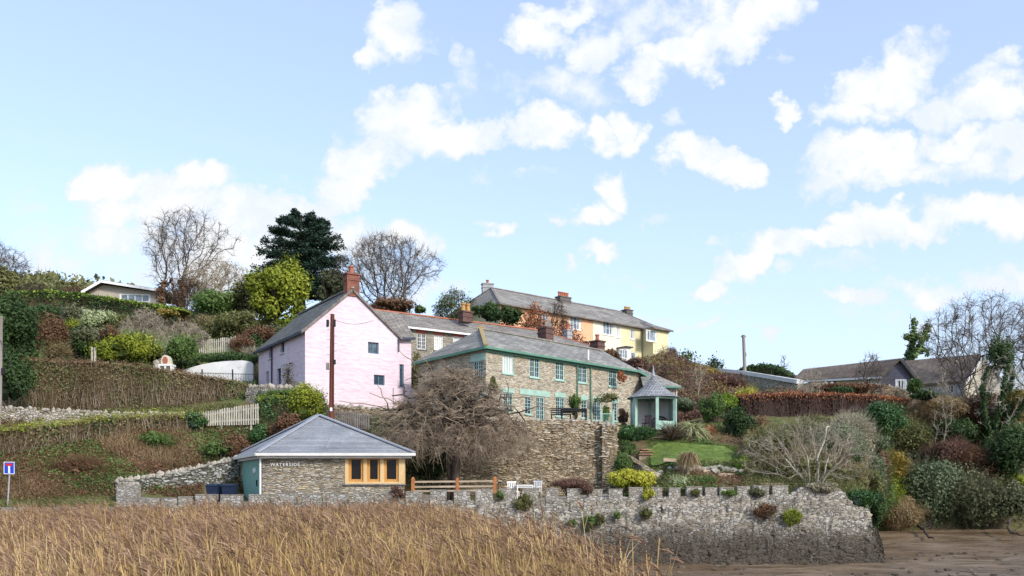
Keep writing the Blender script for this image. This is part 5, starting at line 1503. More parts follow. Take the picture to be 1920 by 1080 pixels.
    if stems > 1:
        c0 = np.array([bx, D, gz + .05]); e_ = np.array([r_[0] for r_ in roots]); tk.tubes(np.repeat(c0[None], stems, 0), e_ + [0, 0, .1], R.max() * .8, R.max() * .8, 6)
    tk.build('trunk', M[bark], root, smooth=True)
    cr = MB(); cr.tubes(A[~th], B[~th], RA[~th], RB[~th], 4)
    fine = np.where(R[ok] < tip * 2.6)[0]
    tips = B[fine]; TD = (B - A)[fine]; TD /= np.linalg.norm(TD, axis=1, keepdims=True) + 1e-9
    ends = tips
    if twigs:
        m_ = len(tips) * twigs; i = np.repeat(np.arange(len(tips)), twigs)
        d = TD[i] + rg.normal(size=(m_, 3)) * .6 + [0, 0, .12 - droop]; d /= np.linalg.norm(d, axis=1, keepdims=True)
        L_ = tlen * rg.uniform(.35, 1.15, m_); p = tips[i] - TD[i] * step * rg.rand(m_, 1); mid = p + d * (L_ * .5)[:, None]; d2 = d + rg.normal(size=(m_, 3)) * .35 + [0, 0, -droop]; e = mid + d2 * (L_ * .5)[:, None]
        cr.tubes(p, mid, tip * .75, tip * .6, 3); cr.tubes(mid, e, tip * .6, tip * .35, 3)
        sd = rg.rand(m_) < .6; d3 = d + rg.normal(size=(m_, 3)) * .7; cr.tubes(mid[sd], mid[sd] + d3[sd] * (L_[sd] * .4)[:, None], tip * .5, tip * .3, 3); ends = e
    cr.build('crown', M[twig or bark], root)
    if leaf:
        Pl = np.repeat(ends, leafn, 0) + rg.normal(size=(len(ends) * leafn, 3)) * leafsize * 1.3
        MB().leaves(Pl, rg.normal(size=Pl.shape) + [0, 0, .5], leafsize * rg.uniform(.6, 1.2, len(Pl)), .6, rg.rand(len(Pl))).build('leaves', M[leaf], root)
    if ivy:
        (frac, mat, sz, nn) = ivy
        k = np.where((RB > tip * 2.2) & ((A[:, 2] - gz) < H * frac))[0]; k = k if len(k) else np.arange(len(RB)); i = rg.choice(k, nn, p=RB[k] / RB[k].sum())
        f = rg.rand(nn, 1); d = rg.normal(size=(nn, 3)); d /= np.linalg.norm(d, axis=1, keepdims=True)
        Pv = A[i] * (1 - f) + B[i] * f + d * (RB[i, None] + sz * rg.uniform(.3, 2.0, (nn, 1)))
        MB().leaves(Pv, d + [0, 0, .3], sz * rg.uniform(.6, 1.2, nn), .6, rg.rand(nn)).build('ivy', M[mat], root)
    return root
def leafy_tree(name, label, cat, px, D, x0, x1, ytop, ybot, mat, size=.16, lobes=26, dens=1.0, bark='bark', depth=None, shell=.3, lobe_r=(.2, .34), asp=.55, blades=0):
    cx = (x0 + x1) / 2; x = X(cx, D); zt, zb = Z(ytop, D), Z(ybot, D); bx = X(px, D); zg = hz(bx, D)
    rx = (x1 - x0) / 2 / F * D; ry = depth or rx * .8; rz = (zt - zb) / 2
    root = thing(name, label, cat, (bx, D, zg))
    c = np.array([x, D, (zt + zb) / 2]); A = 4 * PI * ((rx * ry + rx * rz + ry * rz) / 3)
    n = int(A / (size * size * 1.2) * 2.2 * dens)
    P, N, r = lobed(c, (rx * 1.12, ry * 1.1, rz * 1.12), n, lobes, shell=shell, lobe_r=lobe_r, low=-1)
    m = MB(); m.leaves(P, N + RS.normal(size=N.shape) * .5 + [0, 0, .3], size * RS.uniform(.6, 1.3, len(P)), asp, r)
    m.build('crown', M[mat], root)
    t = MB(); s0, s1, ra, rb = [], [], [], []
    top = np.array([x * .6 + bx * .4, D, c[2] - rz * .1]); b = np.array([bx, D, zg - .2])
    s0.append(b); s1.append(top); ra.append(.05 * rx + .1); rb.append(.03 * rx + .05)
    for k in range(22):
        f = RS.uniform(.3, 1); q = b + (top - b) * f; u = RS.normal(size=3); u[2] = abs(u[2]) * .8; u /= np.linalg.norm(u)
        s0.append(q); s1.append(c + u * np.array([rx, ry, rz]) * .82); ra.append(.03 * rx + .03); rb.append(.012)
    t.tubes(s0, s1, ra, rb, 6); t.build('trunk', M[bark], root)
    return root
def hedge(name, label, cat, path, thick, mat, topmat=None, size=.07, dens=1.0, stems=None, nstem=18, ragged=.06, base=None, blades=.0, bladelen=.4, coremat='hedge_twig', ivy=None, toph=.22):
    """path [(px, D, ytop)]"""
    P = np.array([(X(a, d), d, Z(y, d)) for a, d, y in path])
    L = np.concatenate([[0], np.cumsum(np.linalg.norm(np.diff(P[:, :2], axis=0), axis=1))]); T = L[-1]
    f = lambda u: np.stack([np.interp(u, L, P[:, k]) for k in range(3)], -1)
    tan = lambda u: f(np.clip(u + .2, 0, T)) - f(np.clip(u - .2, 0, T))
    root = thing(name, label, cat, (P[0][0], P[0][1], hz(P[0][0], P[0][1])))
    hmean = float(np.mean(P[:, 2] - hza(P[:, 0], P[:, 1])))
    def pts(n, part):
        u = RS.rand(n) * T; c = f(u); t = tan(u)[:, :2]; t /= np.linalg.norm(t, axis=1, keepdims=True); nn = np.stack([t[:, 1], -t[:, 0]], 1); nn *= np.where(nn[:, 1:2] > 0, -1, 1)
        zg = hza(c[:, 0], c[:, 1]) - .1; und = .10 * np.sin(u * 2.1) + .06 * np.sin(u * 5.3 + 1)
        if part == 'front':
            v = RS.rand(n) ** .9; z = zg + (c[:, 2] - zg) * v; off = thick / 2 + und * .8 + RS.normal(size=n) * ragged - .2 * (1 - v) * thick
            return np.column_stack([c[:, :2] + nn * off[:, None], z]), np.column_stack([nn, np.full(n, .2)]), v
        w = RS.uniform(-.5, .5, n) * thick
        return np.column_stack([c[:, :2] + nn * w[:, None], c[:, 2] + und * .5 - np.abs(w) ** 2 * .12 + np.abs(RS.normal(size=n)) * ragged * 1.3 - ragged]), np.column_stack([nn * .25, np.ones(n)]), np.ones(n)
    a = size * size * 1.2
    n1 = int(T * hmean / a * 1.25 * dens); n2 = int(T * thick / a * 1.5)
    A1, N1, v1 = pts(n1, 'front'); A2, N2, v2 = pts(n2, 'top')
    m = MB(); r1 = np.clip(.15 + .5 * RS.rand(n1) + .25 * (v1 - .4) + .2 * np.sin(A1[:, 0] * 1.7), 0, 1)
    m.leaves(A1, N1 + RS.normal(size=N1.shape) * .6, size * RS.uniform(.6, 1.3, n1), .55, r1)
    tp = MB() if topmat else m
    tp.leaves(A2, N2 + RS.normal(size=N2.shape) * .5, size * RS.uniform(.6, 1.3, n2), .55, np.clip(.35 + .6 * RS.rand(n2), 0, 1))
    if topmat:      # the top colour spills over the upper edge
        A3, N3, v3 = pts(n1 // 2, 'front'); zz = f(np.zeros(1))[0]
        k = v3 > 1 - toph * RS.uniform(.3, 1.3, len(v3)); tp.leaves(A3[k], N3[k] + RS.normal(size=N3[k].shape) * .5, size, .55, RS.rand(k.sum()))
    if blades:
        nb = int(n1 * blades); Ab, Nb, vb = pts(nb, 'front'); m.blades(Ab, Nb * .5 + [0, 0, .9] + RS.normal(size=Nb.shape) * .4, bladelen * RS.uniform(.5, 1.2, nb), .018, RS.normal(size=Nb.shape) * .08, 2, .5 + .5 * RS.rand(nb))
    cm = MB(); u = np.linspace(0, T, max(3, int(T / .5))); c = f(u); t = tan(u)[:, :2]; t /= np.linalg.norm(t, axis=1, keepdims=True); nn = np.stack([t[:, 1], -t[:, 0]], 1); nn *= np.where(nn[:, 1:2] > 0, -1, 1)
    zg = hza(c[:, 0], c[:, 1]) - .3; h = thick * .36
    R_ = [np.column_stack([c[:, :2] + nn * h, zg]), np.column_stack([c[:, :2] + nn * h, c[:, 2] - .14]), np.column_stack([c[:, :2] - nn * h, c[:, 2] - .14]), np.column_stack([c[:, :2] - nn * h, zg])]
    V = np.concatenate(R_); k = len(u); i, j = np.meshgrid(np.arange(3), np.arange(k - 1), indexing='ij'); a_ = i * k + j
    cm.add(V, np.stack([a_, a_ + 1, a_ + k + 1, a_ + k], -1).reshape(-1), np.full(3 * (k - 1), 4), .12)
    if ivy:
        ai, ni, vi = pts(int(n1 * ivy[1]), 'front'); kk = (np.sin(ai[:, 0] * 1.1 + 2) + np.sin(ai[:, 0] * 2.7) * .6 + np.sin(ai[:, 2] * 2.3 + ai[:, 0]) * .7 + RS.normal(size=len(ai)) * .3) > .35
        MB().leaves(ai[kk] + ni[kk] * .05, ni[kk] + RS.normal(size=ni[kk].shape) * .5, size * 1.1, .6, RS.rand(kk.sum())).build('ivy', M[ivy[0]], root)
    m.build('foliage', M[mat], root)
    cm.build('inner_twigs', M[coremat], root)
    if topmat: tp.build('top_foliage', M[topmat], root)
    if stems:
        ns = int(T * nstem); A, N, v = pts(ns, 'front'); zg = hza(A[:, 0], A[:, 1])
        P0 = A.copy(); P0[:, 2] = zg + RS.rand(ns) * (A[:, 2] - zg) * .5; P1 = A + RS.normal(size=A.shape) * [.22, .05, .1]; P1[:, 2] = P0[:, 2] + RS.uniform(.4, 1.4, ns); P0 += N * .05
        P1[:, 2] = np.minimum(P1[:, 2], f(np.interp(P1[:, 0], P[:, 0], L) if P[-1, 0] > P[0, 0] else RS.rand(ns) * T)[:, 2] + .05)
        MB().tubes(P0, P1, .013, .008, 3).build('stems', M[stems], root)
    return root
def cover(name, label, cat, regions, mat, n, size=.07, h=.25, blades=.4, bl=.35, bw=.02, spread=.0, lean=(0, 0), patch=None, tone=1.0):
    """ground cover scattered on the hillside: regions [(px0, px1, D0, D1, weight)]"""
    w = np.array([r[4] if len(r) > 4 else 1 for r in regions], float); w /= w.sum()
    Ps = []
    for r, q in zip(regions, w):
        k = int(n * q); px = RS.uniform(r[0], r[1], k); D = RS.uniform(r[2], r[3], k); Ps.append(np.stack([X(px, D), D, tz(px, D)], -1))
    P = np.concatenate(Ps)
    if patch:
        s_, th = patch; v = np.sin(P[:, 0] * s_ + 2 * np.sin(P[:, 1] * s_ * .7)) + np.sin(P[:, 1] * s_ * 1.3 + P[:, 0] * s_ * .4) + RS.normal(size=len(P)) * .4
        P = P[v > th]
    n = len(P); cl = .5 + .5 * np.sin(P[:, 0] * 1.3 + 1.5 * np.sin(P[:, 1] * .9)) * np.sin(P[:, 1] * 1.1 + P[:, 2])
    r = np.clip(.15 + .35 * cl + .5 * RS.rand(n), 0, 1) * tone
    m = MB(); nl = int(n * (1 - blades)); A = P[:nl] + np.column_stack([np.zeros((nl, 2)), RS.rand(nl) * h * (.4 + cl[:nl])])
    perm = RS.permutation(n); P = P[perm]; r = r[perm]; cl = cl[perm]
    A = P[:nl] + np.column_stack([RS.normal(size=(nl, 2)) * .05, RS.rand(nl) * h * (.4 + cl[:nl])])
    m.leaves(A, RS.normal(size=(nl, 3)) * .7 + [0, -.4, .6], size * RS.uniform(.5, 1.3, nl), .55, r[:nl])
    B = P[nl:]
    if len(B): m.blades(B, RS.normal(size=B.shape) * [.35, .35, .1] + [lean[0], lean[1], 1], bl * RS.uniform(.4, 1.3, len(B)) * (.6 + .6 * cl[nl:]), bw, RS.normal(size=B.shape) * [.12, .12, .03] - [0, 0, .05], 2, r[nl:])
    return tag(m.build(name, M[mat]), label, cat, kind='stuff')
# ================================================================== walls of the garden
stone_wall('retaining_wall', 'tall warm rubble retaining wall below the stone cottage terrace', 'retaining wall',
    [(770, 45.6, 806), (860, 46.2, 800), (900, 46.3, 796), (1000, 46.4, 790), (1100, 46.4, 790), (1156, 46.4, 799)], 'retain', .7, stones=1.3, ssize=.09, lump=.06, step=.35, face='warm_stones', fden=36, fsq=.42)
stone_wall('buttress', 'square stone buttress at the right end of the tall retaining wall', 'buttress', [(1128, 45.9, 797), (1156, 45.9, 800)], 'retain', .6, stones=1, ssize=.1, lump=.05, step=.3, face='warm_stones', fden=36, fsq=.42)
stone_wall('ramp_wall', 'narrow grey stone wall sloping down beside the garden steps to the sea wall', 'garden wall',
    [(1172, 45.2, 850), (1185, 44.4, 857), (1205, 43, 872), (1235, 41.2, 893), (1262, 39.8, 911), (1276, 39.2, 921)], 'retain', .3, stones=None)
stone_wall('yard_wall', 'dark rubble wall with upright white coping stones sloping down left from the boathouse', 'garden wall',
    [(217, 43.5, 903), (300, 44.3, 893), (380, 45.3, 876), (446, 46.3, 859)], 'rubble', .5, stones=2.0, ssize=.12, lump=.06, step=.4, face='grey_stones', fden=34, fsq=.6)
stone_wall('lane_wall', 'pale dry stone retaining wall along the upper lane at the far left', 'retaining wall',
    [(-120, 46.6, 757), (0, 47.3, 765), (120, 48.2, 771), (240, 49.6, 777), (350, 51.4, 776)], 'pale_rubble', .6, stones=1.2, ssize=.11, lump=.07, step=.4)
stone_wall('terrace_wall', 'pale stone wall under the shrubs at the left foot of the pink house', 'garden wall',
    [(468, 55, 727), (500, 54, 727), (560, 52.6, 729), (585, 52, 734)], 'pale_rubble', .5, stones=1, ssize=.16)
stone_wall('brick_bank_wall', 'stone wall below the pink house to the right of the telegraph pole', 'garden wall',
    [(628, 51.2, 762), (700, 50.8, 768), (775, 50.2, 772)], 'retain', .5, stones=.8, ssize=.14)
HILLW = stone_wall('hill_wall', 'long hillside stone wall with a white painted coping under the grey telegraph pole', 'boundary wall',
    [(1262, 84, 690), (1330, 82, 693), (1395, 79, 699), (1450, 76, 708), (1500, 73, 716)], 'pale_rubble', .6, stones=None, step=1.2)
stone_wall('upper_garden_wall', 'brown creeper covered wall sloping down right of the blue grey gable', 'garden wall',
    [(1530, 66, 722), (1600, 66, 724), (1660, 67, 724), (1700, 68, 736), (1725, 68.5, 749)], 'retain', .5, stones=1, ssize=.16, step=.8)

def pier():
    x0, x1, D = X(217, 41.8), X(257, 41.8), 41.8; o = thing('wall_pier', 'plain grey rendered pier at the low left end of the yard wall', 'wall pier', ((x0 + x1) / 2, D, 2.4))
    m = MB(); z = Z(909, D); m.hexa([(x0, D, 1.2), (x1, D, 1.2), (x1, D + .45, 1.2), (x0, D + .45, 1.2), (x0 + .03, D + .03, z), (x1, D + .03, z + .05), (x1, D + .43, z + .05), (x0 + .03, D + .43, z)]); m.build('pier_body', M['merlon_stone'], o)
    m = MB()
    for k in range(6): rock(m, (x0 + .1 + k * (x1 - x0 - .2) / 5, D + .22, z + .06), .13)
    m.build('coping_stones', M['loose'], o)
pier()
def hill_coping():
    P = [np.array([X(a, d), d - .05, Z(y, d)]) for a, d, y in [(1262, 84, 690), (1330, 82, 693), (1395, 79, 699), (1450, 76, 708), (1500, 73, 716)]]
    root = HILLW
    m = MB()
    for a, b in zip(P[:-1], P[1:]): m.bar(a, b, .8, .34)
    m.build('coping', M['white_render'], root)
hill_coping()
def white_wall():
    o = thing('white_boundary_wall', 'tall white rendered wall curving down left of the pink house', 'boundary wall', W(410, 712, 60))
    m = MB(); prof = [(345, 693), (360, 688), (380, 682), (400, 678), (425, 675), (455, 673), (470, 675), (474, 679)]
    P = [(X(a, 60 + (a - 345) * .006), 60 + (a - 345) * .006, Z(b, 60)) for a, b in prof]
    for p, q in zip(P[:-1], P[1:]):
        m.hexa([(p[0], p[1], 9.5), (q[0], q[1], 9.5), (q[0], q[1] + .3, 9.5), (p[0], p[1] + .3, 9.5), p, q, (q[0], q[1] + .3, q[2]), (p[0], p[1] + .3, p[2])])
    m.build('wall_body', M['white_render'], o)
    r = thing('iron_railing', 'thin dark iron railing standing in front of the white curved wall', 'railing', W(410, 712, 57.5))
    b = MB(); D = 57.3
    for k, px in enumerate(np.arange(348, 478, 3.1)):
        x = X(px, D); z1 = Z(697 + (px - 348) * .025, D); b.tubes([(x, D, z1 - 1.05)], [(x, D, z1)], .010, .010, 4)
    b.build('bars', M['dark'], r)
    t = MB(); t.bar((X(346, D), D, Z(699, D)), (X(478, D), D, Z(702, D)), .03, .03); t.bar((X(346, D), D, Z(720, D)), (X(478, D), D, Z(723, D)), .03, .03); t.build('rail', M['dark'], r)
    for px in (379, 436):
        MB().box((X(px, D), D, Z(712, D)), (.07, .07, 1.4)).build('post', M['dark'], r)
white_wall()

def picket(name, label, path, mat, pw=.075, gap=.145, posts=True):
    P = np.array([(X(a, d), d, Z(t, d), Z(b, d)) for a, d, t, b in path])
    L = np.concatenate([[0], np.cumsum(np.linalg.norm(np.diff(P[:, :2], axis=0), axis=1))])
    o = thing(name, label, 'picket fence', (P[0][0], P[0][1], P[0][3]))
    m = MB(); rails = MB(); ps = MB()
    for u in np.arange(0, L[-1], gap):
        q = [np.interp(u, L, P[:, k]) for k in range(4)]
        t = q[2] + RS.normal() * .02; x, y = q[0], q[1]; h = pw / 2; ln = RS.normal() * .008
        m.add([(x-h, y, q[3]), (x+h, y, q[3]), (x+h+ln, y, t-.05), (x+ln, y, t), (x-h+ln, y, t-.05), (x-h, y+.02, q[3]), (x+h, y+.02, q[3]), (x+h+ln, y+.02, t-.05), (x+ln, y+.02, t), (x-h+ln, y+.02, t-.05)],
              [0,1,2,3,4, 9,8,7,6,5, 0,5,6,1, 1,6,7,2, 2,7,8,3, 3,8,9,4, 4,9,5,0], [5, 5, 4, 4, 4, 4, 4])
    for f in (.25, .78):
        for a, b in zip(P[:-1], P[1:]):
            rails.bar((a[0], a[1] + .05, a[3] + (a[2] - a[3]) * f), (b[0], b[1] + .05, b[3] + (b[2] - b[3]) * f), .04, .08)
    m.build('pales', M[mat], o); rails.build('rails', M[mat], o)
    for u in np.arange(.3, L[-1], 1.8):
        q = [np.interp(u, L, P[:, k]) for k in range(4)]
        MB().box((q[0], q[1] + .12, (q[2] + q[3]) / 2 - .25), (.1, .1, q[2] - q[3] + .4)).build('post', M[mat], o)
    return o
picket('picket_fence', 'pale wooden picket fence climbing towards the ivy bank above the boathouse', [(352, 49.6, 775, 800), (400, 49.3, 769, 798), (440, 49.1, 762, 797), (485, 48.9, 755, 796)], 'picket')
picket('picket_fence', 'leaning cream picket fence on the upper lawn above the white wall', [(374, 66, 638, 664), (410, 65.5, 634, 661), (443, 65, 630, 658)], 'picket', .09, .19)
picket('picket_fence', 'dark grey picket fence right of the telegraph pole behind the boathouse roof', [(613, 48.8, 768, 800), (650, 48.6, 770, 802), (695, 48.4, 776, 806)], 'picket_dark', .085, .13)
o = thing('fence_post', 'short pale pair of posts sticking up behind the brown hedge', 'fence posts', W(175, 680, 57))
for k, dx in enumerate((-.08, .12)): MB().box((X(175, 57) + dx, 57, Z(673, 57)), (.1, .1, 1.6 - k * .1)).build('post', M['picket'], o)

def rail_fence():
    o = thing('post_and_rail_fence', 'low timber fence with orange posts and pale rails right of the boathouse', 'rail fence', W(850, 921, 39.6))
    D = 39.55
    for px, t in ((774.5, 897), (858, 898), (928, 896)):
        x = X(px, D); z0, z1 = Z(925, D), Z(t, D)
        p = MB(); p.box((x, D, (z0 + z1) / 2), (.15, .15, z1 - z0)); p.box((x, D, z1 + .03), (.13, .13, .06), 0, .5, .5); p.build('post', M['rail_post'], o)
    for y in (903, 912.5, 920.5):
        MB().bar((X(777, D), D - .02, Z(y + .5, D)), (X(926, D), D - .02, Z(y - 1, D)), .05, .085).build('rail', M['rail_wood'], o)
rail_fence()

# ================================================================== poles, sign, bins
def tele_pole():
    D = 48.2; x = X(621, D); zb, zt = hz(x, D) - .3, Z(589, D)
    o = thing('telegraph_pole', 'tall red brown telegraph pole standing in front of the pink gable', 'telegraph pole', (x, D, zb + .3))
    MB().tubes([(x, D, zb), (x + .03, D, (zb + zt) / 2)], [(x + .03, D, (zb + zt) / 2), (x + .07, D, zt)], [.15, .135], [.135, .115], 10).build('pole', M['pole'], o, smooth=True)
    for (dx, y, w, h, m_) in ((-.19, 607, .13, .42, 'dark'), (.19, 606, .12, .40, 'dark'), (-.2, 687, .15, .38, 'pole_grey'), (.19, 679, .13, .26, 'dark'), (-.17, 615, .1, .16, 'white_paint')):
        MB().box((x + dx, D - .03, Z(y, D)), (w, .16, h)).build('junction_box', M[m_], o)
    c = MB(); pts = [(x + .14, D - .14, Z(v, D)) for v in range(610, 780, 10)]; c.tubes(pts[:-1], pts[1:], .02, .02, 4); c.build('riser_cable', M['dark'], o)
    MB().box((x + .03, D - .16, Z(768, D)), (.14, .02, .2)).build('number_plate', M['white_paint'], o)
    st = MB()
    for k in range(6): st.tubes([(x - .28 * (k % 2), D, Z(630 + k * 7, D))], [(x + .28 * ((k + 1) % 2) + .05, D, Z(630 + k * 7, D))], .012, .012, 4)
    st.build('climbing_steps', M['metal'], o)
    s = MB(); P = [np.array([x + .07, D, zt - .3]) + (np.array([X(700, 53.6), 53.6, Z(601, 53.6)]) - np.array([x + .07, D, zt - .3])) * f - np.array([0, 0, .25 * math.sin(f * PI)]) for f in np.linspace(0, 1, 9)]
    s.tubes(P[:-1], P[1:], .012, .012, 4); tag(s.build('service_cable', M['dark']), 'thin black cable strung from the telegraph pole to the pink gable', 'cable')
tele_pole()
def grey_pole(name, label, px, D, yt, yb, r, lean=0, cap=True):
    x = X(px, D); o = thing(name, label, 'telegraph pole', (x, D, Z(yb, D)))
    MB().tubes([(x, D, Z(yb, D) - .3)], [(x + lean, D, Z(yt, D))], r * 1.15, r, 8).build('pole', M['pole_grey'], o, smooth=True)
    MB().box((x + lean + r + .03, D - .02, Z(yt + (yb - yt) * .5, D)), (.14, .14, .35)).build('junction_box', M['dark'], o)
    if cap: MB().box((x + lean, D, Z(yt + 3, D)), (r * 3.2, .1, .14)).build('pole_cap', M['pole_grey'], o)
grey_pole('telegraph_pole', 'slender grey telegraph pole on the skyline above the white topped hillside wall', 1397, 79, 628, 702, .14, -.15)
grey_pole('telegraph_pole', 'grey weathered telegraph pole cut by the left edge beside the dark bush', -1, 47, 593, 800, .10, .08, False)
s = MB(); s.tubes([(X(3, 47), 46.9, Z(638, 47))], [(X(58, 46), 46, Z(775, 46))], .018, .018, 4)
tag(s.build('stay_wire', M['dark']), 'taut steel stay wire running down right from the pole at the left edge', 'stay wire')
def sign():
    D = 41.3; x = X(16, D); o = thing('road_sign', 'small blue no through road sign on a grey post beside the reeds', 'road sign', (x, D, Z(948, D)))
    MB().tubes([(X(13.5, D), D + .03, Z(952, D))], [(X(18.5, D), D + .03, Z(868, D))], .035, .035, 8).build('post', M['metal'], o)
    a, b, c, d = X(8, D), X(28, D), Z(889, D), Z(866, D)
    pl = MB().box(((a + b) / 2, D - .02, (c + d) / 2), (b - a, .03, d - c)).build('sign_plate', M['sign_blue'], o); ORG_SET(pl, o)
    w = b - a; h = d - c
    bm = MB(); y = D - .04
    for (u0, u1, v0, v1) in ((0, 1, 0, .05), (0, 1, .95, 1), (0, .05, .05, .95), (.95, 1, .05, .95)): bm.box((a + w * (u0 + u1) / 2, y, c + h * (v0 + v1) / 2), (w * (u1 - u0), .01, h * (v1 - v0)))
    bm.build('border', M['white_paint'], pl)
    MB().box((a + w * .5, y, c + h * .38), (w * .17, .01, h * .6)).build('road_symbol', M['white_paint'], pl)
    MB().box((a + w * .5, y - .002, c + h * .76), (w * .56, .012, h * .2)).build('dead_end_bar', M['sign_red'], pl)
    bk = MB().box(((a + b) / 2, D + .0, (c + d) / 2), (w * .8, .02, .05)); bk.build('bracket', M['metal'], o)
sign()
def bin_():
    D = 41.9; x = X(402, D); z = 2.42; o = thing('wheelie_bin', 'left one of two dark navy wheelie bins beside the boathouse door', 'wheelie bin', (x, D, z), 'wheelie bins by the boathouse')
    MB().hexa([(x-.24,D-.3,z+.05),(x+.24,D-.3,z+.05),(x+.24,D+.25,z+.05),(x-.24,D+.25,z+.05),(x-.29,D-.38,z+.98),(x+.29,D-.38,z+.98),(x+.29,D+.36,z+.98),(x-.29,D+.36,z+.98)]).build('body', M['bin'], o)
    MB().hexa([(x-.32,D-.42,z+.98),(x+.32,D-.42,z+.98),(x+.32,D+.42,z+1.0),(x-.32,D+.42,z+1.0),(x-.3,D-.38,z+1.05),(x+.3,D-.38,z+1.05),(x+.3,D+.36,z+1.1),(x-.3,D+.36,z+1.1)]).build('lid', M['bin'], o)
    for s_ in (-1, 1): MB().tubes([(x + s_ * .27, D + .3, z + .1)], [(x + s_ * .31, D + .3, z + .1)], .1, .1, 12).build('wheel', M['dark'], o)
    copy_thing(o, (X(430, D), D + .1, z), 'right one of two dark navy wheelie bins, nearer the teal boathouse door')
bin_()

# ================================================================== terrace furniture
def chair(loc, label, mat, rz=0, s=1.0, group=None, name='garden_chair'):
    o = thing(name, label, 'chair', loc, group); x, y, z = loc
    def R(a, b, c): return (x + (a * math.cos(rz) - b * math.sin(rz)) * s, y + (a * math.sin(rz) + b * math.cos(rz)) * s, z + c * s)
    def bx(mb, a0, a1, b0, b1, c0, c1): mb.hexa([R(a0,b0,c0),R(a1,b0,c0),R(a1,b1,c0),R(a0,b1,c0),R(a0,b0,c1),R(a1,b0,c1),R(a1,b1,c1),R(a0,b1,c1)])
    m = MB()
    for k in range(6): bx(m, -.23, .23, -.22 + k * .075, -.165 + k * .075, .42, .45)
    m.build('seat', M[mat], o)
    m = MB()
    for k in range(5): bx(m, -.2 + k * .09, -.155 + k * .09, .2, .23, .47, .86)
    bx(m, -.24, .24, .195, .235, .86, .92); m.build('backrest', M[mat], o)
    for a in (-.21, .21):
        for b in (-.2, .2):
            m = MB(); bx(m, a - .02, a + .02, b - .02, b + .02, 0, .42); m.build('leg', M[mat], o)
        m = MB(); bx(m, a - .025, a + .025, -.2, .22, .62, .65); m.build('armrest', M[mat], o)
    return o
D = 40.2
chair((X(962, D), D, hz(X(962, D), D) + .1), 'white slatted garden chair left of the small white table', 'white_paint', .4)
chair((X(1004, D), D, hz(X(1004, D), D) + .1), 'white slatted garden chair right of the small white table', 'white_paint', -.6)
def table(x, y, z, w, d, h, mat, name, label, cat):
    o = thing(name, label, cat, (x, y, z)); MB().box((x, y, z + h), (w, d, .05)).build('tabletop', M[mat], o)
    for a in (-1, 1):
        for b in (-1, 1): MB().box((x + a * (w / 2 - .05), y + b * (d / 2 - .05), z + h / 2 - .02), (.05, .05, h)).build('leg', M[mat], o)
    MB().box((x, y, z + h - .07), (w - .1, d - .1, .08)).build('apron', M[mat], o)
    return o
table(X(984, D), D, hz(X(984, D), D) + .1, .8, .7, .72, 'white_paint', 'garden_table', 'small white garden table on the terrace below the tall retaining wall', 'table')
D = 49.2
table(X(1076, D), D, hz(X(1076, D), D), 1.5, .8, .76, 'dark', 'patio_table', 'dark patio table on the cottage terrace below the round shrub', 'table')
def bench():
    x, y = X(1052, 49.6), 49.6; z = hz(x, y); o = thing('patio_bench', 'dark slatted bench left of the patio table', 'bench', (x, y, z))
    m = MB()
    for k in range(4): m.box((x, y - .2 + k * .12, z + .44), (1.2, .09, .03))
    m.build('seat', M['dark'], o); m = MB()
    for k in range(3): m.box((x, y + .25, z + .58 + k * .12), (1.2, .03, .08))
    m.build('backrest', M['dark'], o)
    for a in (-.55, .55):
        for b in (-.2, .22): MB().box((x + a, y + b, z + .22), (.05, .05, .44)).build('leg', M['dark'], o)
bench()
def gate():
    D = 48.6; z0 = Z(797, D); o = thing('garden_gate', 'green painted garden gate with upright bars and ball topped posts', 'gate', W(1138, 797, D))
    for px in (1127, 1150):
        p = MB().box((X(px, D), D, (z0 + Z(771, D)) / 2), (.11, .11, Z(771, D) - z0)); q = p.build('post', M['green_paint'], o); ORG_SET(q, o)
        b = MB(); rock(b, (X(px, D), D, Z(769.5, D)), .08, (1, 1, 1)); b.build('finial', M['green_paint'], q)
    m = MB()
    for px in np.arange(1129.5, 1148.5, 1.9): m.bar((X(px, D), D, z0 + .05), (X(px, D), D, Z(775, D)), .022, .022)
    m.build('bars', M['deep_green'], o)
    r = MB(); r.bar((X(1128, D), D - .02, Z(776, D)), (X(1149, D), D - .02, Z(776, D)), .04, .05); r.bar((X(1128, D), D - .02, z0 + .12), (X(1149, D), D - .02, z0 + .12), .04, .05); r.build('rail', M['green_paint'], o)
gate()
def oven():
    D = 58; x, y = X(313, D), D; z = Z(697, D); o = thing('pizza_oven', 'small terracotta arched oven on a white stand above the brown hedge', 'oven', (x, y, z))
    n = 10; ring = [(x + .26 * math.cos(a), z + .72 + .38 * math.sin(a)) for a in np.linspace(0, PI, n)]
    m = MB(); f = [(x + .26, z + .5)] + ring + [(x - .26, z + .5)]
    k = len(f); V = [(a, y - .3, b) for a, b in f] + [(a, y + .3, b) for a, b in f]
    L = list(range(k)) + list(range(2 * k - 1, k - 1, -1)); C = [k, k]
    for i in range(k): j = (i + 1) % k; L += [i, j, k + j, k + i]; C.append(4)
    m.add(V, L, C); m.build('oven_body', M['bungalow_cream'], o)
    g = MB(); V = [(x + .19 * math.cos(a), y - .31, z + .72 + .27 * math.sin(a)) for a in np.linspace(0, 2 * PI, 13)[:-1]]; g.poly(V); g.build('oven_mouth', M['terracotta'], o)
    s = MB(); s.box((x, y, z + .42), (.95, .7, .12)); s.build('shelf', M['white_paint'], o)
    for a in (-.4, 0, .4): MB().box((x + a, y - .1, z + .12), (.09, .5, .5)).build('leg', M['white_paint'], o)
oven()
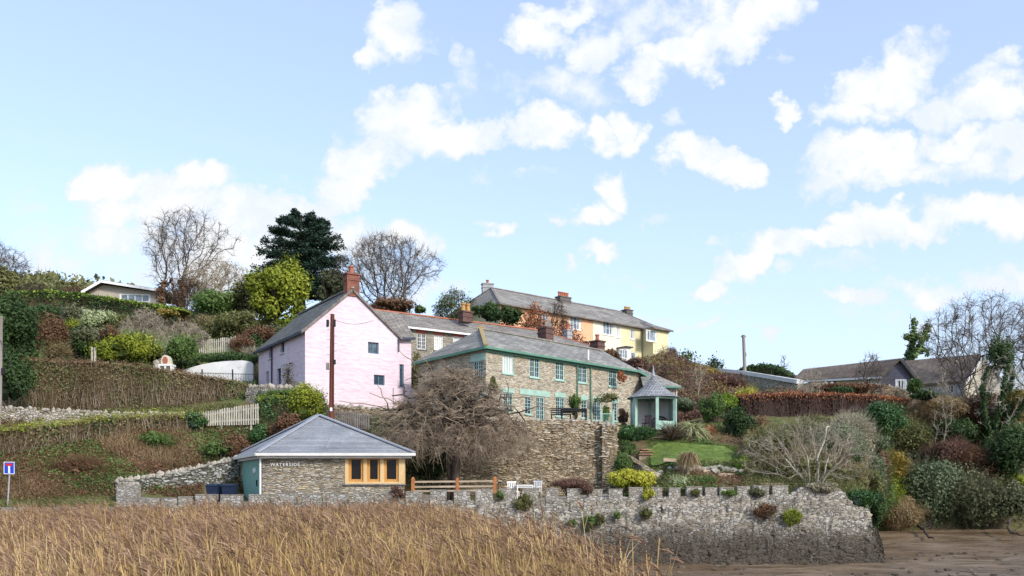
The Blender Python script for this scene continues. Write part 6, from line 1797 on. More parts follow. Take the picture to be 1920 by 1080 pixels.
for k, (px, py, r) in enumerate(((293, 680, .26), (303, 676, .2))):
    m = MB(); D = 59; rock(m, W(px, py, D), r, (1.2, 1, .8)); m.tubes([W(px, py, D)], [(X(px, D), D, hz(X(px, D), D) - .2)], r * .8, r, 7)
    tag(m.build('garden_rock', M['loose']), ['broad pale rock heap left of the small terracotta oven', 'upper white rock touching the terracotta oven'][k], 'rock')

# ================================================================== summerhouse
def gazebo():
    D = 49.3; cx, cy = X(1226.5, D - .3), D; zf = Z(806, 48.2); ze = Z(744.5, 48.6)
    R = 1.3; o = thing('summerhouse', 'six sided green summerhouse with curved grey witch hat roof and white inside', 'summerhouse', (cx, cy, zf))
    ang = [-PI / 2 + PI / 3 * k for k in range(6)]
    pt = lambda a, r: (cx + r * math.cos(a), cy + r * math.sin(a))
    b = MB(); b.add([(*pt(a, R + .08), zf - .35) for a in ang] + [(*pt(a, R + .08), zf + .02) for a in ang], list(range(6, 12)) + [v for k in range(6) for v in (k, (k + 1) % 6, 6 + (k + 1) % 6, 6 + k)], [6] + [4] * 6)
    b.build('floor_deck', M['dark'], o)
    for a in ang:
        p = pt(a, R); MB().box((p[0], p[1], (zf + ze) / 2), (.17, .17, ze - zf), a).build('post', M['green_paint'], o)
    # low panel front-right, solid white walls at the back
    for k in range(6):
        a0, a1 = ang[k], ang[k] + PI / 3; p, q = np.array(pt(a0, R)), np.array(pt(a1, R)); mid = (a0 + a1) / 2
        if math.sin(mid) > -.3:
            MB().bar((p[0], p[1], (zf + ze) / 2), (q[0], q[1], (zf + ze) / 2), .05, ze - zf - .02).build('wall_panel', M['white_render'], o)
        elif math.cos(mid) > 0:
            MB().bar((p[0], p[1], zf + .27), (q[0], q[1], zf + .27), .06, .5).build('low_panel', M['green_paint'], o)
    rb = MB()
    for k in range(6):
        p, q = pt(ang[k], R), pt(ang[k] + PI / 3, R); rb.bar((p[0], p[1], ze - .05), (q[0], q[1], ze - .05), .1, .13)
    rb.build('ring_beam', M['green_paint'], o)
    H = Z(702, 48.8) - ze
    prof = [(1.52, 0), (1.18, .22), (.88, .42), (.64, .62), (.42, .82), (.24, 1.04), (.12, 1.28), (.06, H)]
    m = MB(); N = 24; V = []
    for r, h in prof: V += [(cx + r * math.cos(2 * PI * k / N), cy + r * math.sin(2 * PI * k / N), ze + h) for k in range(N)]
    L = []
    for i in range(len(prof) - 1):
        for k in range(N): L += [i * N + k, i * N + (k + 1) % N, (i + 1) * N + (k + 1) % N, (i + 1) * N + k]
    m.add(V, L, [4] * (len(L) // 4)); m.add([(cx + 1.5 * math.cos(2 * PI * k / N), cy + 1.5 * math.sin(2 * PI * k / N), ze - .01) for k in range(N)], range(N), [N])
    rf = m.build('roof', M['tile_witch'], o); ORG_SET(rf, o)
    zt = ze + H
    MB().tubes([(cx, cy, zt - .15), (cx, cy, zt + .12)], [(cx, cy, zt + .15), (cx, cy, Z(683, 48.8))], [.10, .07], [.085, .015], 10).build('finial', M['hip_tile'], rf)
    # seats inside
    s = thing('wicker_sofa', 'black wicker sofa behind the low green panel of the summerhouse', 'sofa', (cx + .5, cy + .1, zf + .02)); x, y, z = cx + .45, cy + .1, zf + .02
    MB().box((x, y, z + .22), (1.0, .55, .42)).build('seat', M['dark'], s)
    bm = MB(); P = [(x + .5 * math.cos(a), y + .28, z + .42 + .42 * math.sin(a)) for a in np.linspace(0, PI, 9)]
    bm.tubes(P[:-1], P[1:], .05, .05, 6); P = [(x + .33 * math.cos(a), y + .28, z + .42 + .28 * math.sin(a)) for a in np.linspace(0, PI, 9)]; bm.tubes(P[:-1], P[1:], .04, .04, 6); bm.build('backrest', M['dark'], s)
    for a in (-.48, .48): MB().box((x + a, y, z + .5), (.1, .55, .22)).build('armrest', M['dark'], s)
    c = chair((cx - .42, cy - .35, zf + .02), 'dark plum garden chair just inside the open left bay of the summerhouse', 'plum', -.5, .95)
M['plum'] = plain('plum_wicker', (.07, .035, .06), .7, .3, 12)
gazebo()

# ================================================================== garden steps and edging
def steps():
    o = thing('garden_steps', 'short flight of reddish brick garden steps left of the lawn', 'steps', W(1211, 851, 43.5))
    for k in range(5):
        D = 44.4 + k * .5; z = Z(851, 44.4) + k * .15; st = MB().box((X(1211, D) + k * .05, D + .35, z - .22), (.66, .5, .36)).build('riser', M['bark_twig'], o)
        MB().box((X(1211, D) + k * .05, D + .28, z - .02), (.72, .54, .05)).build('tread', M['step'], o)
M['step'] = blend('step_brick', [(.3, (.20, .10, .06)), (.5, (.36, .2, .12)), (.72, (.5, .38, .28))], 3, bmp=.4)
steps()
for k, (a, b, y, D, lab) in enumerate(((1243, 1268, 862, 42.4, 'short orange timber sleeper at the left front of the lawn'), (1318, 1342, 884, 41.2, 'weathered timber sleeper right of the dead cordyline'), (1346, 1378, 890, 40.8, 'long timber sleeper under the yellow green round shrub'), (1425, 1470, 908, 39.6, 'pale timber sleeper lying at the foot of the grey branched tree'), (1270, 1292, 876, 41.6, 'timber sleeper left of the dead cordyline'))):
    m = MB().bar((X(a, D), D, Z(y, D)), (X(b, D), D + .1, Z(y + 1, D)), .18, .16); tag(m.build('timber_sleeper', M['rail_wood']), lab, 'timber sleeper')
proto = None
for k in range(24):
    px = [1272, 1280, 1296, 1304, 1312, 1326, 1334, 1350, 1362, 1376, 1288, 1318, 1342, 1356, 1170, 1178, 1184, 1192, 1240, 1232, 1256, 1340, 1366, 1390][k]
    py = [879, 881, 884, 880, 885, 881, 888, 886, 893, 897, 881, 883, 886, 884, 846, 850, 848, 853, 874, 872, 876, 878, 884, 890][k]
    D = 41.2 + RS.rand() * .5 if k < 14 or k > 17 else 43.8 + RS.rand()
    z = hz(X(px, D), D)
    m = MB(); rock(m, (X(px, D), D, z + .06), .13 + RS.rand() * .1, (1.3, 1, .8))
    tag(m.build('edging_stone', M['loose']), 'rough pale stone edging the terraced lawn', 'stone', 'edging stones of the terraced lawn')

# ================================================================== reeds
def reeds():
    n = 56000
    D = np.sqrt(RS.uniform(10.3 ** 2, 37.6 ** 2, n)); px = RS.uniform(-60, 1290, n)
    topy = 958 + np.clip(px - 860, 0, None) * .285; Dm = np.minimum(37.4, F * 1.0 / (topy - HY)) * (1 + RS.normal(size=n) * .05)
    hole = np.sin(px * D * .004 + D * 1.1) + np.sin(px * .021 + D * .7) * 1.2 + RS.normal(size=n) * .5
    k = (D < Dm) & (hole > -1.5) & (px < 1262 + RS.normal(size=n) * 12); D, px = D[k], px[k]; n = len(D)
    P = np.stack([X(px, D), D, np.full(n, -.1)], -1)
    cl = np.sin(P[:, 0] * .9 + np.sin(P[:, 1] * .5)) + .6 * np.sin(P[:, 0] * 2.7 + P[:, 1])
    H = 2.30 + .12 * cl + RS.normal(size=n) * .21 - np.clip(380 - px, 0, 400) * .0004
    lean = np.column_stack([RS.normal(size=n) * .07 - .03, RS.normal(size=n) * .07, np.ones(n)])
    dr = np.column_stack([-.06 - .14 * RS.rand(n), RS.normal(size=n) * .06, -.02 * np.ones(n)])
    tone = np.clip(.42 + .16 * np.sin(P[:, 0] * .7 + P[:, 1] * .5) + .4 * (RS.rand(n) - .35), 0, 1)
    m = MB(); m.blades(P, lean, H, .013 + .0004 * D, dr, 2, tone, .6)
    ln = lean / np.linalg.norm(lean, axis=1, keepdims=True)
    for j in range(3):
        f = RS.uniform(.35, .92, n)[:, None]; B = P + ln * H[:, None] * f + dr * f * f
        s = RS.choice([-1, 1], n)
        d = np.column_stack([s * RS.uniform(.08, .4, n), RS.normal(size=n) * .2, np.ones(n)])
        m.blades(B, d, RS.uniform(.3, .6, n), .015 + .0003 * D, np.column_stack([s * .05 + RS.normal(size=n) * .05 - .05, RS.normal(size=n) * .05, -RS.uniform(.0, .1, n)]), 2, np.clip(tone + RS.normal(size=n) * .22, 0, 1), .05)
    tag(m.build('reed_bed', M['reed_leaf']), 'wide bed of dry golden reeds filling the foreground', 'reeds', kind='stuff')
    near = np.interp(D, [10, 18, 30], [.36, .5, .68]) * (1 + .35 * cl)
    k = RS.rand(n) < near; Q = (P + ln * H[:, None] + dr)[k]; nq = len(Q); T = tone[k]; m = MB()
    base = RS.rand(nq) * .7; tilt = -.35 + RS.normal(size=nq) * .3
    for j in range(10):
        f = RS.rand(nq)[:, None]
        d = np.column_stack([tilt + RS.normal(size=nq) * .22, RS.normal(size=nq) * .25, np.ones(nq)])
        m.blades(Q + np.column_stack([tilt * .2, np.zeros(nq), np.full(nq, .2)]) * (f - .7), d, RS.uniform(.08, .16, nq), .022, np.column_stack([-.03 - .05 * RS.rand(nq), RS.normal(size=nq) * .02, -.01 - .05 * RS.rand(nq)]), 2, np.clip(base * .7 + .45 * RS.rand(nq), 0, 1), .25)
    tag(m.build('reed_plumes', M['reed_plume']), 'brown feathery seed plumes topping the reed bed', 'reed plumes', kind='stuff')
reeds()

# ================================================================== ground cover
cover('left_bank_ivy', 'ivy and green weeds covering the bank below the lane', 'ground cover', [(-120, 220, 43.2, 47, 1.0), (150, 380, 43.8, 49.6, 1.3), (360, 500, 45.5, 49.6, .9)], 'mid_green', 46000, .075, .35, .35, .35, .02, patch=(.8, .1))
cover('left_bank_bracken', 'dead brown bracken and leaf litter on the bank below the lane', 'ground cover', [(-120, 220, 43.0, 47.2, 1.0), (150, 380, 43.6, 50.6, 1.3), (360, 520, 45.5, 50, 1)], 'bracken', 60000, .07, .3, .45, .4, .018)
cover('kerb_verge', 'ochre grass verge behind the low kerb', 'grass', [(-120, 217, 40.8, 43.2)], 'olive', 9000, .06, .15, .6, .3, .018)
cover('left_bank_grass', 'long pale dead grass hanging on the left bank', 'grass', [(-120, 230, 42.9, 47.3, 1.0), (150, 380, 46, 49.6, .6)], 'dead', 13000, .06, .3, .9, .65, .018, patch=(.6, .1))
cover('lane_verge', 'mixed weeds on the verge below the brown hedge', 'ground cover', [(-120, 440, 52.2, 54.4)], 'olive', 16000, .07, .22, .5, .3, .02)
cover('boathouse_bank_cover', 'ivy and brown leaves on the slope behind the boathouse', 'ground cover', [(440, 640, 46, 52.5, 1), (620, 860, 44.2, 50.5, 1.3)], 'dusky', 34000, .08, .4, .3, .4, .02)
cover('left_garden_grass', 'rough grass of the upper left garden', 'grass', [(-100, 480, 55, 66, 1.2), (0, 480, 66, 92, 1)], 'mid_green', 34000, .12, .3, .5, .35, .035)
cover('upper_lawn_grass', 'bright green grass blades of the upper lawn', 'grass', [(218, 452, 64.3, 83.5)], 'grass_blade', 26000, .07, .08, .85, .16, .035)
cover('garden_lawn_grass', 'bright green mown blades of the small terraced lawn', 'grass', [(1214, 1382, 42.4, 46.5)], 'grass_blade', 34000, .05, .04, .85, .14, .016)
cover('terrace_garden_weeds', 'low green plants and soil litter on the stepped garden beds', 'ground cover', [(1165, 1420, 38.9, 42.4, 1.4), (1165, 1420, 46.5, 52, 1)], 'mid_green', 17000, .07, .18, .4, .18, .02, patch=(1.1, -.1))
cover('terrace_garden_litter', 'brown dead leaves on the stepped garden beds', 'ground cover', [(1165, 1440, 38.9, 43, 1.3), (1165, 1440, 46.5, 54, 1)], 'bracken', 15000, .06, .1, .3, .15, .02)
cover('wall_top_scrub', 'brown green scrub just behind the right end of the sea wall', 'scrub', [(1395, 1622, 39.0, 41.5)], 'olive', 9000, .05, .4, .5, .4, .015)
cover('hill_bramble', 'purple brown bramble thicket covering the slope below the hillside wall', 'bramble', [(1225, 1400, 56, 75, 1.3), (1380, 1520, 56, 68, .5), (1190, 1330, 74, 90, .9)], 'bramble_purple', 60000, .11, .8, .4, .8, .02)
cover('hill_bramble_green', 'olive and grey leaves scattered through the hillside bramble', 'bramble', [(1225, 1420, 56, 80, 1), (1190, 1330, 74, 90, .7)], 'olive', 30000, .10, .9, .4, .6, .02, patch=(.6, .1))
cover('hill_bramble_gold', 'ochre and orange leaves scattered through the hillside bramble', 'bramble', [(1225, 1420, 60, 80, 1)], 'ochre', 16000, .09, .9, .2, .4, .02, patch=(.5, .5), tone=.7)
cover('hill_scrub', 'mixed green and grey scrub on the right hillside', 'scrub', [(1400, 1625, 40.5, 48.8, 1.0), (1600, 2200, 62, 84, 1.0), (1400, 1600, 62, 70, .3)], 'olive', 52000, .11, .7, .4, .6, .025)
cover('hill_dead_stems', 'pale dead stalks standing through the right hillside scrub', 'scrub', [(1400, 1625, 41, 49, .8), (1600, 2200, 60, 84, 1.3)], 'dead', 26000, .07, .6, .9, 1.0, .022)
cover('bank_foot_scrub', 'dark tangled growth along the foot of the right bank', 'scrub', [(1640, 2200, 57.8, 66, 1)], 'dusky', 30000, .11, 1.3, .4, .9, .02)
cover('bank_green_scrub', 'green bramble leaves tangled over the right bank', 'scrub', [(1640, 2200, 58, 72, 1)], 'mid_green', 26000, .10, 1.5, .3, .7, .02, patch=(.7, .2))
cover('bank_tan_scrub', 'tan dead stems tangled over the right bank', 'scrub', [(1640, 2200, 58, 76, 1)], 'hedge_twig', 26000, .07, 1.4, .85, 1.5, .018, patch=(.9, -.2))
cover('behind_house_scrub', 'dark scrub on the slope between the cottages and the painted terrace', 'scrub', [(480, 800, 62, 84, 1), (800, 1250, 62, 82, 1)], 'dusky', 30000, .14, .6, .3, .6, .03)
cover('skyline_wood', 'wooded far hillside at the left skyline', 'wood', [(-60, 250, 110, 199)], 'olive', 42000, .4, 3.0, .3, 1.6, .06)
# ================================================================== trees
T_ = bare_tree
T_('bare_tree', 'large dark bare tree on the skyline right of the grey bungalow', 'tree', 318, 92, 270, 426, 388, .18, 1500, 2, shape='vase', seed=11, tip=.014, tlen=.8, ivy=(.3, 'bracken', .22, 900), spreadroot=.3)
T_('bare_tree', 'tall many stemmed bare tree right behind the pink house chimney', 'tree', 735, 82, 636, 816, 436, .2, 2300, 5, shape='vase', seed=23, tip=.013, tlen=.8, spreadroot=.5, up=.12)
T_('bare_tree', 'pale pinkish bare tree between the dark bare tree and the lime green tree', 'tree', 398, 86, 345, 470, 478, .2, 1100, 3, seed=31, tip=.012, twig='bark_grey', bark='bark_grey', leaf='dead', leafsize=.07, leafn=1)
T_('bare_tree', 'reddish brown leafless shrub tree beside the grey bungalow wall', 'tree', 350, 84, 312, 400, 520, .15, 600, 4, seed=37, tip=.011, twig='bark', leaf='bracken', leafsize=.08, leafn=1)
T_('bare_tree', 'bare tree cut off by the left edge of the skyline', 'tree', -10, 92, -70, 48, 446, .3, 900, 1, seed=41, tip=.013, tlen=.7)
T_('bare_tree', 'thin bare tree between the tall many stemmed tree and the painted terrace', 'tree', 848, 84, 812, 892, 541, .2, 600, 2, seed=43, tip=.011, leaf='mid_green', leafsize=.10, leafn=1)
T_('bare_tree', 'low sprawling lichen covered apple tree at the left of the upper lawn', 'tree', 268, 66, 226, 322, 574, .3, 420, 1, seed=47, tip=.013, bark='bark_pale', twig='bark_grey', shape='dome', droop=.25, tlen=.5, inertia=.2)
T_('bare_tree', 'twisted pale trunked apple tree in the middle of the upper lawn', 'tree', 333, 65, 300, 400, 598, .35, 170, 2, seed=53, tip=.02, bark='bark_pale', twig='bark_grey', shape='dome', droop=.3, tlen=.5, inertia=.2)
T_('bare_tree', 'brown twiggy bare tree in front of the orange terrace wall', 'tree', 1046, 77, 1020, 1070, 562, .2, 500, 3, seed=59, tip=.01, twig='bark', leaf='bramble_purple', leafsize=.07, leafn=1, shape='column')
T_('beech_tree', 'small beech tree holding orange leaves left of the brown twiggy tree', 'tree', 1004, 76, 978, 1028, 570, .2, 450, 2, seed=61, tip=.01, leaf='orange_leaf', leafsize=.10, leafn=2)
T_('beech_tree', 'spreading low beech with orange leaves beside the terracotta chimney pot', 'tree', 1052, 74, 1026, 1100, 612, .2, 350, 3, seed=67, tip=.01, leaf='orange_leaf', leafsize=.09, leafn=1, shape='fan')
T_('bare_tree', 'huge spreading bare tree with reddish buds at the right edge', 'tree', 1824, 66, 1736, 1950, 552, .2, 1900, 4, seed=71, tip=.011, tlen=.7, bark='bark_grey', twig='bark_far', leaf='red_brown', leafsize=.035, leafn=1, shape='vase', spreadroot=.35, depth=5)
T_('bare_tree', 'second bare tree filling the right edge with fine twigs', 'tree', 1945, 72, 1870, 2030, 566, .2, 1200, 3, seed=73, tip=.011, tlen=.7, twig='bark_far', shape='vase', spreadroot=.3, depth=4)
T_('bare_tree', 'small round headed bare tree in front of the brown tiled bungalow roof', 'tree', 1633, 64, 1600, 1670, 654, .38, 380, 1, seed=79, tip=.011, shape='dome', bark='bark_far', tlen=.4)
T_('pollarded_tree', 'ivy clad stub branched tree on the skyline behind the brown roofs', 'tree', 1712, 90, 1694, 1752, 590, .35, 60, 2, seed=86, tip=.055, twigs=1, tlen=.9, ivy=(.8, 'mid_green', .22, 2600), shape='vase', step=.7)
T_('pollarded_tree', 'low leaning ivy clad tree right of the stub branched skyline tree', 'tree', 1740, 89, 1742, 1786, 640, .3, 40, 1, seed=89, tip=.05, twigs=1, tlen=.8, ivy=(.8, 'mid_green', .2, 1400), shape='vase', step=.6)
T_('ivy_tree', 'dark ivy smothered tree in front of the big bare tree', 'tree', 1880, 62, 1836, 1922, 626, .3, 500, 2, seed=98, tip=.012, bark='bark_pale', twig='bark_pale', ivy=(.95, 'dark_evergreen', .12, 9000), depth=1.8)
T_('birch_tree', 'thin white stemmed birch left of the round green garden bush', 'tree', 1312, 62, 1294, 1332, 668, .25, 170, 1, seed=101, tip=.010, bark='bark_pale', twig='bark_grey', shape='column', step=.25, fat=.8)
T_('bare_tree', 'leafless upright shrub behind the copper hedge below the hillside wall', 'shrub', 1522, 57.5, 1500, 1546, 688, .1, 160, 7, seed=103, tip=.009, bark='bark_grey', twig='bark_grey', shape='vase')
T_('bare_tree', 'tiny dark bare tree on the skyline right of the green hedge', 'tree', 1468, 90, 1460, 1478, 664, .3, 60, 1, seed=107, tip=.02, shape='column', twigs=2, ivy=(.7, 'dusky', .15, 300))
T_('cabbage_palm', 'small dark tree with a tufted head beside the painted terrace', 'tree', 1286, 84, 1276, 1300, 664, .75, 60, 1, seed=109, tip=.02, leaf='mid_green', leafsize=.16, leafn=4, twigs=2)
T_('bare_tree', 'scrubby dark sapling on the skyline left of the grey telegraph pole', 'tree', 1338, 82, 1326, 1354, 674, .3, 90, 1, seed=113, tip=.014, leaf='dark_evergreen', leafsize=.13, leafn=2)
T_('bare_tree', 'bare shrub tree at the corner of the yellow terrace wing', 'tree', 1245, 87, 1232, 1270, 652, .2, 220, 3, seed=127, tip=.011, leaf='bracken', leafsize=.07, leafn=1)
T_('bare_tree', 'low bare thorn behind the left hedge near the far wood', 'tree', 60, 98, 30, 100, 528, .2, 300, 3, seed=131, tip=.014, twig='bark')
T_('bare_tree', 'reddish thorn tree left of the grey bungalow', 'tree', 140, 98, 112, 170, 538, .2, 260, 3, seed=137, tip=.014, twig='bark', leaf='bracken', leafsize=.1, leafn=1)
T_('bare_tree', 'slim bare sapling in the scrub left of the huge spreading tree', 'tree', 1768, 60, 1745, 1792, 690, .2, 200, 4, seed=141, tip=.009, bark='bark_pale', twig='bark_grey', shape='vase')

leafy_tree('lime_green_tree', 'bright lime green leafy tree left of the pink house', 'tree', 500, 74, 446, 598, 476, 660, 'yellow_green', .17, 34, 1.0, shell=.42, lobe_r=(.15, .28))
leafy_tree('olive_tree', 'loose olive green tree at the left of the lime green tree', 'tree', 455, 76, 425, 505, 515, 640, 'olive', .16, 18, .8, shell=.5)
leafy_tree('conifer', 'brown green conifer between the cedar and the chimney', 'tree', 622, 84, 585, 668, 505, 600, 'dusky', .2, 16, .9)
def cedar():
    D = 94; bx = X(566, D); zg = hz(bx, D); zt = Z(402, D); zb = Z(545, D)
    o = thing('cedar_tree', 'dark blue green cedar with tiered branches rising above the lime green tree', 'tree', (bx, D, zg))
    t = MB(); t.tubes([(bx, D, zg - .3)], [(X(562, D), D, zt - .8)], .55, .08, 8); t.build('trunk', M['bark'], o)
    prof = [(0, .22), (.08, .42), (.2, .6), (.35, .74), (.55, .9), (.8, .95), (1, .8)]
    m = MB(); br0, br1 = [], []
    half = 98 / F * D
    for k in range(165):
        f = RS.rand() ** .8; h = zt + (zb - zt) * f; R = half * np.interp(f, [a for a, b in prof], [b for a, b in prof]) * RS.uniform(.6, 1.08)
        a = RS.rand() * 2 * PI; tip = np.array([bx + (.15 * half if f > .3 else 0) * 0 + math.cos(a) * R, D + math.sin(a) * R * .8, h + .25 * R * (.3 - f)])
        b = np.array([bx, D, h - .12 * R]); br0.append(b); br1.append(tip)
        n = 330; u = RS.rand(n) ** .5; w = RS.normal(size=n) * .2 * R * (.25 + u * .6)
        perp = np.array([-math.sin(a), math.cos(a), 0])
        P = b + (tip - b) * u[:, None] + perp * w[:, None]; P[:, 2] += RS.normal(size=n) * .12 - .06 * np.abs(w) + .1 * u
        m.leaves(P, RS.normal(size=(n, 3)) * .5 + [0, 0, 1], .17 * RS.uniform(.6, 1.3, n), .45, np.clip(.2 + .6 * RS.rand(n) + .2 * (1 - f), 0, 1))
    m.build('crown', M['cedar'], o)
    MB().tubes(br0, br1, .11, .03, 5).build('limbs', M['bark'], o)
cedar()

# the weeping tree in front of the retaining wall: thick limbs with hanging twigs
def weeping():
    D = 43.0; bx = X(855, D); zg = hz(bx, D)
    root = thing('weeping_tree', 'big brown leafless weeping tree drooping over the terrace right of the boathouse', 'tree', (bx, D, zg))
    rg = np.random.RandomState(5); T0, T1, R0, R1 = [], [], [], []; limbs = []
    def chain(p, q, r0, r1, bow, n=7, wob=.09):
        pts = [p + (q - p) * (k / n) + np.array([0, 0, bow * math.sin(PI * k / n)]) + (rg.normal(size=3) * wob * (0 < k < n)) for k in range(n + 1)]
        for k in range(n):
            T0.append(pts[k]); T1.append(pts[k + 1]); R0.append(r0 + (r1 - r0) * k / n); R1.append(r0 + (r1 - r0) * (k + 1) / n)
        return pts
    base = np.array([bx, D, zg - .2]); fork = W(857, 800, D)
    chain(base, fork, .26, .17, 0, 5, .05); chain(np.array([bx - .32, D + .2, zg - .2]), W(840, 815, D), .16, .12, 0, 5, .06)
    # limbs end where the photo shows the crown's outline (column, row, depth offset)
    ends = [(712, 770, .3), (735, 742, -1), (775, 700, .5), (800, 690, 1.2), (838, 690, -.8), (868, 696, .5), (905, 712, 1), (930, 730, -.6), (962, 770, -1.2), (985, 790, .3), (1002, 812, 1), (760, 800, -1.8), (820, 745, -2), (890, 760, -2), (930, 800, -1.8), (700, 800, .6), (860, 720, 2), (790, 750, 1.8), (950, 750, 1.5), (745, 820, 1), (880, 800, -2.4), (840, 790, -2.6), (965, 830, -1)]
    pts_all = []
    for (a, b, dd) in ends:
        q = W(a, b, D + dd * .9); p = chain(fork + rg.normal(size=3) * .1, q, .11, .03, .45, 8, .14)
        for j in range(9):
            f = rg.uniform(.25, 1); i = min(7, int(f * 8)); s = p[i]; e = s + rg.normal(size=3) * [1.0, .7, .55] + [0, 0, .15]
            s2 = chain(s, e, .032, .014, .15, 4, .07); pts_all += s2[1:] + [p[i]]
    # finer boughs fill the crown
    n = 780; h = rg.rand(n); a = rg.rand(n) * 2 * PI; q = rg.rand(n) ** .5
    xl, xr = X(704, D), X(1000, D); cx = (xl + xr) / 2; w = np.interp(h, [0, .4, .75, 1], [1, .95, .6, .3])
    att = np.column_stack([cx + np.cos(a) * q * w * (xr - xl) / 2, D + np.sin(a) * q * w * 2.4, Z(830, D) + (Z(698, D) - Z(830, D)) * h - .9 * q ** 2 * (1 - h)])
    st = np.array(pts_all + [p_ for p_ in T1[40:]])[::3]
    P, DD, par = colonise([(p_, (rg.normal() * .3, rg.normal() * .3, .5)) for p_ in st], att, .16, 1.6, .22, iters=26, inertia=.3, seed=9)
    k = par >= 0
    T0 += list(P[par[k]]); T1 += list(P[k]); R0 += [.014] * int(k.sum()); R1 += [.013] * int(k.sum()); pts_all = list(P[k])
    A = np.array(T0); B = np.array(T1); R0 = np.array(R0); R1 = np.array(R1)
    th = R0 > .03
    MB().tubes(A[th], B[th], R0[th], R1[th], 7).build('trunk', M['bark'], root, smooth=True)
    cr = MB(); cr.tubes(A[~th], B[~th], R0[~th], R1[~th], 4)
    S = np.array(pts_all); n = 4700; i = rg.randint(0, len(S), n); P = S[i]
    low = P[:, 2] < Z(790, D)
    d = rg.normal(size=(n, 3)) * [1, .8, .5] + [0, 0, .3]; d /= np.linalg.norm(d, axis=1, keepdims=True)
    L = rg.uniform(.3, .9, n); fall = rg.uniform(.1, 1.0, n) * np.where(low, 1.25, .4); prev = P; side = rg.normal(size=(n, 3)) * [.5, .4, .1]
    for k in range(4):
        f = (k + 1) / 4; nx = P + d * (L * f)[:, None] + side * (f * f * .35) + np.column_stack([np.zeros(n), np.zeros(n), -fall * f ** 1.8]) + rg.normal(size=(n, 3)) * .045
        nx[:, 2] = np.maximum(nx[:, 2], hza(nx[:, 0], nx[:, 1]) + .25)
        cr.tubes(prev, nx, .010 * (1.2 - .2 * k), .010 * (1.0 - .2 * k), 3)
        if k in (1, 2):
            e = nx + rg.normal(size=(n, 3)) * [.16, .12, .1]; cr.tubes(nx, e, .006, .004, 3)
        prev = nx
    cr.build('crown', M['bark_twig'], root)
weeping()
# the pale branching tree at the right of the garden
T_('grey_magnolia', 'pale grey many branched tree leaning over the right end of the sea wall', 'tree', 1524, 40.2, 1402, 1628, 786, .06, 1250, 9, seed=211, tip=.0075, bark='bark_pale', twig='bark_grey', shape='fan', tlen=.34, twigs=2, spreadroot=.18, depth=2.4, step=.17, expo=2.0, up=.08, inertia=.8)

# ================================================================== hedges
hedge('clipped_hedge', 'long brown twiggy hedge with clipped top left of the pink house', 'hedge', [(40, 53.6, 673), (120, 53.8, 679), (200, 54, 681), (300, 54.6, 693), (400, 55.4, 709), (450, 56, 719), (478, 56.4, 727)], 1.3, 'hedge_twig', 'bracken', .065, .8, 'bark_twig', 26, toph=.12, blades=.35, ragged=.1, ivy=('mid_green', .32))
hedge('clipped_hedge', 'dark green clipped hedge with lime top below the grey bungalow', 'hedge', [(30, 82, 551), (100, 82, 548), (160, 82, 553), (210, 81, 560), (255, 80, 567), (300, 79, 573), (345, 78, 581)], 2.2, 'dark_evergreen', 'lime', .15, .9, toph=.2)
hedge('overgrown_hedge', 'overgrown ivy hedge with dead stems along the lane below the pale picket fence', 'hedge', [(-60, 46.0, 812), (60, 46.3, 800), (160, 47.4, 788), (230, 48.3, 781), (300, 49.2, 779), (355, 49.6, 777), (384, 49.8, 779)], 1.2, 'hedge_twig', 'yellow_green', .075, .8, 'bark_twig', 18, ivy=('mid_green', .5), ragged=.16, blades=.35, bladelen=.6, toph=.3)
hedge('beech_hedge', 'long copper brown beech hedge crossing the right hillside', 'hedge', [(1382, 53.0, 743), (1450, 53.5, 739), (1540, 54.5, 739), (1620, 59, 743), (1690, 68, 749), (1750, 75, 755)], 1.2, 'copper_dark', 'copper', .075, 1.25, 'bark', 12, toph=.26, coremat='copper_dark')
hedge('skyline_hedge', 'dark green rounded hedge on the skyline right of the grey telegraph pole', 'hedge', [(1386, 82, 692), (1410, 82, 687), (1440, 81, 683), (1465, 80, 690), (1490, 79, 704)], 2.4, 'dark_evergreen', None, .14, 1.1)
hedge('privet_hedge', 'leafy green and gold clipped hedge between the picket fence and the boathouse roof', 'hedge', [(484, 49.8, 747), (510, 49.8, 745), (545, 49.6, 744), (575, 49.5, 742)], 1.3, 'glossy_green', 'yellow_green', .08, 1.0, toph=.2)

# ================================================================== shrubs, left garden
B = bush
B('laurel_bush', 'very large dark green bush at the left edge', 'bush', 12, 550, 53.2, 124, 'dark_evergreen', 690, .12, 20, 1.1, sub=.1)
B('laurel_bush', 'lower dark green bush at the left edge beneath the largest one', 'bush', 18, 655, 50.5, 88, 'dark_evergreen', 770, .10, 12)
B('spindly_shrub', 'tall pinkish brown twiggy shrub between the dark left bush and the red tipped bush', 'bush', 96, 590, 58, 70, 'red_brown', 685, .09, 9, .55, core=False, blades=.5)
B('evergreen_bush', 'dark blue green bush under the left part of the clipped hedge', 'bush', 82, 575, 72, 110, 'dark_evergreen', 640, .14, 12)
B('evergreen_bush', 'grey green upright bush left of the variegated dome', 'bush', 133, 574, 64, 62, 'dusky', 650, .11, 9)
B('variegated_bush', 'pale cream variegated dome shaped bush', 'bush', 181, 573, 61.5, 74, 'variegated', 625, .10, 8)
B('red_tipped_bush', 'small red leaved bush right of the dark dusky bush in the left garden', 'bush', 203, 606, 59, 44, 'red_brown', 650, .09, 7, .8)
B('dusky_bush', 'dark rounded dusky bush below the variegated dome', 'bush', 172, 612, 60, 106, 'dusky', 684, .10, 12)
B('evergreen_bush', 'dusky evergreen left half of the red tipped bush', 'bush', 148, 620, 59.3, 60, 'dark_evergreen', 684, .10, 8)
B('yellow_green_bush', 'broad bright yellow green bush behind the brown hedge', 'bush', 240, 624, 58.6, 116, 'yellow_green', 694, .10, 14, 1.1)
